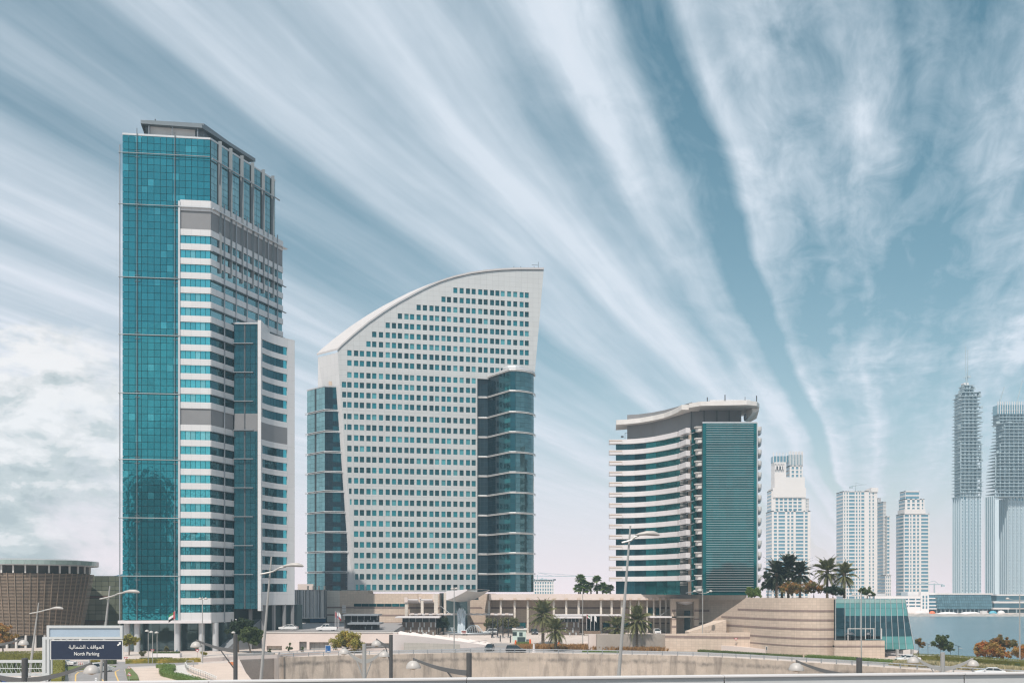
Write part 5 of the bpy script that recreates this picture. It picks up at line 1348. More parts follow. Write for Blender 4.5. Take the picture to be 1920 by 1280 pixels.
# low buildings along the far quay
def quay_buildings():
    Y = 800.; zg = -1.6
    r = thing('white_waterfront_block', 'low white waterfront block with banded windows across the creek', 'building', (PX(1700, Y), Y, zg))
    def bx(name, x0, x1, y0, y1, dy, dep, m, rt=r):
        MB().box(PX(x0, Y), PX(x1, Y), Y+dy, Y+dy+dep, max(zg, PZ(y1, Y)), PZ(y0, Y)).build(name, m, rt)
    W_ = M['far_white']
    bx('wall', 1640, 1726, 1121, 1160, .6, 30, M['far_glass'])
    for y0, y1 in ((1117, 1121.5), (1124.5, 1127.5), (1131, 1134), (1137, 1150)): bx('floor_band', 1640, 1726, y0, y1, 0, 2, W_)
    for x in (1640, 1668, 1703, 1716): bx('pier', x, x+2, 1117, 1150, .1, 2, W_)
    bx('roof_block', 1644, 1665, 1112, 1117, 6, 14, M['far_pale']); bx('roof_block', 1706, 1729, 1109, 1117, 4, 14, W_)
    bx('stair_tower', 1726, 1741, 1109, 1160, -.8, 18, W_)
    for k in range(4):
        for x in (1729, 1735): bx('window', x, x+2.8, 1116+k*6.5, 1120.5+k*6.5, -1., .3, M['far_glass'])
    bx('wing_glass', 1741, 1757, 1115, 1142, .6, 16, M['far_glass'])
    for y in (1110.5, 1120, 1126.7, 1133.5, 1139.5): bx('floor_band', 1741, 1757, y, y+(4 if y < 1112 else 2), 0, 3, W_)
    bx('podium', 1648, 1745, 1148, 1160, -4, 3, M['far_pale'])
    g = thing('glass_waterfront_block', 'long blue green glass block on dark columns across the creek', 'building', (PX(1808, Y), Y, zg))
    bx('core', 1756, 1859, 1114, 1141, .6, 30, M['core'], g)
    fg = glass('waterfront_glass', (.13, .24, .28), .45, .12, .3, 0.)
    it = []
    for j in range(26):
        for k in range(5): x = 1753+k*.8+j*4.05; x0, x1, y0, y1 = x, x+3.7, 1114.5+k*5.4, 1119.4+k*5.4; it.append((BX(PX(3.7+CX, Y), .3, PZ(0, Y)-PZ(4.9, Y)), fg, Vector((PX(x+1.85, Y), Y, PZ(y1, Y))), 0.))
    scatter('pane', it, g)
    bx('roof_edge', 1753, 1861, 1111.5, 1114, -.5, 30, M['far_pale'], g)
    bx('undercroft', 1757, 1858, 1141.5, 1160, 4, 22, M['core'], g)
    for k in range(13): bx('column', 1757+k*7.9, 1758.3+k*7.9, 1141.5, 1160, 1, 1.4, M['far_conc'], g)
    s = thing('layered_pier_building', 'dark low pier building with pale layered roofs at the far quay end', 'building', (PX(1895, Y), Y, zg))
    bx('lower_hall', 1862, 1960, 1142, 1160, 3, 20, M['core'], s); bx('middle_hall', 1866, 1960, 1130, 1139, 2, 20, fg, s); bx('upper_hall', 1873, 1960, 1116, 1126, 4, 20, fg, s)
    bx('roof', 1862, 1960, 1127, 1130, -1, 24, M['far_pale'], s); bx('roof', 1859, 1889, 1138.6, 1141.5, -3, 26, M['far_pale'], s); bx('roof', 1871, 1960, 1113.6, 1116, 2, 24, M['far_pale'], s)
    for x in (1872, 1890, 1906): bx('column', x, x+1.2, 1141.6, 1160, 0, 1, M['far_conc'], s)
    # site clutter on the quay
    Yq = 752.
    def lump(name, label, cat, x0, x1, h, m, n=7):
        r_ = thing(name, label, cat, (PX((x0+x1)/2, Yq), Yq, zg)); mb = MB(); w = PX(x1, Yq)-PX(x0, Yq); pr = [(0, 0)]
        mb.lathe((PX((x0+x1)/2, Yq), Yq+2, zg), [(1, -.5), (.92, h*.4), (.6, h*.85), (.15, h)], 12, w/2, 2.2); mb.build('heap', m, r_)
    orange = mat('orange_plastic', (.72, .16, .05), .6)
    lump('sheeted_stack', 'orange sheeted stack on the far quay before the white block', 'stack', 1744, 1756, 2.4, orange)
    lump('rubble_heap', 'long pale rubble heap on the far quay before the columns', 'heap', 1758, 1800, 1.6, M['far_white'])
    lump('rubble_heap', 'second pale rubble heap nearer the blue sheeted stack', 'heap', 1801, 1842, 1.8, M['far_white'])
    lump('rubble_heap', 'low pale spoil heap below the white waterfront block', 'heap', 1716, 1742, 2.6, M['far_pale'])
    lump('sheeted_stack', 'blue sheeted stack on the far quay beside a pale heap', 'stack', 1856, 1872, 2.6, mat('blue_sheet', (.08, .35, .45), .5))
    lump('rubble_heap', 'tall pale heap at the end of the far quay', 'heap', 1872, 1887, 2.8, M['far_pale'])
    b = thing('site_excavator', 'tiny excavator with raised red boom on the far quay', 'excavator', (PX(1845, Yq), Yq, zg)); MB().obox((PX(1844, Yq), Yq, zg), 4, 3, 2.6).build('cab', M['far_pale'], b)
    MB().beam([P(1845, 1153, Yq), P(1851, 1145, Yq)], .7, .8).build('boom', mat('red_paint', (.4, .05, .04), .5), b)
quay_buildings()

# ------------------------------------------------------------------ plain blocks added behind the viewer to be mirrored in the facades
def mirror_tower(label, x, y, w, dpt, h, fl=3.6):
    r = thing('mirror_block', label, 'tower', (x, y, -6), 'added blocks seen as reflections'); MB().box(x-w/2, x+w/2, y-dpt/2, y+dpt/2, -6, h).build('body', M['louvre'], r)
    for s, (yy) in ((1, y+dpt/2),):
        mb = MB(); n = int(w/3); k = 4.
        while k < h-3:
            for i in range(n): mb.box(x-w/2+i*w/n+.5, x-w/2+(i+1)*w/n-.5, yy, yy+.06, k, k+fl*.6)
            k += fl
        mb.build('window', M['gl_n'], r, kind='stuff')
    MB().box(x-w/4, x+w/4, y-dpt/4, y+dpt/4, h, h+6).build('plant_room', M['metal'], r)
mirror_tower('added grey block behind the viewer mirrored in the lower glass of the tallest tower', -128, -205, 26, 24, 88)
mirror_tower('shorter added grey block behind the viewer, mirrored beside the tall one', -96, -230, 30, 24, 52)
mirror_tower('low added grey block behind the viewer mirrored in the tallest tower base', -60, -150, 90, 40, 24)
mirror_tower('added grey block behind the viewer mirrored in the green front of the banded tower', 178, -190, 60, 40, 30)
# ------------------------------------------------------------------ plants
def leafmat(name, a, b, c=None, cs=.3, cth=(.5, .62)):
    """leaf colours: every leaf differs a little, and drifts of a second colour run through the crown"""
    m = bpy.data.materials.new(name); m.use_nodes = True; T = NT(m.node_tree)
    out = T.n('ShaderNodeOutputMaterial'); p = T.n('ShaderNodeBsdfPrincipled'); p.inputs['Roughness'].default_value = .6; p.inputs['Specular IOR Level'].default_value = .3
    g = T.n('ShaderNodeNewGeometry')
    f = T.m('ADD', T.m('MULTIPLY', g.outputs['Random Per Island'], .6), T.m('MULTIPLY', T.noise(g.outputs['Position'], 1.2, 2), .4))
    col = T.mix(f, a, b)
    if c: col = T.mix(T.m('MULTIPLY', T.rng(T.noise(g.outputs['Position'], cs, 3, .6), *cth), T.rng(g.outputs['Random Per Island'], .1, .5)), col, c)
    T.l(col, p.inputs['Base Color'])
    tr = T.n('ShaderNodeBsdfTranslucent'); T.l(col, tr.inputs[0]); ms = T.n('ShaderNodeMixShader'); ms.inputs[0].default_value = .25
    T.l(p.outputs[0], ms.inputs[1]); T.l(tr.outputs[0], ms.inputs[2]); T.l(ms.outputs[0], out.inputs[0]); return m
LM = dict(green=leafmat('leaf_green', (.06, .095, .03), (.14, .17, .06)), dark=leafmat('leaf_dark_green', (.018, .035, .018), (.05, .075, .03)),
    yellow=leafmat('leaf_yellow_green', (.20, .20, .04), (.38, .34, .08), (.55, .40, .08), .45), orange=leafmat('leaf_orange', (.24, .19, .05), (.46, .27, .08), (.58, .20, .06), .5, (.45, .62)),
    rust=leafmat('leaf_rust_green', (.11, .12, .04), (.22, .17, .06), (.46, .20, .06), .6, (.45, .6)), olive=leafmat('leaf_olive', (.12, .13, .06), (.24, .22, .10)),
    bright=leafmat('leaf_bright_green', (.09, .15, .035), (.19, .26, .07)), dry=leafmat('dry_grass_blades', (.28, .15, .06), (.48, .28, .12)), reed=leafmat('pale_reed', (.42, .36, .20), (.62, .54, .34), (.18, .20, .08), .5, (.55, .65)),
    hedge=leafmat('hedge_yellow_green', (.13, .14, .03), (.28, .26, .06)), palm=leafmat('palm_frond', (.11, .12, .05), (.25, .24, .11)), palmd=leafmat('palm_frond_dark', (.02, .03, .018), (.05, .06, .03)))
bark = mat('bark', (.13, .095, .07), .9, var=.25, vscale=2); palmbark = mat('palm_trunk_bark', (.16, .12, .085), .95, var=.3, vscale=3, bump=1., bscale=4)
def leaf_quad(mb, p, s, up=.35):
    n = Vector((random.gauss(0, 1), random.gauss(0, 1), random.gauss(0, 1)+up)).normalized()
    a = n.orthogonal().normalized(); r = random.random()*6.283; b = n.cross(a)
    d = a*math.cos(r)+b*math.sin(r); e = n.cross(d); w = s*.42
    mb.add([p-d*s*.5, p+e*w*.5+n*s*.06, p+d*s*.5, p-e*w*.5+n*s*.06], [(0, 1, 2, 3)])
def crown_mesh(blobs, n, s, shell=.55):
    mb = MB(); tot = sum(b[1]*b[2]*b[3] for b in blobs)**1.0
    for c, rx, ry, rz in blobs:
        c = Vector(c); k = int(2.2*n*(rx*ry*rz)/tot)
        # sub-clumps give light and dark masses and gaps
        subs = []
        for _ in range(max(12, int(22*(rx*ry*rz)**.33))):
            d = Vector((random.gauss(0, 1), random.gauss(0, 1), random.gauss(.25, 1))).normalized(); q = random.uniform(.3, 1.0)
            subs.append((Vector((c.x+d.x*rx*q, c.y+d.y*ry*q, c.z+d.z*rz*q)), random.uniform(.28, .5)*min(rx, ry, rz)))
        for _ in range(k):
            o, r = random.choice(subs); d = Vector((random.gauss(0, 1), random.gauss(0, 1), random.gauss(0, .8))); d = d.normalized()*r*random.random()**.45
            leaf_quad(mb, o+d, s*random.uniform(.7, 1.3))
    return mb
def tree(name, label, base, crown, lm, n=1800, s=.45, trunk_r=.18, group=None, cat='tree', lean=0.):
    """base: foot; crown: list of (px, py, rx_px, ry_px) blobs at the depth of the base"""
    Y = base.y; sc = Y/F; r = thing(name, label, cat, base, group); blobs = []
    for px, py, rx, ry in crown:
        blobs.append((P(px, py, Y+random.uniform(-.5, .5)), rx*sc, rx*sc*.85, ry*sc))
    mb = MB(); cz = min(b[0].z-b[3]*.6 for b in blobs); top = Vector((base.x+lean, base.y, max(cz, base.z+.3)))
    mb.tube([base-Vector((0, 0, .1)), base.lerp(top, .5)+Vector((random.uniform(-.1, .1), 0, 0)), top], [trunk_r, trunk_r*.75, trunk_r*.6], 7)
    for c, rx, ry, rz in blobs:
        for _ in range(3):
            e = c+Vector((random.uniform(-.6, .6)*rx, random.uniform(-.5, .5)*ry, random.uniform(-.2, .5)*rz)); mb.tube([top, top.lerp(e, .5)+Vector((0, 0, rz*.15)), e], [trunk_r*.5, trunk_r*.3, trunk_r*.1], 5)
    mb.build('trunk', bark, r); crown_mesh(blobs, n, s).build('crown', LM[lm], r); return r
def hedge(name, label, pts, w, h, lm, n, s=.3, cat='hedge', z=0., kind=None, group=None):
    """clipped leafy row along ground points"""
    p2 = [Vector((p[0], p[1])) for p in pts]; mb = MB(); L = [(b-a).length for a, b in zip(p2, p2[1:])]; T_ = sum(L)
    core = MB()
    for i in range(len(p2)-1):
        a, b = p2[i], p2[i+1]; d = (b-a).normalized(); q = Vector((d.y, -d.x))
        core.prism([(a+q*w*.4)[:], (b+q*w*.4)[:], (b-q*w*.4)[:], (a-q*w*.4)[:]], z-.05, z+h*.82)
        for _ in range(int(n*L[i]/T_)):
            t = random.random(); c = random.uniform(-.5, .5); f = random.random()
            if f < .45: zz_, c = random.random()*h, math.copysign(.5, c)*random.uniform(.85, 1.08)
            else: zz_ = h*random.uniform(.88, 1.1)
            pp = a.lerp(b, t)+q*w*c; leaf_quad(mb, Vector((pp.x, pp.y, z+zz_)), s*random.uniform(.6, 1.3), .6)
    mb.v += []; base = len(mb.v); mb.add(core.v, core.f)
    o = mb.build(name, LM[lm], None, loc=(p2[0].x, p2[0].y, z)); tag(o, label, cat, group)
    if kind: o['kind'] = kind
    return o
def tufts(name, pts_fn, n, h, lm, w=.08, kind='stuff'):
    mb = MB()
    for _ in range(n):
        p = pts_fn(); hh = h*random.uniform(.5, 1.15)
        for _k in range(5):
            a = random.random()*6.283; d = Vector((math.cos(a), math.sin(a), 0)); o = p+d*random.uniform(0, .3); tip = o+d*hh*random.uniform(.1, .55)+Vector((0, 0, hh*random.uniform(.7, 1))); q = Vector((-d.y, d.x, 0))*w
            m_ = o.lerp(tip, .55)+Vector((0, 0, hh*.12)); mb.add([o-q, o+q, m_+q, tip, m_-q], [(0, 1, 2, 3, 4)])
    o = mb.build(name, LM[lm]); o['kind'] = kind; return o
_fr = {}
def frond(L, droop, rise, nl=24):
    k = (L, droop, rise)
    if k in _fr: return _fr[k]
    mb = MB(); pts = []
    for i in range(9):
        t = i/8; a = rise-droop*t*t; pts.append((t, a))
    P_ = [Vector((0, 0, 0))]
    for i in range(1, 9):
        a = rise-droop*((i-.5)/8)**1.4; P_.append(P_[-1]+Vector((math.cos(a), 0, math.sin(a)))*L/8)
    mb.tube(P_, [.06*(1-.75*i/8) for i in range(9)], 3)
    for i in range(nl):
        t = .12+.86*i/(nl-1); q = t*8; j = min(7, int(q)); p = P_[j].lerp(P_[j+1], q-j); ax = (P_[j+1]-P_[j]).normalized(); upv = ax.cross(Vector((0, 1, 0))); upv = -upv if upv.z < 0 else upv
        ll = L*.2*(math.sin(min(1, t*1.25+.12)*math.pi)**.6+.12)
        for sg in (-1, 1):
            d = (ax*.75+Vector((0, sg, 0))*.75+upv*random.uniform(.1, .4)-Vector((0, 0, .25))).normalized(); w = ax*L*.021
            mb.add([p-w, p+w, p+d*ll*.6+w*.8-Vector((0, 0, ll*.05)), p+d*ll-Vector((0, 0, ll*.22))], [(0, 1, 2, 3)])
    _fr[k] = mb; return mb
def palm(label, foot, top_z, L, nf, lm='palm', group=None, lean=0., tr=.28, skirt=True):
    r = thing('date_palm', label, 'palm tree', foot, group); top = Vector((foot.x+lean, foot.y, top_z)); mb = MB()
    n = max(5, int((top_z-foot.z)/.45)); pts = []; rs = []
    for i in range(n+1):
        t = i/n; p = foot.lerp(top, t)+Vector((lean*.3*math.sin(t*3.14), 0, 0)); pts += [p, p+Vector((0, 0, .3))]; b = tr*(1.15-.25*t); rs += [b*.88, b*1.08]
    mb.tube(pts, rs, 9); mb.lathe(top+Vector((0, 0, -.5)), [(tr*.9, 0), (tr*1.7, .5), (tr*1.2, 1.0), (.1, 1.4)], 9); mb.build('trunk', palmbark, r)
    ms = []
    for dr, ri in ((1.0, 1.25), (1.35, .85), (1.5, .35), (1.2, -.25), (.7, -.75)):
        m2 = frond(L, dr, ri); k = ('frond', L, dr, ri, lm)
        if k not in _me: _me[k] = m2.mesh('frond', LM[lm])
        ms.append(_me[k])
    for i in range(nf):
        lev = i/nf; k = min(3 if not skirt else 4, int(lev*5*.999)); o = piece('frond', ms[k], r, top+Vector((0, 0, .35-.7*lev)), i*2.39996+random.uniform(-.2, .2))
        o.rotation_euler = (random.uniform(-.25, .25), random.uniform(-.12, .12), o.rotation_euler.z); q = random.uniform(.85, 1.12); o.scale = (q, q, q)
    return r
# front palms in the dry grass
palm('tall date palm left of a shorter one beside the guard booth', GR(1018, 1207), PZ(1153, 275), 6.0, 56, group='date palms beside the road', tr=.42)
palm('shorter date palm with dry fronds right of the tall booth palm', GR(1042, 1220), PZ(1182, 242), 4.6, 50, group='date palms beside the road', tr=.36)
palm('low bushy date palm left of the leaning street lamp', GR(1157, 1211), PZ(1178, 264), 4.9, 50, group='date palms beside the road', tr=.38)
palm('tall date palm right of the leaning street lamp', GR(1194, 1219), PZ(1164, 244), 5.4, 56, group='date palms beside the road', tr=.4)
# palms on the terrace garden
zt = PZ(1120.5, 222)-.15
def tp(px, y=0): return Vector((PX(px, 245+y), 245+y, zt))
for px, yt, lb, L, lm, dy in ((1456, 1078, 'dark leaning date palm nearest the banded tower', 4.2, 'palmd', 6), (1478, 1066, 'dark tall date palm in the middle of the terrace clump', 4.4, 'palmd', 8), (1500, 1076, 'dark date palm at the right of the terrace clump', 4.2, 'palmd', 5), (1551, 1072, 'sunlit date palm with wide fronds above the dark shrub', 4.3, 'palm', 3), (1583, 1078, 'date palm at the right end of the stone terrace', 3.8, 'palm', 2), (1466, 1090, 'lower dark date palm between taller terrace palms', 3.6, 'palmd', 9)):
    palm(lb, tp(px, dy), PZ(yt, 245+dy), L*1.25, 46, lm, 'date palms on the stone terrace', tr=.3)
# fan palms behind the colonnade
def fan_palm(label, px, ytop, Y, r_, group):
    f = Vector((PX(px, Y), Y, PZ(1113, Y)-2)); t = Vector((f.x, Y, PZ(ytop, Y))); r = thing('fan_palm', label, 'palm tree', f, group)
    MB().tube([f, t], [.3, .22], 7).build('trunk', palmbark, r)
    k = ('fan', r_)
    if k not in _me:
        mb = MB(); mb.tube([(0, 0, 0), (r_*.45, 0, .1*r_)], .05, 3); o = Vector((r_*.45, 0, .1*r_))
        for i in range(11):
            a = -1.9+3.8*i/10; d = Vector((math.cos(a), math.sin(a), .12*math.cos(a))); q = Vector((-d.y, d.x, 0))*.11*r_; e = Vector((0, 0, .16*r_))
            mb.add([o, o+d*r_*.36-q, o+d*r_*.62-e, o+d*r_*.36+q], [(0, 1, 2, 3)])
        _me[k] = mb.mesh('fan_leaf', LM['bright' if r_ > 1.8 else 'green'])
    for i in range(16):
        o = piece('fan_leaf', _me[k], r, t, i*2.4); o.rotation_euler = (random.uniform(-.4, .4), -1.2+1.75*i/15+random.uniform(-.15, .15), o.rotation_euler.z)
for px, yt, lb in ((1088, 1086, 'tallest fan palm in the clump left of the banded tower'), (1119, 1087, 'fan palm with open crown in the middle of the clump'), (1094, 1096, 'shorter fan palm below the tallest one'), (1108, 1098, 'low fan palm between two taller ones'), (1130, 1101, 'low dark fan palm right of the open crowned one'), (1144, 1103, 'small fan palm touching the banded tower'), (1085, 1104, 'lowest fan palm at the left end of the clump'), (1101, 1106, 'low spreading fan palm in the middle of the clump'), (1120, 1104, 'dark low fan palm under the open crowned one'), (1137, 1108, 'lowest fan palm beside the small one')):
    fan_palm(lb, px, yt, 350, (1.9, 1.7, 2.2)[px % 3], 'fan palms behind the colonnade')
# trees
zt0 = 0.
tree('broad_tree', 'round yellow green tree before the pink terrace wall', GR(650, 1223), [(638, 1203, 20, 14), (662, 1202, 21, 15), (650, 1192, 20, 10), (676, 1211, 10, 8), (626, 1212, 8, 7)], 'yellow', 3600, .5, .2)
tree('shade_tree', 'dark layered tree beside the metal stair of the tallest tower', GR(447, 1222), [(455, 1170, 22, 13), (442, 1180, 17, 11), (470, 1183, 14, 8), (462, 1192, 12, 8)], 'dark', 4200, .55, .22, 'dark shade trees by the stair')
tree('shade_tree', 'mid green layered tree leaning beside the pink terrace wall', GR(470, 1223), [(470, 1184, 22, 9), (482, 1190, 14, 8), (468, 1200, 21, 9), (455, 1194, 12, 8)], 'green', 4200, .5, .2, 'dark shade trees by the stair', lean=-.5)
tree('flame_tree', 'orange flame tree at the left edge before the slatted drum', GR(6, 1224), [(4, 1178, 16, 9), (-6, 1188, 18, 10), (14, 1193, 12, 7), (28, 1192, 7, 6), (6, 1200, 20, 8)], 'orange', 3200, .5, .2, lean=0)
tree('small_tree', 'small yellow green tree at the corner of the tallest tower', GR(242, 1228), [(240, 1196, 11, 9), (250, 1200, 11, 8), (234, 1203, 9, 8)], 'yellow', 1500, .5, .16)
tree('small_tree', 'small brownish tree standing at the creek railing right of glass pavilion', GR(1723, 1229), [(1722, 1203, 8, 7), (1728, 1208, 7, 5)], 'rust', 1100, .35, .1)
tree('round_tree', 'dark round headed tree in front of the creek water', GR(1764, 1232), [(1766, 1198, 13, 9), (1772, 1210, 14, 9), (1752, 1206, 7, 5), (1781, 1214, 8, 6)], 'green', 2600, .4, .14)
tree('flame_tree', 'large low orange flame tree beyond the long hedge', GR(1852, 1238), [(1850, 1214, 22, 12), (1835, 1222, 16, 8), (1872, 1220, 16, 11), (1885, 1228, 12, 8)], 'orange', 4200, .4, .2)
tree('broad_tree', 'olive green tree rising behind the orange flame tree', GR(1880, 1234), [(1874, 1200, 18, 9), (1892, 1208, 16, 9), (1860, 1206, 10, 7)], 'rust', 2600, .4, .2)
tree('flame_tree', 'rusty orange tree at the right edge behind the hedge', GR(1914, 1240), [(1914, 1222, 16, 12), (1928, 1216, 14, 12)], 'orange', 2000, .4, .2)
def ttree(name, label, px, dy, blobs, lm, n, s=.4):
    tree(name, label, tp(px, dy), blobs, lm, n, s, .15, 'trees on the stone terrace')
ttree('terrace_tree', 'bright green bush hanging over the terrace wall at the tower corner', 1415, -6, [(1412, 1108, 14, 9), (1420, 1112, 12, 8), (1408, 1116, 9, 6)], 'bright', 2200, .38)
ttree('terrace_tree', 'rust coloured tree on the terrace below the dark palms', 1486, -3, [(1482, 1098, 18, 9), (1496, 1103, 16, 8), (1470, 1104, 13, 7), (1486, 1109, 16, 6)], 'rust', 1700)
ttree('terrace_tree', 'amber leaved tree between the two groups of palms', 1526, -3, [(1522, 1098, 16, 9), (1536, 1104, 14, 8), (1516, 1107, 13, 6)], 'rust', 1700)
ttree('terrace_tree', 'dark shrubby tree under the sunlit palms', 1562, -4, [(1556, 1104, 13, 9), (1570, 1108, 12, 8), (1580, 1112, 7, 5)], 'dark', 1700)
ttree('terrace_tree', 'dark tree touching the right balconies of the banded tower', 1440, 10, [(1438, 1080, 9, 14), (1446, 1096, 12, 12), (1432, 1100, 8, 10)], 'dark', 1700)
ttree('terrace_tree', 'small round tree above the glass pavilion roof', 1626, 0, [(1624, 1108, 13, 8), (1632, 1112, 9, 6)], 'green', 1300)
for x, lb in ((832, 'dark olive bush tree left of the fountain jet'), (822, 'smaller dark bush tree behind the slatted gatehouse')):
    tree('olive_tree', lb, Vector((PX(x, 304), 304, 1.5)), [(x, 1166, 12, 9), (x-6, 1172, 9, 7)], 'dark', 1300, .45, .15, 'olive trees by the fountain')
for x, lb in ((921, 'olive tree right of the fountain arcs'), (945, 'widest olive tree before the colonnade'), (962, 'olive tree next to the guard booth')):
    tree('olive_tree', lb, Vector((PX(x, 300), 300, 1.5)), [(x, 1164, 12, 7), (x+6, 1170, 9, 6), (x-7, 1170, 7, 5)], 'olive', 1300, .45, .14, 'olive trees by the fountain')
# young trees in front of the pink wall
for x, y, h, lb in ((543, 1222, 13, 'young tree in the planting bed between garage doors'), (566, 1222, 7, 'low round shrub beside the narrow garage door'), (505, 1224, 6, 'pale small shrub at the left garage door')):
    f_ = GR(x, y); tree('young_tree', lb, f_, [(x, y-h*.55, h*.6, h*.28), (x+1, y-h*1.15, h*.3, h*.25)], 'green', 500, .32, .06, 'shrubs along the pink wall')
# hedges and beds
hedge('hedge', 'yellow green clipped hedge behind the road sign legs', gp((105, 1236), (107, 1250), (104, 1275), (100, 1300)), 2.6, 2.6, 'hedge', 5200, .22)
hedge('hedge', 'long olive hedge above the fence at the left edge', gp((-40, 1237), (30, 1236.5), (82, 1236)), 2.2, 1.7, 'hedge', 2600, .26)
hedge('hedge', 'dark mixed hedge behind the pale fence bars', gp((-40, 1260), (30, 1260), (80, 1258)), 2.2, 2.0, 'green', 2800, .24)
hedge('hedge', 'snaking low green hedge on the sand bank', gp((299, 1251), (316, 1252), (319, 1256), (309, 1261), (314, 1267), (334, 1272), (356, 1277), (380, 1284)), 2.0, .8, 'bright', 4200, .2)
hedge('hedge', 'low flowering hedge strip before the tallest tower lobby', gp((236, 1243), (300, 1242), (376, 1240)), 1.4, .8, 'yellow', 2400, .22)
hedge('hedge', 'low green hedge on the traffic island below the tower', gp((262, 1239), (300, 1238.5), (322, 1238.5)), 1.2, .7, 'green', 1200, .22)
hedge('hedge', 'yellow flowering bush row behind the white car', gp((170, 1244), (196, 1243.5)), 1.8, 1.3, 'yellow', 1200, .22)
hedge('hedge', 'clipped dark green bush behind the road sign', gp((196, 1244), (216, 1244)), 1.8, 1.2, 'green', 900, .22)
struct(sheet('lawn', gp((235, 1256), (246, 1255), (258, 1268), (260, 1276), (240, 1277)), .35, M['grass'], thick=.35))
hedge('hedge', 'long clipped yellow green hedge along the creek side', gp((1712, 1238.5), (1760, 1240), (1840, 1246), (1930, 1253)), 1.8, 1.45, 'hedge', 4800, .22)
hedge('hedge', 'trimmed green verge hedge below the curved stone wall', gp((1312, 1221), (1370, 1224.5), (1440, 1229), (1502, 1232)), 2.0, .55, 'green', 3200, .2)
hedge('hedge', 'trimmed green verge hedge below the glass pavilion', gp((1514, 1233), (1580, 1237), (1640, 1241), (1694, 1245)), 2.6, .75, 'bright', 4200, .2)
hedge('hedge', 'low green bed along the road before the dry grass', gp((1092, 1222.5), (1130, 1223), (1165, 1223.5)), 1.6, .5, 'bright', 1500, .2)
hedge('hedge', 'small green clipped bush beside the guard booth', gp((968, 1210), (992, 1210)), 2.0, 1.0, 'bright', 900, .22)
def along(pts, w):
    def f():
        i = random.randrange(len(pts)-1); p = pts[i].lerp(pts[i+1], random.random()); return p+Vector((random.uniform(-w, w)*.4, random.uniform(-w, w), 0))
    return f
tufts('dry_grass', along(gp((975, 1215), (1040, 1215.5), (1110, 1216), (1170, 1217.5), (1232, 1219)), 5.5), 3200, 1.25, 'dry', .07)
tufts('reed_grass', along(gp((1690, 1248), (1730, 1248.5), (1790, 1252), (1860, 1257), (1930, 1262)), 3.2), 3000, 1.2, 'reed', .07)
tufts('dry_grass', along(gp((1740, 1241), (1800, 1245), (1900, 1252)), 1.2), 500, .7, 'olive', .06)
for i, (x, y) in enumerate(((1792, 1250), (1884, 1255), (1905, 1254), (1815, 1254))):
    lb = ('round dark shrub under the right dome of the twin bow lamp', 'round green shrub near the white car roof', 'green shrub at the edge of the reed bed', 'low green shrub between reeds and guard rail')[i]
    hedge('shrub', lb, gp((x, y), (x+6, y+.3)), 1.4, 1.0, 'green', 420, .22, 'shrub', group='shrubs in the reed bed')
for x, lb in ((312, 'clipped oval topiary shrub in the white planter'),):
    f_ = GR(x, 1231); tree('topiary', lb, Vector((f_.x, f_.y, .9)), [(x, 1216, 5, 7)], 'olive', 700, .25, .08)
    MB_ = MB(); MB_.box(f_.x-3.2, f_.x+3.2, f_.y-.8, f_.y+.8, 0, .85); tag(MB_.build('planter', M['white_smooth'], None, loc=(f_.x, f_.y, 0)), 'long white planter box in front of the tower lobby', 'planter')
    hedge('shrub', 'flat green hedge filling the white planter', [(f_.x-2.9, f_.y), (f_.x+2.9, f_.y)], 1.1, .4, 'green', 600, .2, 'shrub', z=.82)
for x, y, lb in ((268, 1230, 'spiky low palm bush left of the lobby lamps'), (381, 1230, 'yellow leaved plant beside the lobby lamp post')):
    f_ = GR(x, y); tree('spiky_bush', lb, f_, [(x, y-6, 7, 4)], 'yellow' if x > 300 else 'olive', 600, .4, .08)
# ------------------------------------------------------------------ street furniture
pole = mat('galvanised_pole', (.42, .41, .39), .45, .4, var=.06); dome_m = mat('lamp_dome_paint', (.42, .395, .37), .45, var=.04); lens = mat('lamp_lens', (.55, .38, .22), .3)
dkpost = mat('dark_grey_post', (.10, .10, .10), .5, .3, var=.1); armm = mat('grey_bow_arm', (.15, .15, .15), .5, .3, var=.1)
def leaning_lamp(label, foot, top, joint, armpts, Y, zf, r0=.17):
    t = P(*top, Y); b = P(*foot, Y); d = (b-t); b = t+d*((t.z-zf)/(t.z-b.z))
    r = thing('street_lamp', label, 'street lamp', b, 'leaning street lamps')
    MB().tube([b, b.lerp(t, .5), t], [r0*1.15, r0*.85, r0*.35], 10).build('pole', pole, r, smooth=True, sharp=50)
    pts = [P(x, y, Y-.25) for x, y in armpts]
    q = []
    for i in range(len(pts)-1):
        for k in range(4): q.append(pts[i].lerp(pts[i+1], k/4))
    q.append(pts[-1]); q = [q[0]]+[(q[i-1]+q[i]*2+q[i+1])/4 for i in range(1, len(q)-1)]+[q[-1]]
    MB().tube(q, r0*.42, 7).build('arm', pole, r, smooth=True, sharp=50)
    h = pts[-1]; s = r0*5
    mb = MB(); n = 10; L = s*1.9; vs = []
    prof = [(0, .25), (.15, .55), (.45, .9), (.75, 1.), (.95, .6), (1., .15)]
    for t_, w in prof:
        c = h+Vector((L*(t_-.15), 0, s*.12*math.sin(t_*3)))
        for k in range(n): a = 2*math.pi*k/n; vs.append(c+Vector((0, math.cos(a)*s*.3*w, math.sin(a)*s*.26*w*(1. if math.sin(a) > 0 else .55))))
    fs = [(i*n+k, i*n+(k+1) % n, (i+1)*n+(k+1) % n, (i+1)*n+k) for i in range(len(prof)-1) for k in range(n)]
    mb.add(vs, fs+[tuple(range(n)), tuple(range((len(prof)-1)*n+n-1, (len(prof)-1)*n-1, -1))]); mb.build('lamp_head', dome_m, r, smooth=True)
    return r
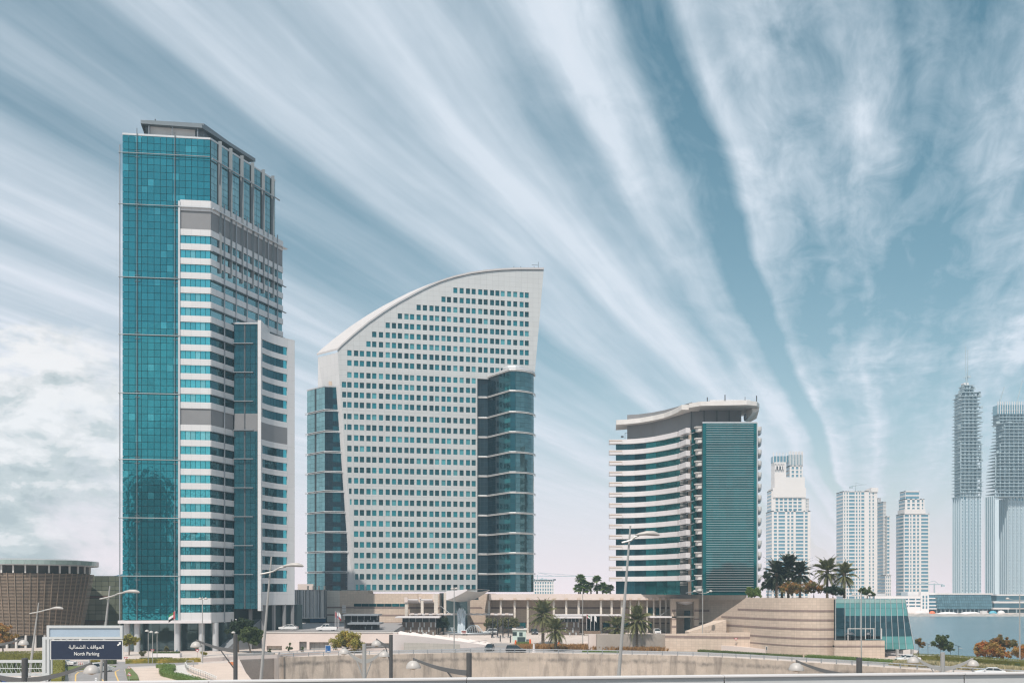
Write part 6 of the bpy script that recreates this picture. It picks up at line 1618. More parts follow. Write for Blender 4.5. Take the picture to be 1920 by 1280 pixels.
leaning_lamp('leaning street lamp standing before the banded tower', (1160, 1268), (1182, 985), 0, [(1166, 1017), (1176, 1014.5), (1184, 1012), (1190, 1006), (1198, 1003)], 66, zlow, .17)
leaning_lamp('leaning street lamp in front of the concave wing of the tallest tower', (489, 1275), (509, 1043), 0, [(488, 1076), (506, 1072.5), (514, 1070), (525, 1063.5), (536, 1061.5)], 68, zlow, .15)
leaning_lamp('leaning street lamp crossing the road sign', (187, 1277), (206, 1098), 0, [(187, 1122.5), (203, 1119), (214, 1116), (222, 1112), (234, 1110.5)], 92, 0., .17)
leaning_lamp('leaning street lamp in front of the slatted drum', (56, 1258), (72.5, 1129), 0, [(55.5, 1149.5), (70, 1147), (80, 1144.5), (88, 1142), (97, 1141)], 118, 0., .17)
def bow_lamp(label, px, ytop, Y, arms, zf=zlow, joint=None, pale=False, dia=.88, strut=True):
    t = P(px, ytop, Y); f = Vector((t.x, Y, zf)); r = thing('bow_lamp', label, 'street lamp', f, 'dome lamps on bowed arms')
    MB().tube([f, t], .17, 10).build('post', dkpost if not pale else pole, r, smooth=True, sharp=50)
    for (dx, dy, jy) in arms:
        c = P(dx, dy, Y); R_ = dia/2; tip = c+Vector((0, 0, R_*1.15)); j = P(px, jy, Y)
        mid = Vector((j.x+(tip.x-j.x)*.5, Y, j.z+(tip.z-j.z)*.12)); pts = []
        sg = 1 if tip.x > j.x else -1; tip2 = tip-Vector((sg*.0, 0, 0))
        for k in range(13): u = k/12; pts.append(j*(1-u)**2+mid*2*u*(1-u)+tip2*u*u)
        MB().beam(pts, .12, [.34-.22*k/12 for k in range(13)]).build('arm', armm if not pale else pole, r)
        dm = MB().lathe(c-Vector((0, 0, R_*.08)), [(R_*1.04, -.02), (R_*1.04, .03), (R_*.97, R_*.3), (R_*.8, R_*.62), (R_*.52, R_*.88), (R_*.2, R_*.99), (.03, R_*1.0)], 20).build('dome', dome_m, r, smooth=True, sharp=40)
        MB().lathe(c-Vector((0, 0, R_*.2)), [(R_*.15, -.06), (R_*.55, 0), (R_*.6, R_*.1)], 14).build('lens', lens, dm)
        MB().tube([c+Vector((0, 0, R_*.85)), tip+Vector((0, 0, .06))], .035, 5).build('hanger', dkpost, dm)
        if strut: MB().tube([j+Vector((0, 0, -1.6)), pts[5]], .05, 5).build('strut', pole if pale else dkpost, r)
Yb = 60.
bow_lamp('bow arm lamp with short post at the lower left picture corner', 46.5, 1233, 56, [(172, 1259, 1275), (-80, 1259, 1276)])
bow_lamp('bow arm lamp reaching in from the left picture edge', -36, 1190, 88, [(44, 1207, 1212)])
bow_lamp('bow arm lamp whose dome hangs before the blank sign panel', 198, 1165, 104, [(137, 1182, 1190)], zf=0)
bow_lamp('bow arm lamp standing at the grey end of the retaining wall', 441.5, 1188, 80, [(368, 1211, 1219)])
bow_lamp('pale twin bow lamp in front of the round yellow green tree', 683, 1206, 82, [(645, 1224, 1240), (720, 1229, 1240)], pale=True)
bow_lamp('bow arm lamp right of the yellow green tree with a dome on its left', 733, 1189, 88, [(706, 1208, 1212)])
bow_lamp('bow arm lamp with big dome in front of the concrete wall', 879.5, 1223.5, 60, [(775, 1250, 1261)])
bow_lamp('bow arm lamp half hidden by the parapet, before the curved stone wall', 1611, 1232, 60, [(1493, 1254, 1268)])
bow_lamp('pale twin bow lamp in front of the long hedge', 1767.5, 1222, 78, [(1712, 1240, 1254), (1824, 1246, 1254)], pale=True)
def twin_lamp(label, px, ytop, ybase, heads, z=0., Y=None, rr=.11, head_r=.34, arm_drop=8):
    f = GR(px, ybase, z) if Y is None else Vector((PX(px, Y), Y, z)); Y = f.y; t = P(px, ytop, Y)
    r = thing('lamp_post', label, 'street lamp', f, 'straight lamp posts with round heads'); MB().tube([f, t], [rr*1.3, rr*.8], 8).build('pole', pole, r, smooth=True, sharp=50)
    for hx, hy in heads:
        h = P(hx, hy, Y); a = P(px, ytop+arm_drop, Y); m_ = Vector(((a.x+h.x)/2, Y, min(a.z, h.z)-.25*abs(h.x-a.x)*.3))
        pts = [a*(1-u)**2+m_*2*u*(1-u)+h*u*u for u in (0, .2, .4, .6, .8, 1)]; MB().tube(pts, rr*.5, 6).build('arm', pole, r)
        MB().lathe(h-Vector((0, 0, head_r*.3)), [(head_r*.5, -.1), (head_r*1.1, .0), (head_r*1.05, head_r*.4), (head_r*.5, head_r*.85), (.03, head_r)], 10).build('lamp_head', dome_m, r, smooth=True, sharp=50)
twin_lamp('straight lamp post with two heads, left of the fountain jet', 851.5, 1100, 1222, [(848, 1102.5), (855.5, 1102.5)], arm_drop=4, head_r=.4)
twin_lamp('straight lamp post with wide curved twin arms before the portal', 1317.5, 1103, 1220, [(1302.5, 1107.5), (1332.5, 1107.5)], head_r=.42)
twin_lamp('straight lamp post in front of the glass pavilion', 1615, 1108, 1238, [(1600, 1113.5), (1631, 1113.5)], head_r=.36)
twin_lamp('straight lamp post at the right picture edge over the creek', 1912, 1114, 1250, [(1889, 1121.5), (1936, 1121.5)], head_r=.32, arm_drop=10)
twin_lamp('straight lamp post with two heads, before the white banded bay', 379.5, 1118, 1242, [(375, 1121.5), (386, 1121.5)], arm_drop=5, head_r=.36)
twin_lamp('thin bare pole beside the three hotel flags', 1092.5, 1103, 1210, [], rr=.1)
for x, y0, y1, lb in ((277, 1181, 1243, 'short lamp left of its two neighbours before the lobby'), (285, 1183, 1243, 'short lamp in the middle of three before the lobby'), (293.5, 1184, 1240, 'short lamp right of its two neighbours before the lobby'), (439, 1184, 1241, 'short lamp beside the dark shade trees'), (659, 1186, 1222, 'short lamp in front of the yellow green tree'), (842, 1189, 1210, 'short lamp on the pink ramp wall')):
    f = GR(x+1, y1); t = P(x+1, y0+1, f.y); r = thing('lamp_post', lb, 'street lamp', f, 'short lamps with mushroom heads')
    MB().tube([f, t], .07, 6).build('pole', pole, r); MB().lathe(P(x-1.5 if x != 293.5 else x, y0+1, f.y)-Vector((0, 0, .1)), [(.2, -.05), (.42, 0), (.36, .2), (.1, .34)], 10).build('lamp_head', dome_m, r, smooth=True, sharp=50)
    MB().tube([t, P(x-1.5, y0+1, f.y)], .04, 5).build('arm', pole, r)
# floodlight mast
r = thing('floodlight_mast', 'mast with two columns of small white floodlights beside the hotel gatehouse', 'floodlight', Vector((PX(645, 300), 300, 4.6)))
MB().tube([Vector((PX(645, 300), 300, 4.6)), P(645, 1134, 300)], .1, 6).build('mast', pole, r)
for k in range(5):
    for s in (-1, 1): MB().obox(P(645+s*1.9, 1136+k*2.9, 299.8), .5, .3, .3).build('floodlight', M['white_smooth'], r)
    MB().beam([P(643, 1136+k*2.9, 300), P(647, 1136+k*2.9, 300)], .06, .06).build('bracket', pole, r)
# flags
def flag(label, px, ytop, base, w, h, cols, droop, group, side=1):
    Y = base.y; t = P(px, ytop, Y); r = thing('flag_pole', label, 'flag', base, group); MB().tube([base, t], .07, 6).build('pole', M['white_smooth'], r)
    nx, nz = 7, 6; L, Hh = w*Y/F, h*Y/F
    for name, m, z0, z1, x0, x1 in cols:
        mb = MB(); vs = []
        for i in range(nx+1):
            for k in range(2):
                u = x0+(x1-x0)*i/nx; z = z1 if k else z0
                vs.append(t+Vector((side*L*u*(1-.15*droop), .12*math.sin(u*7)-.1, -Hh*(1-z)-.1-droop*L*u*1.1)))
        fs = [(2*i, 2*i+2, 2*i+3, 2*i+1) for i in range(nx)]
        mb.add(vs, fs); mb.add([v+Vector((0, .02, 0)) for v in vs], [tuple(reversed(f)) for f in fs]); mb.build('flag_cloth', m, r)
fred, fgreen, fwhite, fblack = mat('flag_red', (.42, .03, .04), .8), mat('flag_green', (.02, .18, .07), .8), mat('flag_white', (.75, .74, .73), .8), mat('flag_black', (.015, .015, .015), .8)
uae = [('r', fred, 0, 1, 0, .26), ('g', fgreen, .667, 1, .26, 1), ('w', fwhite, .333, .667, .26, 1), ('b', fblack, 0, .333, .26, 1)]
flag('red green white and black flag drooping left of its pole at the tower lobby', 328, 1144, GR(328, 1231), 13, 14, uae, .55, None, -1)
g_ = 'hotel flags by the colonnade'
flag('red green white and black flag leftmost of the three by the colonnade', 1100, 1150, Vector((PX(1100, 300), 300, 1.5)), 7, 7, uae, .6, g_)
flag('plain white drooping flag in the middle of the three by the colonnade', 1107.5, 1150, Vector((PX(1107.5, 300), 300, 1.5)), 3, 12, [('w', fwhite, 0, 1, 0, 1)], .8, g_)
flag('white flag rightmost of the three by the colonnade', 1114.5, 1151, Vector((PX(1114.5, 300), 300, 1.5)), 5, 10, [('w', fwhite, 0, 1, 0, 1)], .9, g_)
g_ = 'flags beside the white pickup'
fblue = mat('flag_blue', (.05, .07, .22), .8)
flag('dark red flag leftmost of three beside the white pickup', 628.5, 1145, Vector((PX(628.5, 262), 262, 4.6)), 3, 10, [('r', fred, 0, 1, 0, 1)], .8, g_)
flag('white and blue flag in the middle of three beside the white pickup', 632, 1146, Vector((PX(632, 262), 262, 4.6)), 3, 10, [('w', fwhite, .4, 1, 0, 1), ('b', fblue, 0, .4, 0, 1)], .8, g_)
flag('white and red flag rightmost of three beside the white pickup', 635.3, 1146, Vector((PX(635.3, 262), 262, 4.6)), 5, 12, [('w', fwhite, .35, 1, 0, 1), ('r', fred, 0, .35, 0, 1)], 1., g_)
# gatehouses on the plaza
stripm = mat('grey_strip_light', (.42, .45, .46), .4); slatm = mat('brown_gate_slat', (.15, .115, .095), .7, var=.15)
def gatehouse(label, x0, x1, y0, y1, Y, z, roof, strips, nslat, m=slatm, rm=None, gap=5.5):
    r = thing('gatehouse', label, 'gatehouse', (PX((x0+x1)/2, Y), Y, z), 'slatted gatehouses of the hotel'); X = lambda x: PX(x, Y); Z = lambda y: PZ(y, Y); h = Z(y0+gap)-z
    MB().box(X(x0)+.2, X(x1)-.2, Y+.25, Y+5, z, Z(y0)-.1).build('core', M['dark'], r)
    w = (X(x1)-X(x0))/nslat
    scatter('slat', [(BX(w-.06, .2, h), m, Vector((X(x0)+w*(k+.5), Y, z)), 0.) for k in range(nslat)], r)
    MB().box(X(x0-roof[0]), X(x1+roof[1]), Y-2.2, Y+6, Z(y0), Z(y0)+.4).build('roof', rm or M['white_smooth'], r)
    for k in range(6): xx_ = X(x0+1+(x1-x0-2)*k/5); MB().box(xx_-.06, xx_+.06, Y-.05, Y+.1, z+h, Z(y0)).build('clerestory_post', M['metal_lt'], r)
    for sx, sy, sh in strips: MB().box(X(sx), X(sx+2.3), Y-.08, Y+.02, Z(sy+sh), Z(sy)).build('strip_light', stripm, r)
    return r
st = [(760.5, 1166, 9), (773, 1166, 9), (786, 1166, 9), (794.3, 1166, 9), (807, 1166, 9), (815.2, 1166, 9), (756, 1175, 9), (769, 1175, 9), (784, 1175, 9), (790, 1175, 9), (803, 1175, 9), (758, 1184, 6), (765, 1184, 6), (777.3, 1184, 6), (792, 1184, 6), (798.4, 1184, 6), (811, 1184, 6)]
gatehouse('brown slatted gatehouse with white flat roof left of the fountain', 753.5, 818, 1157.5, 1191, 299.5, 1.5, (11, 7), st, 12, gap=8)
gatehouse('brown slatted gatehouse with white flat roof behind the shorter booth palm', 1050, 1086.5, 1158, 1190, 299.5, 1.5, (12, 6), [(1062, 1166, 9), (1075, 1166, 9), (1083, 1166, 9), (1073, 1176, 9), (1059, 1176, 6), (1067, 1185, 5), (1079, 1185, 5)], 8, gap=7)
dkslat = mat('black_gate_slat', (.045, .042, .045), .6, var=.2)
gatehouse('dark gatehouse with slim grey roof above the pink terrace wall', 645.5, 708, 1153.5, 1187, 268, 4.6, (0.5, 3), [(657.5, 1162, 5.5), (669.5, 1162, 5.5), (681, 1162, 5.5), (688.5, 1162, 5.5), (700, 1162, 5.5)], 12, dkslat, M['metal'], gap=7.5)
gatehouse('low black booth in front of the dark gatehouse', 655, 708.5, 1169.5, 1188, 258, 4.6, (1, 5), [(684, 1174, 5), (696, 1173, 6), (704, 1180, 7), (687, 1180, 8)], 10, dkslat, M['metal'], gap=1.5)
# guard booth
def booth():
    Y = 283.; z = .3; X = lambda x: PX(x, Y); Z = lambda y: PZ(y, Y)
    r = thing('guard_booth', 'small pale green guard booth at the plaza entrance', 'booth', (X(973), Y, 0)); gm = mat('pale_green_panel', (.50, .60, .55), .5, var=.05)
    MB().box(X(961), X(986.5), Y, Y+3.6, 0, Z(1180)).build('body', gm, r)
    MB().box(X(960), X(988), Y-.3, Y+4, Z(1180), Z(1177.8)).build('roof', M['pale'], r)
    MB().box(X(961), X(969), Y-.05, Y+.1, Z(1191), Z(1184)).build('window', M['gl_l'], r); MB().box(X(973.5), X(980), Y-.05, Y+.1, Z(1192), Z(1184.5)).build('window', M['gl_l'], r); MB().box(X(970), X(985), Y-.1, Y-.02, .2, Z(1193.5)).build('door', M['core'], r)
    MB().obox((X(972), Y+1, Z(1177.8)), 1.2, .8, .5).build('roof_unit', M['grey_dk'], r); MB().obox((X(979), Y+1, Z(1177.8)), 1.0, .8, .6).build('roof_unit', M['grey_dk'], r)
booth()
# fountain
def fountain():
    Y = 303.; z = 1.5; c = Vector((PX(880, Y), Y+2, z)); r = thing('fountain', 'tall white water jet in a round basin with low arcing sprays', 'fountain', c)
    MB().lathe(c, [(8.2, 0), (8.4, .5), (8.2, .7), (7.8, .7), (7.7, .5)], 40, 1, .8).build('basin', M['metal'], r, smooth=True, sharp=40)
    MB().lathe(c+Vector((0, 0, .52)), [(7.7, 0), (.1, .02)], 32, 1, .8).build('water_surface', bpy.data.materials['creek_water'], r)
    m = bpy.data.materials.new('white_spray'); m.use_nodes = True; T = NT(m.node_tree); o = T.n('ShaderNodeOutputMaterial'); p = T.n('ShaderNodeBsdfPrincipled'); p.inputs['Base Color'].default_value = (.72, .78, .82, 1); p.inputs['Roughness'].default_value = .5
    tr = T.n('ShaderNodeBsdfTransparent'); ms = T.n('ShaderNodeMixShader'); g = T.n('ShaderNodeNewGeometry'); T.l(T.rng(T.noise(g.outputs['Position'], 3.5, 3, .7), .2, .5, .55, 1.), ms.inputs[0]); T.l(tr.outputs[0], ms.inputs[1]); T.l(p.outputs[0], ms.inputs[2]); T.l(ms.outputs[0], o.inputs[0])
    mb = MB(); x0, x1 = PX(856.5, Y), PX(871.5, Y)
    for k in range(70):
        a = random.random()*6.283; q = random.random()**.5; b = Vector(((x0+x1)/2+math.cos(a)*q*1.15, c.y+math.sin(a)*q*1.1, z+.5)); hgt = PZ(1138, Y)-z-random.uniform(0, 1.4)-q*1.1; sp = 1.05
        mb.tube([b, b+Vector((0, 0, hgt*.6)), b+Vector(((b.x-(x0+x1)/2)*.2, 0, hgt*.93)), b+Vector(((b.x-(x0+x1)/2)*.3, 0, hgt))], [.2, .19, .12, .02], 5)
    mb.build('water_jet', m, r)
    mb = MB(); cc = Vector((PX(888, Y), c.y, z+.6)); 
    for k in range(22):
        a = k/22*6.283; d = Vector((math.cos(a), math.sin(a)*.7, 0)); pts = []
        for i in range(9): t = i/8; pts.append(cc+d*2.9*(1-t)+Vector((0, 0, 2.7*math.sin(t*1.9)-.6*t)))
        mb.tube(pts, .035, 4)
    mb.build('arc_sprays', m, r)
    mb = MB()
    for k in range(10):
        a = k/10*6.283; o_ = Vector((PX(847, Y), c.y, z+.6)); pts = [o_+Vector((math.cos(a)*.9*t, math.sin(a)*.7*t, 1.6*math.sin(t*2.6))) for t in (0, .25, .5, .75, 1)]; mb.tube(pts, .04, 4)
    mb.build('side_spray', m, r)
fountain()
# small plaza furniture
bl = mat('black_bollard', (.03, .03, .035), .5); orange_ = mat('orange_barrier_plastic', (.75, .13, .03), .5)
pm = MB().lathe((0, 0, 0), [(.1, 0), (.1, .9), (.07, 1.0)], 8)
for i, (x, y, h) in enumerate(((878, 1195, 1), (896, 1196, 1), (909, 1197, 1), (922, 1199, 1.4), (938, 1202, 1.4), (957, 1204, 1.5))):
    f = GR(x, y, .4); r = thing('bollard', ('black bollard nearest the fountain, first of the row along the plaza edge', 'black bollard second of the row along the plaza edge, below the fountain', 'black bollard third of the row along the plaza edge', 'black bollard fourth of the row, before the banner posts', 'black bollard fifth of the row, left of the guard booth', 'black bollard nearest the guard booth, last of the row')[i], 'bollard', f, 'black bollards along the plaza edge'); piece('post', _me.setdefault('bol', pm.mesh('post', bl)), r, f); piece('cap', _me.setdefault('bolc', MB().lathe((0, 0, 1.), [(.12, 0), (.12, .08), (.02, .12)], 8).mesh('cap', pole)), r, f); r.scale = (1.6, 1.6, h*1.3)
for i, (x, lb) in enumerate(((924, 'dark upright banner post nearest the fountain'), (933, 'dark upright banner post second from the fountain'), (943, 'dark upright banner post in front of the widest olive tree'), (953, 'dark upright banner post nearest the guard booth'))):
    f = Vector((PX(x, 292), 292, 1.2)); r = thing('banner_post', lb, 'post', f, 'dark posts on the plaza'); MB().obox(f, .35, .2, PZ(1160, 292)-1.2).build('post', bl, r); MB().obox(f, .8, .5, .25).build('foot', M['metal'], r)
for x, y, lb in ((967, 1209, 'orange barrier beside the low green bush'), (994, 1207, 'orange barrier right of the guard booth'), (1048, 1209, 'orange barrier behind the shorter booth palm')):
    f = GR(x, y); r = thing('barrier_post', lb, 'barrier', f, 'orange barrier posts'); MB().lathe(f, [(.32, 0), (.28, .9), (.24, 1.2)], 10).build('body', orange_, r); MB().lathe(f+Vector((0, 0, 1.2)), [(.3, 0), (.3, .15), (.1, .2)], 10).build('cap', orange_, r)
f = GR(1001, 1222.5); r = thing('stone_cone', 'white tapering stone marker beside the black car', 'marker', f); MB().lathe(f, [(.42, 0), (.42, .15), (.32, .2), (.2, 1.9), (.16, 2.0)], 4).build('shaft', M['white_smooth'], r); MB().lathe(f+Vector((0, 0, 2.0)), [(.2, 0), (.12, .15)], 4).build('cap', M['white_smooth'], r)
# signs
def text(body, parent, loc, size, m, align='CENTER', name='lettering', sx=1.):
    c = bpy.data.curves.new(name, 'FONT'); c.body = body; c.size = size; c.align_x = align; c.align_y = 'CENTER'; c.extrude = .004; c.materials.append(m)
    o = bpy.data.objects.new(name, c); me = bpy.data.meshes.new_from_object(o); bpy.data.objects.remove(o); o = bpy.data.objects.new(name, me); COL.objects.link(o); o.parent = parent; o.location = Vector(loc)-wl(parent); o.rotation_euler = (R(90), 0, 0); o.scale.x = sx; return o
navy = mat('navy_sign', (.012, .022, .05), .45, var=.04); sgrey = mat('sign_frame_grey', (.56, .58, .58), .45, .2, var=.04); wpaint = mat('sign_white', (.80, .80, .78), .5, var=.02); panel_bl = mat('pale_blue_panel', (.36, .45, .54), .35, .1, var=.04)
def gantry():
    Y = 86.; X = lambda x: PX(x, Y); Z = lambda y: PZ(y, Y)
    r = thing('road_sign', 'dark blue North Parking road sign on a pale grey frame', 'road sign', (X(92), Y, 0))
    def bar(n, x0, x1, y0, y1, d=.25, m=sgrey, dy=0.): MB().box(X(x0), X(x1), Y+dy, Y+dy+d, Z(y1), Z(y0)).build(n, m, r)
    MB().box(X(87.3), X(92.3), Y, Y+.3, 0, Z(1171.8)).build('frame_post', sgrey, r)
    MB().box(X(79), X(85.3), Y+.02, Y+.3, 0, Z(1193.5)).build('frame_post', sgrey, r)
    bar('frame_rail', 92.3, 229.5, 1171.9, 1176.6); bar('frame_rail', 92.3, 229.5, 1193, 1197.6); bar('frame_rail', 224.8, 229.6, 1176.6, 1193, .24); bar('frame_rail', 85.3, 87.3, 1193.6, 1198, .2); bar('frame_rail', 85.3, 87.3, 1261, 1265, .2)
    bar('blank_panel', 92.4, 224.8, 1176.7, 1192.9, .08, panel_bl, .1)
    bar('sign_border', 94.3, 229.7, 1199.3, 1236.2, .08, wpaint, .02); bar('sign_panel', 95.8, 228.6, 1200.6, 1235, .05, navy, -.016)
    for x in (95, 123.5, 166): bar('hanger_post', x, x+1.2, 1197.6, 1199.4, .1)
    bar('back_post', 96, 97.5, 1236.2, 1262, .12); bar('back_post', 166, 167, 1236.2, 1245, .12)
    ar = ''.join(chr(c) for c in reversed([0xFE8D, 0xFEDF, 0xFEE4, 0xFEEE, 0xFE8D, 0xFED7, 0xFED2, 0x20, 0xFE8D, 0xFEDF, 0xFEB8, 0xFEE4, 0xFE8E, 0xFEDF, 0xFEF4, 0xFE94]))
    text(ar, r, (X(162.2), Y-.045, Z(1212.2)), .44, wpaint); text('North Parking', r, (X(162.7), Y-.045, Z(1224.9)), .43, wpaint, sx=.88)
    a = [(219.8, 1208.3), (224.4, 1204.6), (222.6, 1203.4), (227, 1202.7), (226.6, 1208.2), (225.7, 1206.5), (221.6, 1210.2)]
    mb = MB(); q = [(X(x), Y-.05, Z(y)) for x, y in a]
    mb.add(q, [(0, 6, 5, 1), (1, 5, 4, 3), (1, 3, 2)]); mb.add([(v[0], v[1]+.012, v[2]) for v in q], [(1, 5, 6, 0), (3, 4, 5, 1), (2, 3, 1)]); mb.build('arrow', wpaint, r)
    w = thing('white_railing', 'pale grey frame fence with wire infill at the lower left', 'fence', (X(30), Y, 0))
    def fb(n, x0, x1, y0, y1, m=sgrey): MB().box(X(x0), X(x1), Y+.31, Y+.5, Z(y1), Z(y0)).build(n, m, w)
    fb('rail', -60, 79, 1237, 1242); fb('rail', -60, 79, 1262, 1266.5); fb('rail', 75.5, 79, 1242, 1262); MB().box(X(76), X(79), Y+.32, Y+.48, 0, Z(1266.5)).build('post', sgrey, w)
    mb = MB(); 
    for k in range(15): x = -55+k*9; mb.tube([(X(x), Y+.4, Z(1262)), (X(x+3), Y+.4, Z(1254)), (X(x), Y+.4, Z(1242))], .022, 4); mb.tube([(X(x), Y+.4, Z(1262)), (X(x-3), Y+.4, Z(1254)), (X(x), Y+.4, Z(1242))], .022, 4)
    mb.tube([(X(-60), Y+.4, Z(1253)), (X(76), Y+.4, Z(1253))], .03, 4); mb.build('wire_infill', sgrey, w)
    s = thing('blue_sign', 'dark blue sign board with white edge behind the near bow lamp post', 'road sign', (X(20), Y, 0)); MB().box(X(-60), X(75), Y-.3, Y-.22, Z(1300), Z(1268)).build('border', wpaint, s); MB().box(X(-60), X(73.5), Y-.34, Y-.305, Z(1300), Z(1269.6)).build('panel', mat('blue_sign_panel', (.02, .06, .2), .4), s)
    for x in (-20, 40): MB().box(X(x), X(x+2), Y-.2, Y-.05, 0, Z(1275)).build('post', sgrey, s)
gantry()
redm = mat('sign_red', (.45, .035, .045), .5); brown = mat('brown_sign', (.22, .06, .05), .5); bluem = mat('blue_info_sign', (.01, .10, .30), .5)
def tri_sign(label, x, y, w, ybase, glyph):
    f = GR(x, ybase); Y = f.y; s = w*Y/F; c = P(x, y, Y); r = thing('warning_sign', label, 'road sign', f, 'red edged triangular warning signs'); MB().tube([f, c+Vector((0, .06, s*.4))], .04, 6).build('post', pole, r)
    def tri(k, d, m, n): q = [c+Vector((-s*.5*k, -d, -s*.4*k)), c+Vector((s*.5*k, -d, -s*.4*k)), c+Vector((0, -d, s*.48*k))]; mb = MB(); mb.add(q+[v+Vector((0, .02, 0)) for v in q], [(0, 1, 2), (5, 4, 3), (0, 3, 4, 1), (1, 4, 5, 2), (2, 5, 3, 0)]); mb.build(n, m, r)
    tri(1, .02, redm, 'plate'); tri(.68, .05, wpaint, 'face')
    mb = MB()
    for pts in glyph: mb.beam([c+Vector((a*s*.25, -.085, b*s*.25)) for a, b in pts], .01, .07*s)
    mb.build('symbol', bl, r)
tri_sign('triangular bend warning sign on the near sand bank', 242.3, 1262.5, 8.6, 1277, [[(-.5, -1), (-.3, 0), (.35, .2), (.4, 1)]])
tri_sign('smaller triangular warning sign behind the bend sign', 241.6, 1250.5, 7, 1258, [[(-.4, -.9), (.4, -.9)], [(0, -.6), (0, .6)]])
def plate_sign(name, label, x0, x1, y0, y1, ybase, m, cat='road sign', z=0., glyph=None, group=None, legs=(.5,)):
    f = GR((x0+x1)/2, ybase, z); Y = f.y; r = thing(name, label, cat, f, group)
    for q in legs: x = x0+(x1-x0)*q; MB().tube([Vector((PX(x, Y), Y, z)), P(x, y0+1, Y)], .05, 6).build('post', pole, r)
    MB().box(PX(x0, Y), PX(x1, Y), Y-.12, Y-.06, PZ(y1, Y), PZ(y0, Y)).build('border', wpaint, r); MB().box(PX(x0+.5, Y), PX(x1-.5, Y), Y-.15, Y-.125, PZ(y1-.5, Y), PZ(y0+.5, Y)).build('plate', m, r)
    for pts in glyph or []: MB().beam([P(a, b, Y-.17) for a, b in pts], .02, .11).build('symbol', wpaint, r)
    return r
plate_sign('information_sign', 'blue sign with white figures at the pink wall', 610, 620.5, 1209, 1223, 1229, bluem, glyph=[[(613, 1214), (613, 1220), (616.5, 1220.5)], [(617, 1219), (617.5, 1221)], [(613, 1211), (613, 1212)]])
plate_sign('visitor_sign', 'small brown and white direction sign before the fountain', 864.5, 875, 1181, 1187.5, 1196, wpaint, z=.6, glyph=None, legs=(.2, .8)); 
f = GR(869.7, 1196, .6); r = thing('sign_face', 'brown upper face of the small direction sign', 'sign', P(869.7, 1184, f.y-.2)) if False else None
Yv = f.y; o = MB().box(PX(865.3, Yv), PX(874, Yv), Yv-.2, Yv-.16, PZ(1184.6, Yv), PZ(1181.8, Yv)).build('brown_face', brown, bpy.data.objects['visitor_sign'])
for k in range(3): MB().box(PX(867.5+k*2, Yv), PX(868.9+k*2, Yv), Yv-.2, Yv-.16, PZ(1186.2, Yv), PZ(1185.2, Yv)).build('symbol', redm, bpy.data.objects['visitor_sign'])
def direction_sign():
    f = GR(1515, 1229); Y = f.y; r = thing('direction_sign', 'post with three stacked dark red direction boards by the stone wall', 'road sign', f)
    for x in (1511.8, 1516.5): MB().box(PX(x, Y), PX(x+3, Y), Y, Y+.3, 0, PZ(1180, Y)).build('post', pole if x < 1515 else dkpost, r)
    for k in range(3):
        MB().box(PX(1506, Y), PX(1518, Y), Y-.2, Y-.05, PZ(1189.6+k*6, Y), PZ(1184.8+k*6, Y)).build('board', redm, r)
        MB().beam([P(1512.5, 1187.5+k*6, Y-.22), P(1514.5, 1187.5+k*6, Y-.22)], .02, .12).build('arrow', wpaint, r)
direction_sign()
for x, y0, yb, lb in ((1379.8, 1197.5, 1222.5, 'small give way sign in front of the curved stone wall'), (286, 1219, 1240, 'red sign behind the three short lamps'), (236, 1233.5, 1243, 'give way sign at the junction below the tower'), (370, 1219, 1240, 'white and red sign by the lobby plants')):
    f = GR(x, yb); Y = f.y; c = P(x, y0, Y); s = .42 if Y > 190 else .4; r = thing('give_way_sign', lb, 'road sign', f, 'small red and white road signs'); MB().tube([f, c], .035, 5).build('post', pole, r)
    mb = MB(); q = [c+Vector((-s, -.06, s*.7)), c+Vector((0, -.06, -s*.8)), c+Vector((s, -.06, s*.7))]; mb.add(q+[v+Vector((0, .03, 0)) for v in q], [(0, 1, 2), (5, 4, 3), (0, 3, 4, 1), (1, 4, 5, 2), (2, 5, 3, 0)]); mb.build('plate', redm, r)
    q = [c+(v-c)*.55+Vector((0, -.04, .03)) for v in q]; mb = MB(); mb.add(q+[v+Vector((0, .015, 0)) for v in q], [(0, 1, 2), (5, 4, 3), (0, 3, 4, 1), (1, 4, 5, 2), (2, 5, 3, 0)]); mb.build('face', wpaint, r)
# chevron board
f = GR(151, 1253.5); Y = f.y; r = thing('chevron_sign', 'white board with three red chevrons on the lawn edge', 'road sign', f)
for x in (148, 154.5): MB().tube([Vector((PX(x, Y), Y, 0)), P(x, 1242, Y)], .04, 6).build('post', pole, r)
MB().box(PX(146, Y), PX(156.6, Y), Y-.1, Y-.06, PZ(1246, Y), PZ(1240.5, Y)).build('board', wpaint, r)
for k in range(3):
    x = 147.2+k*3.1; MB().beam([P(x, 1241, Y-.12), P(x+1.6, 1243.2, Y-.12), P(x, 1245.5, Y-.12)], .02, .14).build('chevron', redm, r)
plate_sign('parking_notice', 'small dark notice on a thin post by the curved stone wall', 1435.5, 1438.8, 1211, 1217.5, 1228, M['grey_dk'])
plate_sign('verge_notice', 'small two legged notice at the end of the dry grass', 1225, 1229, 1206.5, 1209.5, 1217, M['stone_dk'], legs=(.1, .9))
plate_sign('lobby_totem', 'blue upright totem sign under the tower lobby', 330.5, 333.5, 1216.5, 1229, 1230.5, bluem, 'sign')
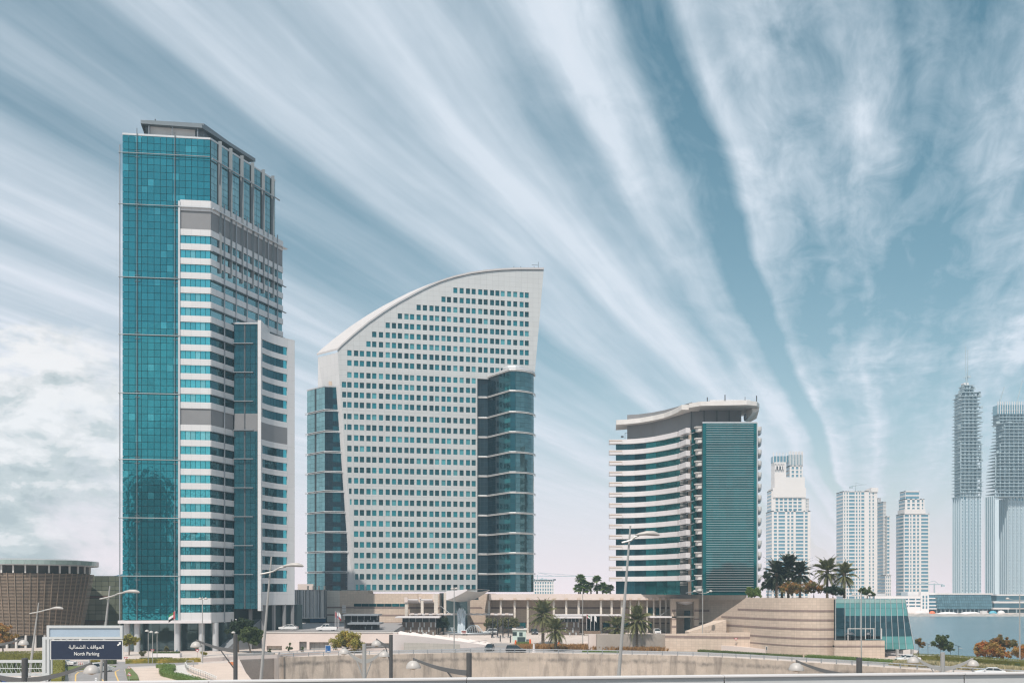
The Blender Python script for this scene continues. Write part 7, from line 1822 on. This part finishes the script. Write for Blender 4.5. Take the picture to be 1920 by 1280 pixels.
# solar lamps on the creek promenade
for i, (x, y0, yb) in enumerate(((1740, 1207, 1229), (1782, 1209, 1232), (1797, 1211, 1233))):
    lb = ('tiny promenade lamp left of the round headed tree', 'tiny promenade lamp against the creek right of the round headed tree', 'tiny promenade lamp farthest along the creek')[i]
    f = GR(x, yb); t = P(x, y0, f.y); r = thing('promenade_lamp', lb, 'street lamp', f, 'promenade lamps by the creek'); MB().tube([f, t], .05, 5).build('pole', M['grey_dk'], r); MB().beam([t+Vector((-.7, 0, .25)), t+Vector((.5, 0, -.1))], .5, .06).build('panel', M['grey_dk'], r); MB().beam([t+Vector((0, 0, -.5)), t+Vector((.8, 0, -.4))], .2, .08).build('lamp_head', dome_m, r)
rl = thing('creek_railing', 'pale low railing and kerb between the pavilion and the creek promenade', 'railing', GR(1600, 1227)); pts = gp((1500, 1224), (1560, 1227.5), (1640, 1230), (1720, 1234), (1830, 1240), (1940, 1247))
MB().beam([p+Vector((0, 0, .8)) for p in pts], .12, .16).build('rail', M['white_smooth'], rl); MB().beam([p+Vector((0, 0, .15)) for p in pts], .3, .3).build('kerb', M['pinkwall'], rl)
for p in resample([(p.x, p.y) for p in pts], 3.): MB().box(p.x-.05, p.x+.05, p.y-.05, p.y+.05, .3, .75).build('post', M['metal_lt'], rl)
# handrail down the sand bank
rl = thing('path_handrail', 'white railing curving down the sand bank beside the path', 'railing', GR(355, 1262)); pts = gp((347, 1250), (351, 1257), (362, 1262), (385, 1270), (406, 1280))
for h in (1.0, .75): MB().beam([p+Vector((0, 0, h)) for p in pts], .08, .09).build('rail', wpaint, rl)
for p in resample([(p.x, p.y) for p in pts], 1.9): MB().box(p.x-.04, p.x+.04, p.y-.04, p.y+.04, 0, 1.0).build('post', pole, rl)
f = GR(350, 1249); g2 = thing('litter_bin_frame', 'small grey metal gate frame at the top of the white railing', 'gate', f)
for x in (0, 1.3): MB().box(f.x+x-.06, f.x+x+.06, f.y-.06, f.y+.06, 0, 1.2).build('post', pole, g2)
MB().beam([f+Vector((0, 0, 1.15)), f+Vector((1.3, 0, 1.15))], .1, .1).build('rail', pole, g2); MB().beam([f+Vector((0, 0, .2)), f+Vector((1.3, 0, 1.1))], .08, .08).build('brace', pole, g2)
o = sheet('sign_tarp', [(0, 0), (1, 0), (1, 1), (0, 1)], 0, M['paving']) if False else None
a, b, c = GR(428, 1241.5), GR(446, 1241.5), GR(446, 1252)
mb = MB(); q = [Vector((a.x, a.y, .05)), Vector((b.x-.1, b.y, .05)), Vector((c.x-.1, c.y, -1.2+1.25)), ]; mb.add(q+[v+Vector((0, 0, .12)) for v in q], [(2, 1, 0), (3, 4, 5), (0, 1, 4, 3), (1, 2, 5, 4), (2, 0, 3, 5)])
tag(mb.build('orange_sheet', mat('rust_orange_sheet', (.50, .14, .03), .7), None, loc=a), 'rust orange sheet lying at the grey end of the retaining wall', 'sheet')
# ------------------------------------------------------------------ vehicles
tyre = mat('tyre_rubber', (.02, .02, .02), .85); rimm = mat('alloy_rim', (.45, .45, .46), .3, .7); carglass = mat('car_window_glass', (.02, .03, .035), .06, var=.05); lampw = mat('headlight', (.7, .72, .72), .15); lampr = mat('tail_light', (.35, .02, .02), .25)
def paint(n, c):
    m = mat(n, c, .28, .0, var=.02); b = [x for x in m.node_tree.nodes if x.type == 'BSDF_PRINCIPLED'][0]; b.inputs['Coat Weight'].default_value = .8; b.inputs['Coat Roughness'].default_value = .06; return m
def car(label, loc, rz, pm_, style='sedan', cat='car', group='cars on the roads'):
    nm = {'sedan': 'parked_car', 'suv': 'family_car', 'pickup': 'pickup_truck'}[style]
    r = thing(nm, label, cat, loc, group, rz); L, Wd = (4.8, 1.85) if style != 'pickup' else (5.3, 1.9)
    hb, hr = (.95, 1.45) if style == 'sedan' else (1.05, 1.75)
    if style == 'sedan': cab = [(-2.0, hb), (-1.2, hr-.02), (.35, hr), (1.25, hb)]
    elif style == 'suv': cab = [(-2.3, hb), (-2.05, hr-.03), (.4, hr), (1.25, hb)]
    else: cab = [(-.75, hb), (-.6, hr-.03), (.7, hr), (1.45, hb)]
    side = [(-L/2, .42), (-L/2-.02, .7), (-L/2+.08, hb-.02), (cab[0][0], hb), (cab[3][0], hb), (L/2-.55, hb-.12), (L/2-.05, .72), (L/2, .45), (L/2-.1, .26), (-L/2+.1, .26)]
    def loft(prof, ws, name, m, par):
        mb = MB(); n = len(prof); rings = []
        for w, sh in ws: rings.append([(x*(1 if sh == 0 else 1-sh*.03), w, z if z < .5 else z-sh*.06) for x, z in prof])
        vs = [v for g in rings for v in g]; fs = []
        for i in range(len(rings)-1):
            for k in range(n): fs.append((i*n+k, (i+1)*n+k, (i+1)*n+(k+1) % n, i*n+(k+1) % n))
        fs += [tuple(range(n-1, -1, -1)), tuple(range((len(rings)-1)*n, len(rings)*n))]
        mb.add(vs, fs); return mb.build(name, m, par, smooth=True, sharp=30, local=True)
    body = loft(side, [(-Wd/2, 1), (-Wd/2+.06, 0), (Wd/2-.06, 0), (Wd/2, 1)], 'body', pm_, r)
    # greenhouse: glass with a painted roof
    mb = MB(); wi, wt = Wd/2-.06, Wd/2-.28; lo = [(cab[0][0], hb), (cab[3][0], hb)]; hi = [(cab[1][0], cab[1][1]), (cab[2][0], cab[2][1])]
    vs = [(lo[0][0], -wi, hb-.01), (lo[1][0], -wi, hb-.01), (lo[1][0], wi, hb-.01), (lo[0][0], wi, hb-.01), (hi[0][0], -wt, hi[0][1]-.05), (hi[1][0], -wt, hi[1][1]-.05), (hi[1][0], wt, hi[1][1]-.05), (hi[0][0], wt, hi[0][1]-.05)]
    mb.add(vs, [(0, 1, 5, 4), (1, 2, 6, 5), (2, 3, 7, 6), (3, 0, 4, 7), (4, 5, 6, 7)]); mb.build('windows', carglass, r, local=True)
    mb = MB(); a, b = hi[0][0]-.08, hi[1][0]+.06; z = hi[1][1]
    mb.add([(a, -wt-.03, z-.09), (b, -wt-.03, z-.09), (b, wt+.03, z-.09), (a, wt+.03, z-.09), (a+.15, -wt+.1, z), (b-.15, -wt+.1, z), (b-.15, wt-.1, z), (a+.15, wt-.1, z)], [(0, 1, 5, 4), (1, 2, 6, 5), (2, 3, 7, 6), (3, 0, 4, 7), (4, 5, 6, 7), (3, 2, 1, 0)]); mb.build('roof', pm_, r, local=True)
    for s in (-1, 1):     # pillars
        for p0, p1 in (((cab[0][0]+.03, wi), (hi[0][0], wt)), ((cab[3][0]-.03, wi), (hi[1][0], wt)), (((cab[0][0]+cab[3][0])/2, wi), ((hi[0][0]+hi[1][0])/2, wt))):
            MB().beam([(p0[0], s*(p0[1]+.01), hb-.02), (p1[0], s*(p1[1]+.015), hi[0][1]-.06)], .05, .07).build('pillar', pm_, r, local=True)
        for x in (-L*.29, L*.31):
            c = Vector((x, s*(Wd/2-.12), .34)); mb = MB(); n = 16; vs = []
            for q, rr in ((-.11, .30), (-.09, .34), (.09, .34), (.11, .30)):
                for k in range(n): an = 6.2832*k/n; vs.append((c.x+math.cos(an)*rr, c.y+q, c.z+math.sin(an)*rr))
            fs = [(i*n+k, (i+1)*n+k, (i+1)*n+(k+1) % n, i*n+(k+1) % n) for i in range(3) for k in range(n)]+[tuple(range(n)), tuple(range(4*n-1, 3*n-1, -1))]
            mb.add(vs, fs); w_ = mb.build('wheel', tyre, r, local=True)
            mb = MB(); mb.add([(c.x+math.cos(6.2832*k/12)*.22, c.y+s*.118, c.z+math.sin(6.2832*k/12)*.22) for k in range(12)], [tuple(range(12))]); mb.build('rim', rimm, w_, local=True)
        MB().box(L/2-.28, L/2-.0, s*.62-.2, s*.62+.2, .66, .80).build('headlight', lampw, r, local=True); MB().box(-L/2-.03, -L/2+.12, s*.72-.14, s*.72+.14, .68, .9).build('tail_light', lampr, r, local=True)
        MB().box(cab[3][0]-.45, cab[3][0]-.2, s*(Wd/2+.08)-.09, s*(Wd/2+.08)+.09, hb+.02, hb+.18).build('mirror', pm_, r, local=True)
    if style == 'pickup': MB().box(-L/2+.08, cab[0][0]-.1, -Wd/2+.12, Wd/2-.12, hb-.0, hb+.02).build('cargo_bed', M['dark'], r, local=True)
    MB().box(L/2-.06, L/2+.03, -.5, .5, .45, .62).build('grille', M['dark'], r, local=True); MB().box(-L/2-.017, -L/2, -.26, .26, .55, .68).build('number_plate', wpaint, r, local=True)
    return r
white = paint('white_car_paint', (.75, .74, .73)); black = paint('black_car_paint', (.015, .017, .022)); grey = paint('dark_grey_car_paint', (.05, .055, .06)); blue = paint('navy_van_paint', (.02, .03, .05))
def at(px, y, z=0.): return GR(px, y, z)
car('long black estate car on the road before the guard booth', at(967, 1222.5), R(0), black, 'suv')
car('dark grey car facing the camera left of the black estate', at(918, 1220), R(-97), grey, 'suv')
car('white pickup truck parked on the terrace above the pink wall', Vector((PX(613, 252), 252, 4.61)), R(180), white, 'pickup', 'pickup truck')
car('white car on the terrace half hidden behind the leaning lamp post', Vector((PX(541, 256), 256, 4.61)), R(175), white, 'sedan')
car('white car seen from behind on the curving left road', at(188, 1259), R(62), white, 'suv')
car('white sedan beside the verge hedge below the glass pavilion', at(1702, 1240), R(178), white, 'sedan')
car('white sedan roof just above the parapet at the lower right', at(1856, 1266), R(162), white, 'sedan')
car('small white car in front of the colonnade left of the portal', Vector((PX(1232, 306), 306, 1.51)), R(-90), white, 'suv')
car('dark navy jeep between guard booth and tall palm', Vector((PX(1002, 305), 305, 1.51)), R(-85), blue, 'suv')
car('white car right of the fountain basin', Vector((PX(918, 306), 306, 1.51)), R(200), white, 'suv')
car('white car half hidden behind kerb at the left road junction', at(117, 1247.5), R(5), white, 'sedan')
# planter boat shape by the flags
def dhow():
    Y = 297.; X = lambda x: PX(x, Y); Z = lambda y: PZ(y, Y); r = thing('timber_planter', 'long brown timber planter with curved glass cover under the hotel flags', 'planter', (X(1110), Y, 1.4))
    MB().box(X(1096), X(1125.5), Y, Y+3, Z(1190), Z(1187.2)).build('plinth', M['stone_lt'], r); MB().box(X(1094.5), X(1126), Y-.1, Y+3.1, Z(1187.2), Z(1182.4)).build('box', mat('planter_timber', (.20, .14, .10), .7), r)
    mb = MB(); n = 8
    for k in range(n): a0, a1 = math.pi*k/n, math.pi*(k+1)/n; mb.add([(X(1110)-math.cos(a0)*2.0, Y+.4, Z(1182.4)+math.sin(a0)*.75), (X(1110)-math.cos(a1)*2.0, Y+.4, Z(1182.4)+math.sin(a1)*.75), (X(1110)-math.cos(a1)*2.0, Y+2.6, Z(1182.4)+math.sin(a1)*.75), (X(1110)-math.cos(a0)*2.0, Y+2.6, Z(1182.4)+math.sin(a0)*.75)], [(0, 1, 2, 3)])
    mb.build('glass_cover', M['gl_p'], r)
dhow()
# ------------------------------------------------------------------ bridge parapet at the camera
pr_ = thing('bridge_parapet', 'smooth grey concrete parapet panels along the bottom of the picture', 'parapet', (0, 11.8, 12.0)); pc = mat('parapet_concrete', (.47, .48, .48), .75, var=.06, vscale=.5); lip = mat('parapet_lip', (.58, .56, .55), .7, var=.04)
def pp(px): f_ = (px+400)/2720; Y = 10.9+1.75*f_; return Vector((PX(px, Y), Y))
js = [-400, -95, 392, 875, 1358, 1808, 2300]
for a, b in zip(js, js[1:]):
    p0, p1 = pp(a+1), pp(b-1)
    n_ = 4
    def zt_(px, Y): return PZ(1280.3-.0105*px, Y)
    d = Vector((0, .15))
    mb = MB(); mb.prism([p0[:], p1[:], (p1+d)[:], (p0+d)[:]], [11.4]*4, [zt_(a, p0.y)-.017, zt_(b, p1.y)-.017, zt_(b, p1.y)-.017, zt_(a, p0.y)-.017]); o = mb.build('parapet_panel', pc, pr_)
    q0, q1 = pp(a+.5), pp(b-.5); mb = MB(); mb.prism([(q0-Vector((0, .03)))[:], (q1-Vector((0, .03)))[:], (q1+d+Vector((0, .03)))[:], (q0+d+Vector((0, .03)))[:]], [zt_(a, q0.y)-.016, zt_(b, q1.y)-.016]+[zt_(b, q1.y)-.016, zt_(a, q0.y)-.016], [zt_(a, q0.y), zt_(b, q1.y), zt_(b, q1.y), zt_(a, q0.y)]); mb.build('coping', lip, pr_)
dk = struct(MB().prism([(-40, -6), (40, -6), (pp(2300)+Vector((20, .2)))[:], (pp(-400)+Vector((-20, .2)))[:]], 11.6, 12.35).build('bridge_deck', M['asphalt']))
for x in (-14, 16): struct(MB().obox((x, 4, zlow-.2), 2, 2, 11.6-zlow+.15).build('bridge_pier', M['concrete_gy']))
# ------------------------------------------------------------------ haze
hm = bpy.data.materials.new('haze'); hm.use_nodes = True; T = NT(hm.node_tree)
o_ = T.n('ShaderNodeOutputMaterial'); v_ = T.n('ShaderNodeVolumePrincipled'); v_.inputs['Color'].default_value = (.60, .85, 1., 1); v_.inputs['Density'].default_value = HAZE_DENS; v_.inputs['Anisotropy'].default_value = 0.
T.l(v_.outputs[0], o_.inputs['Volume'])
hz_ = MB().box(-1520, 1520, -820, 1560, -7.8, 290).build('haze', hm); hz_['kind'] = 'stuff'
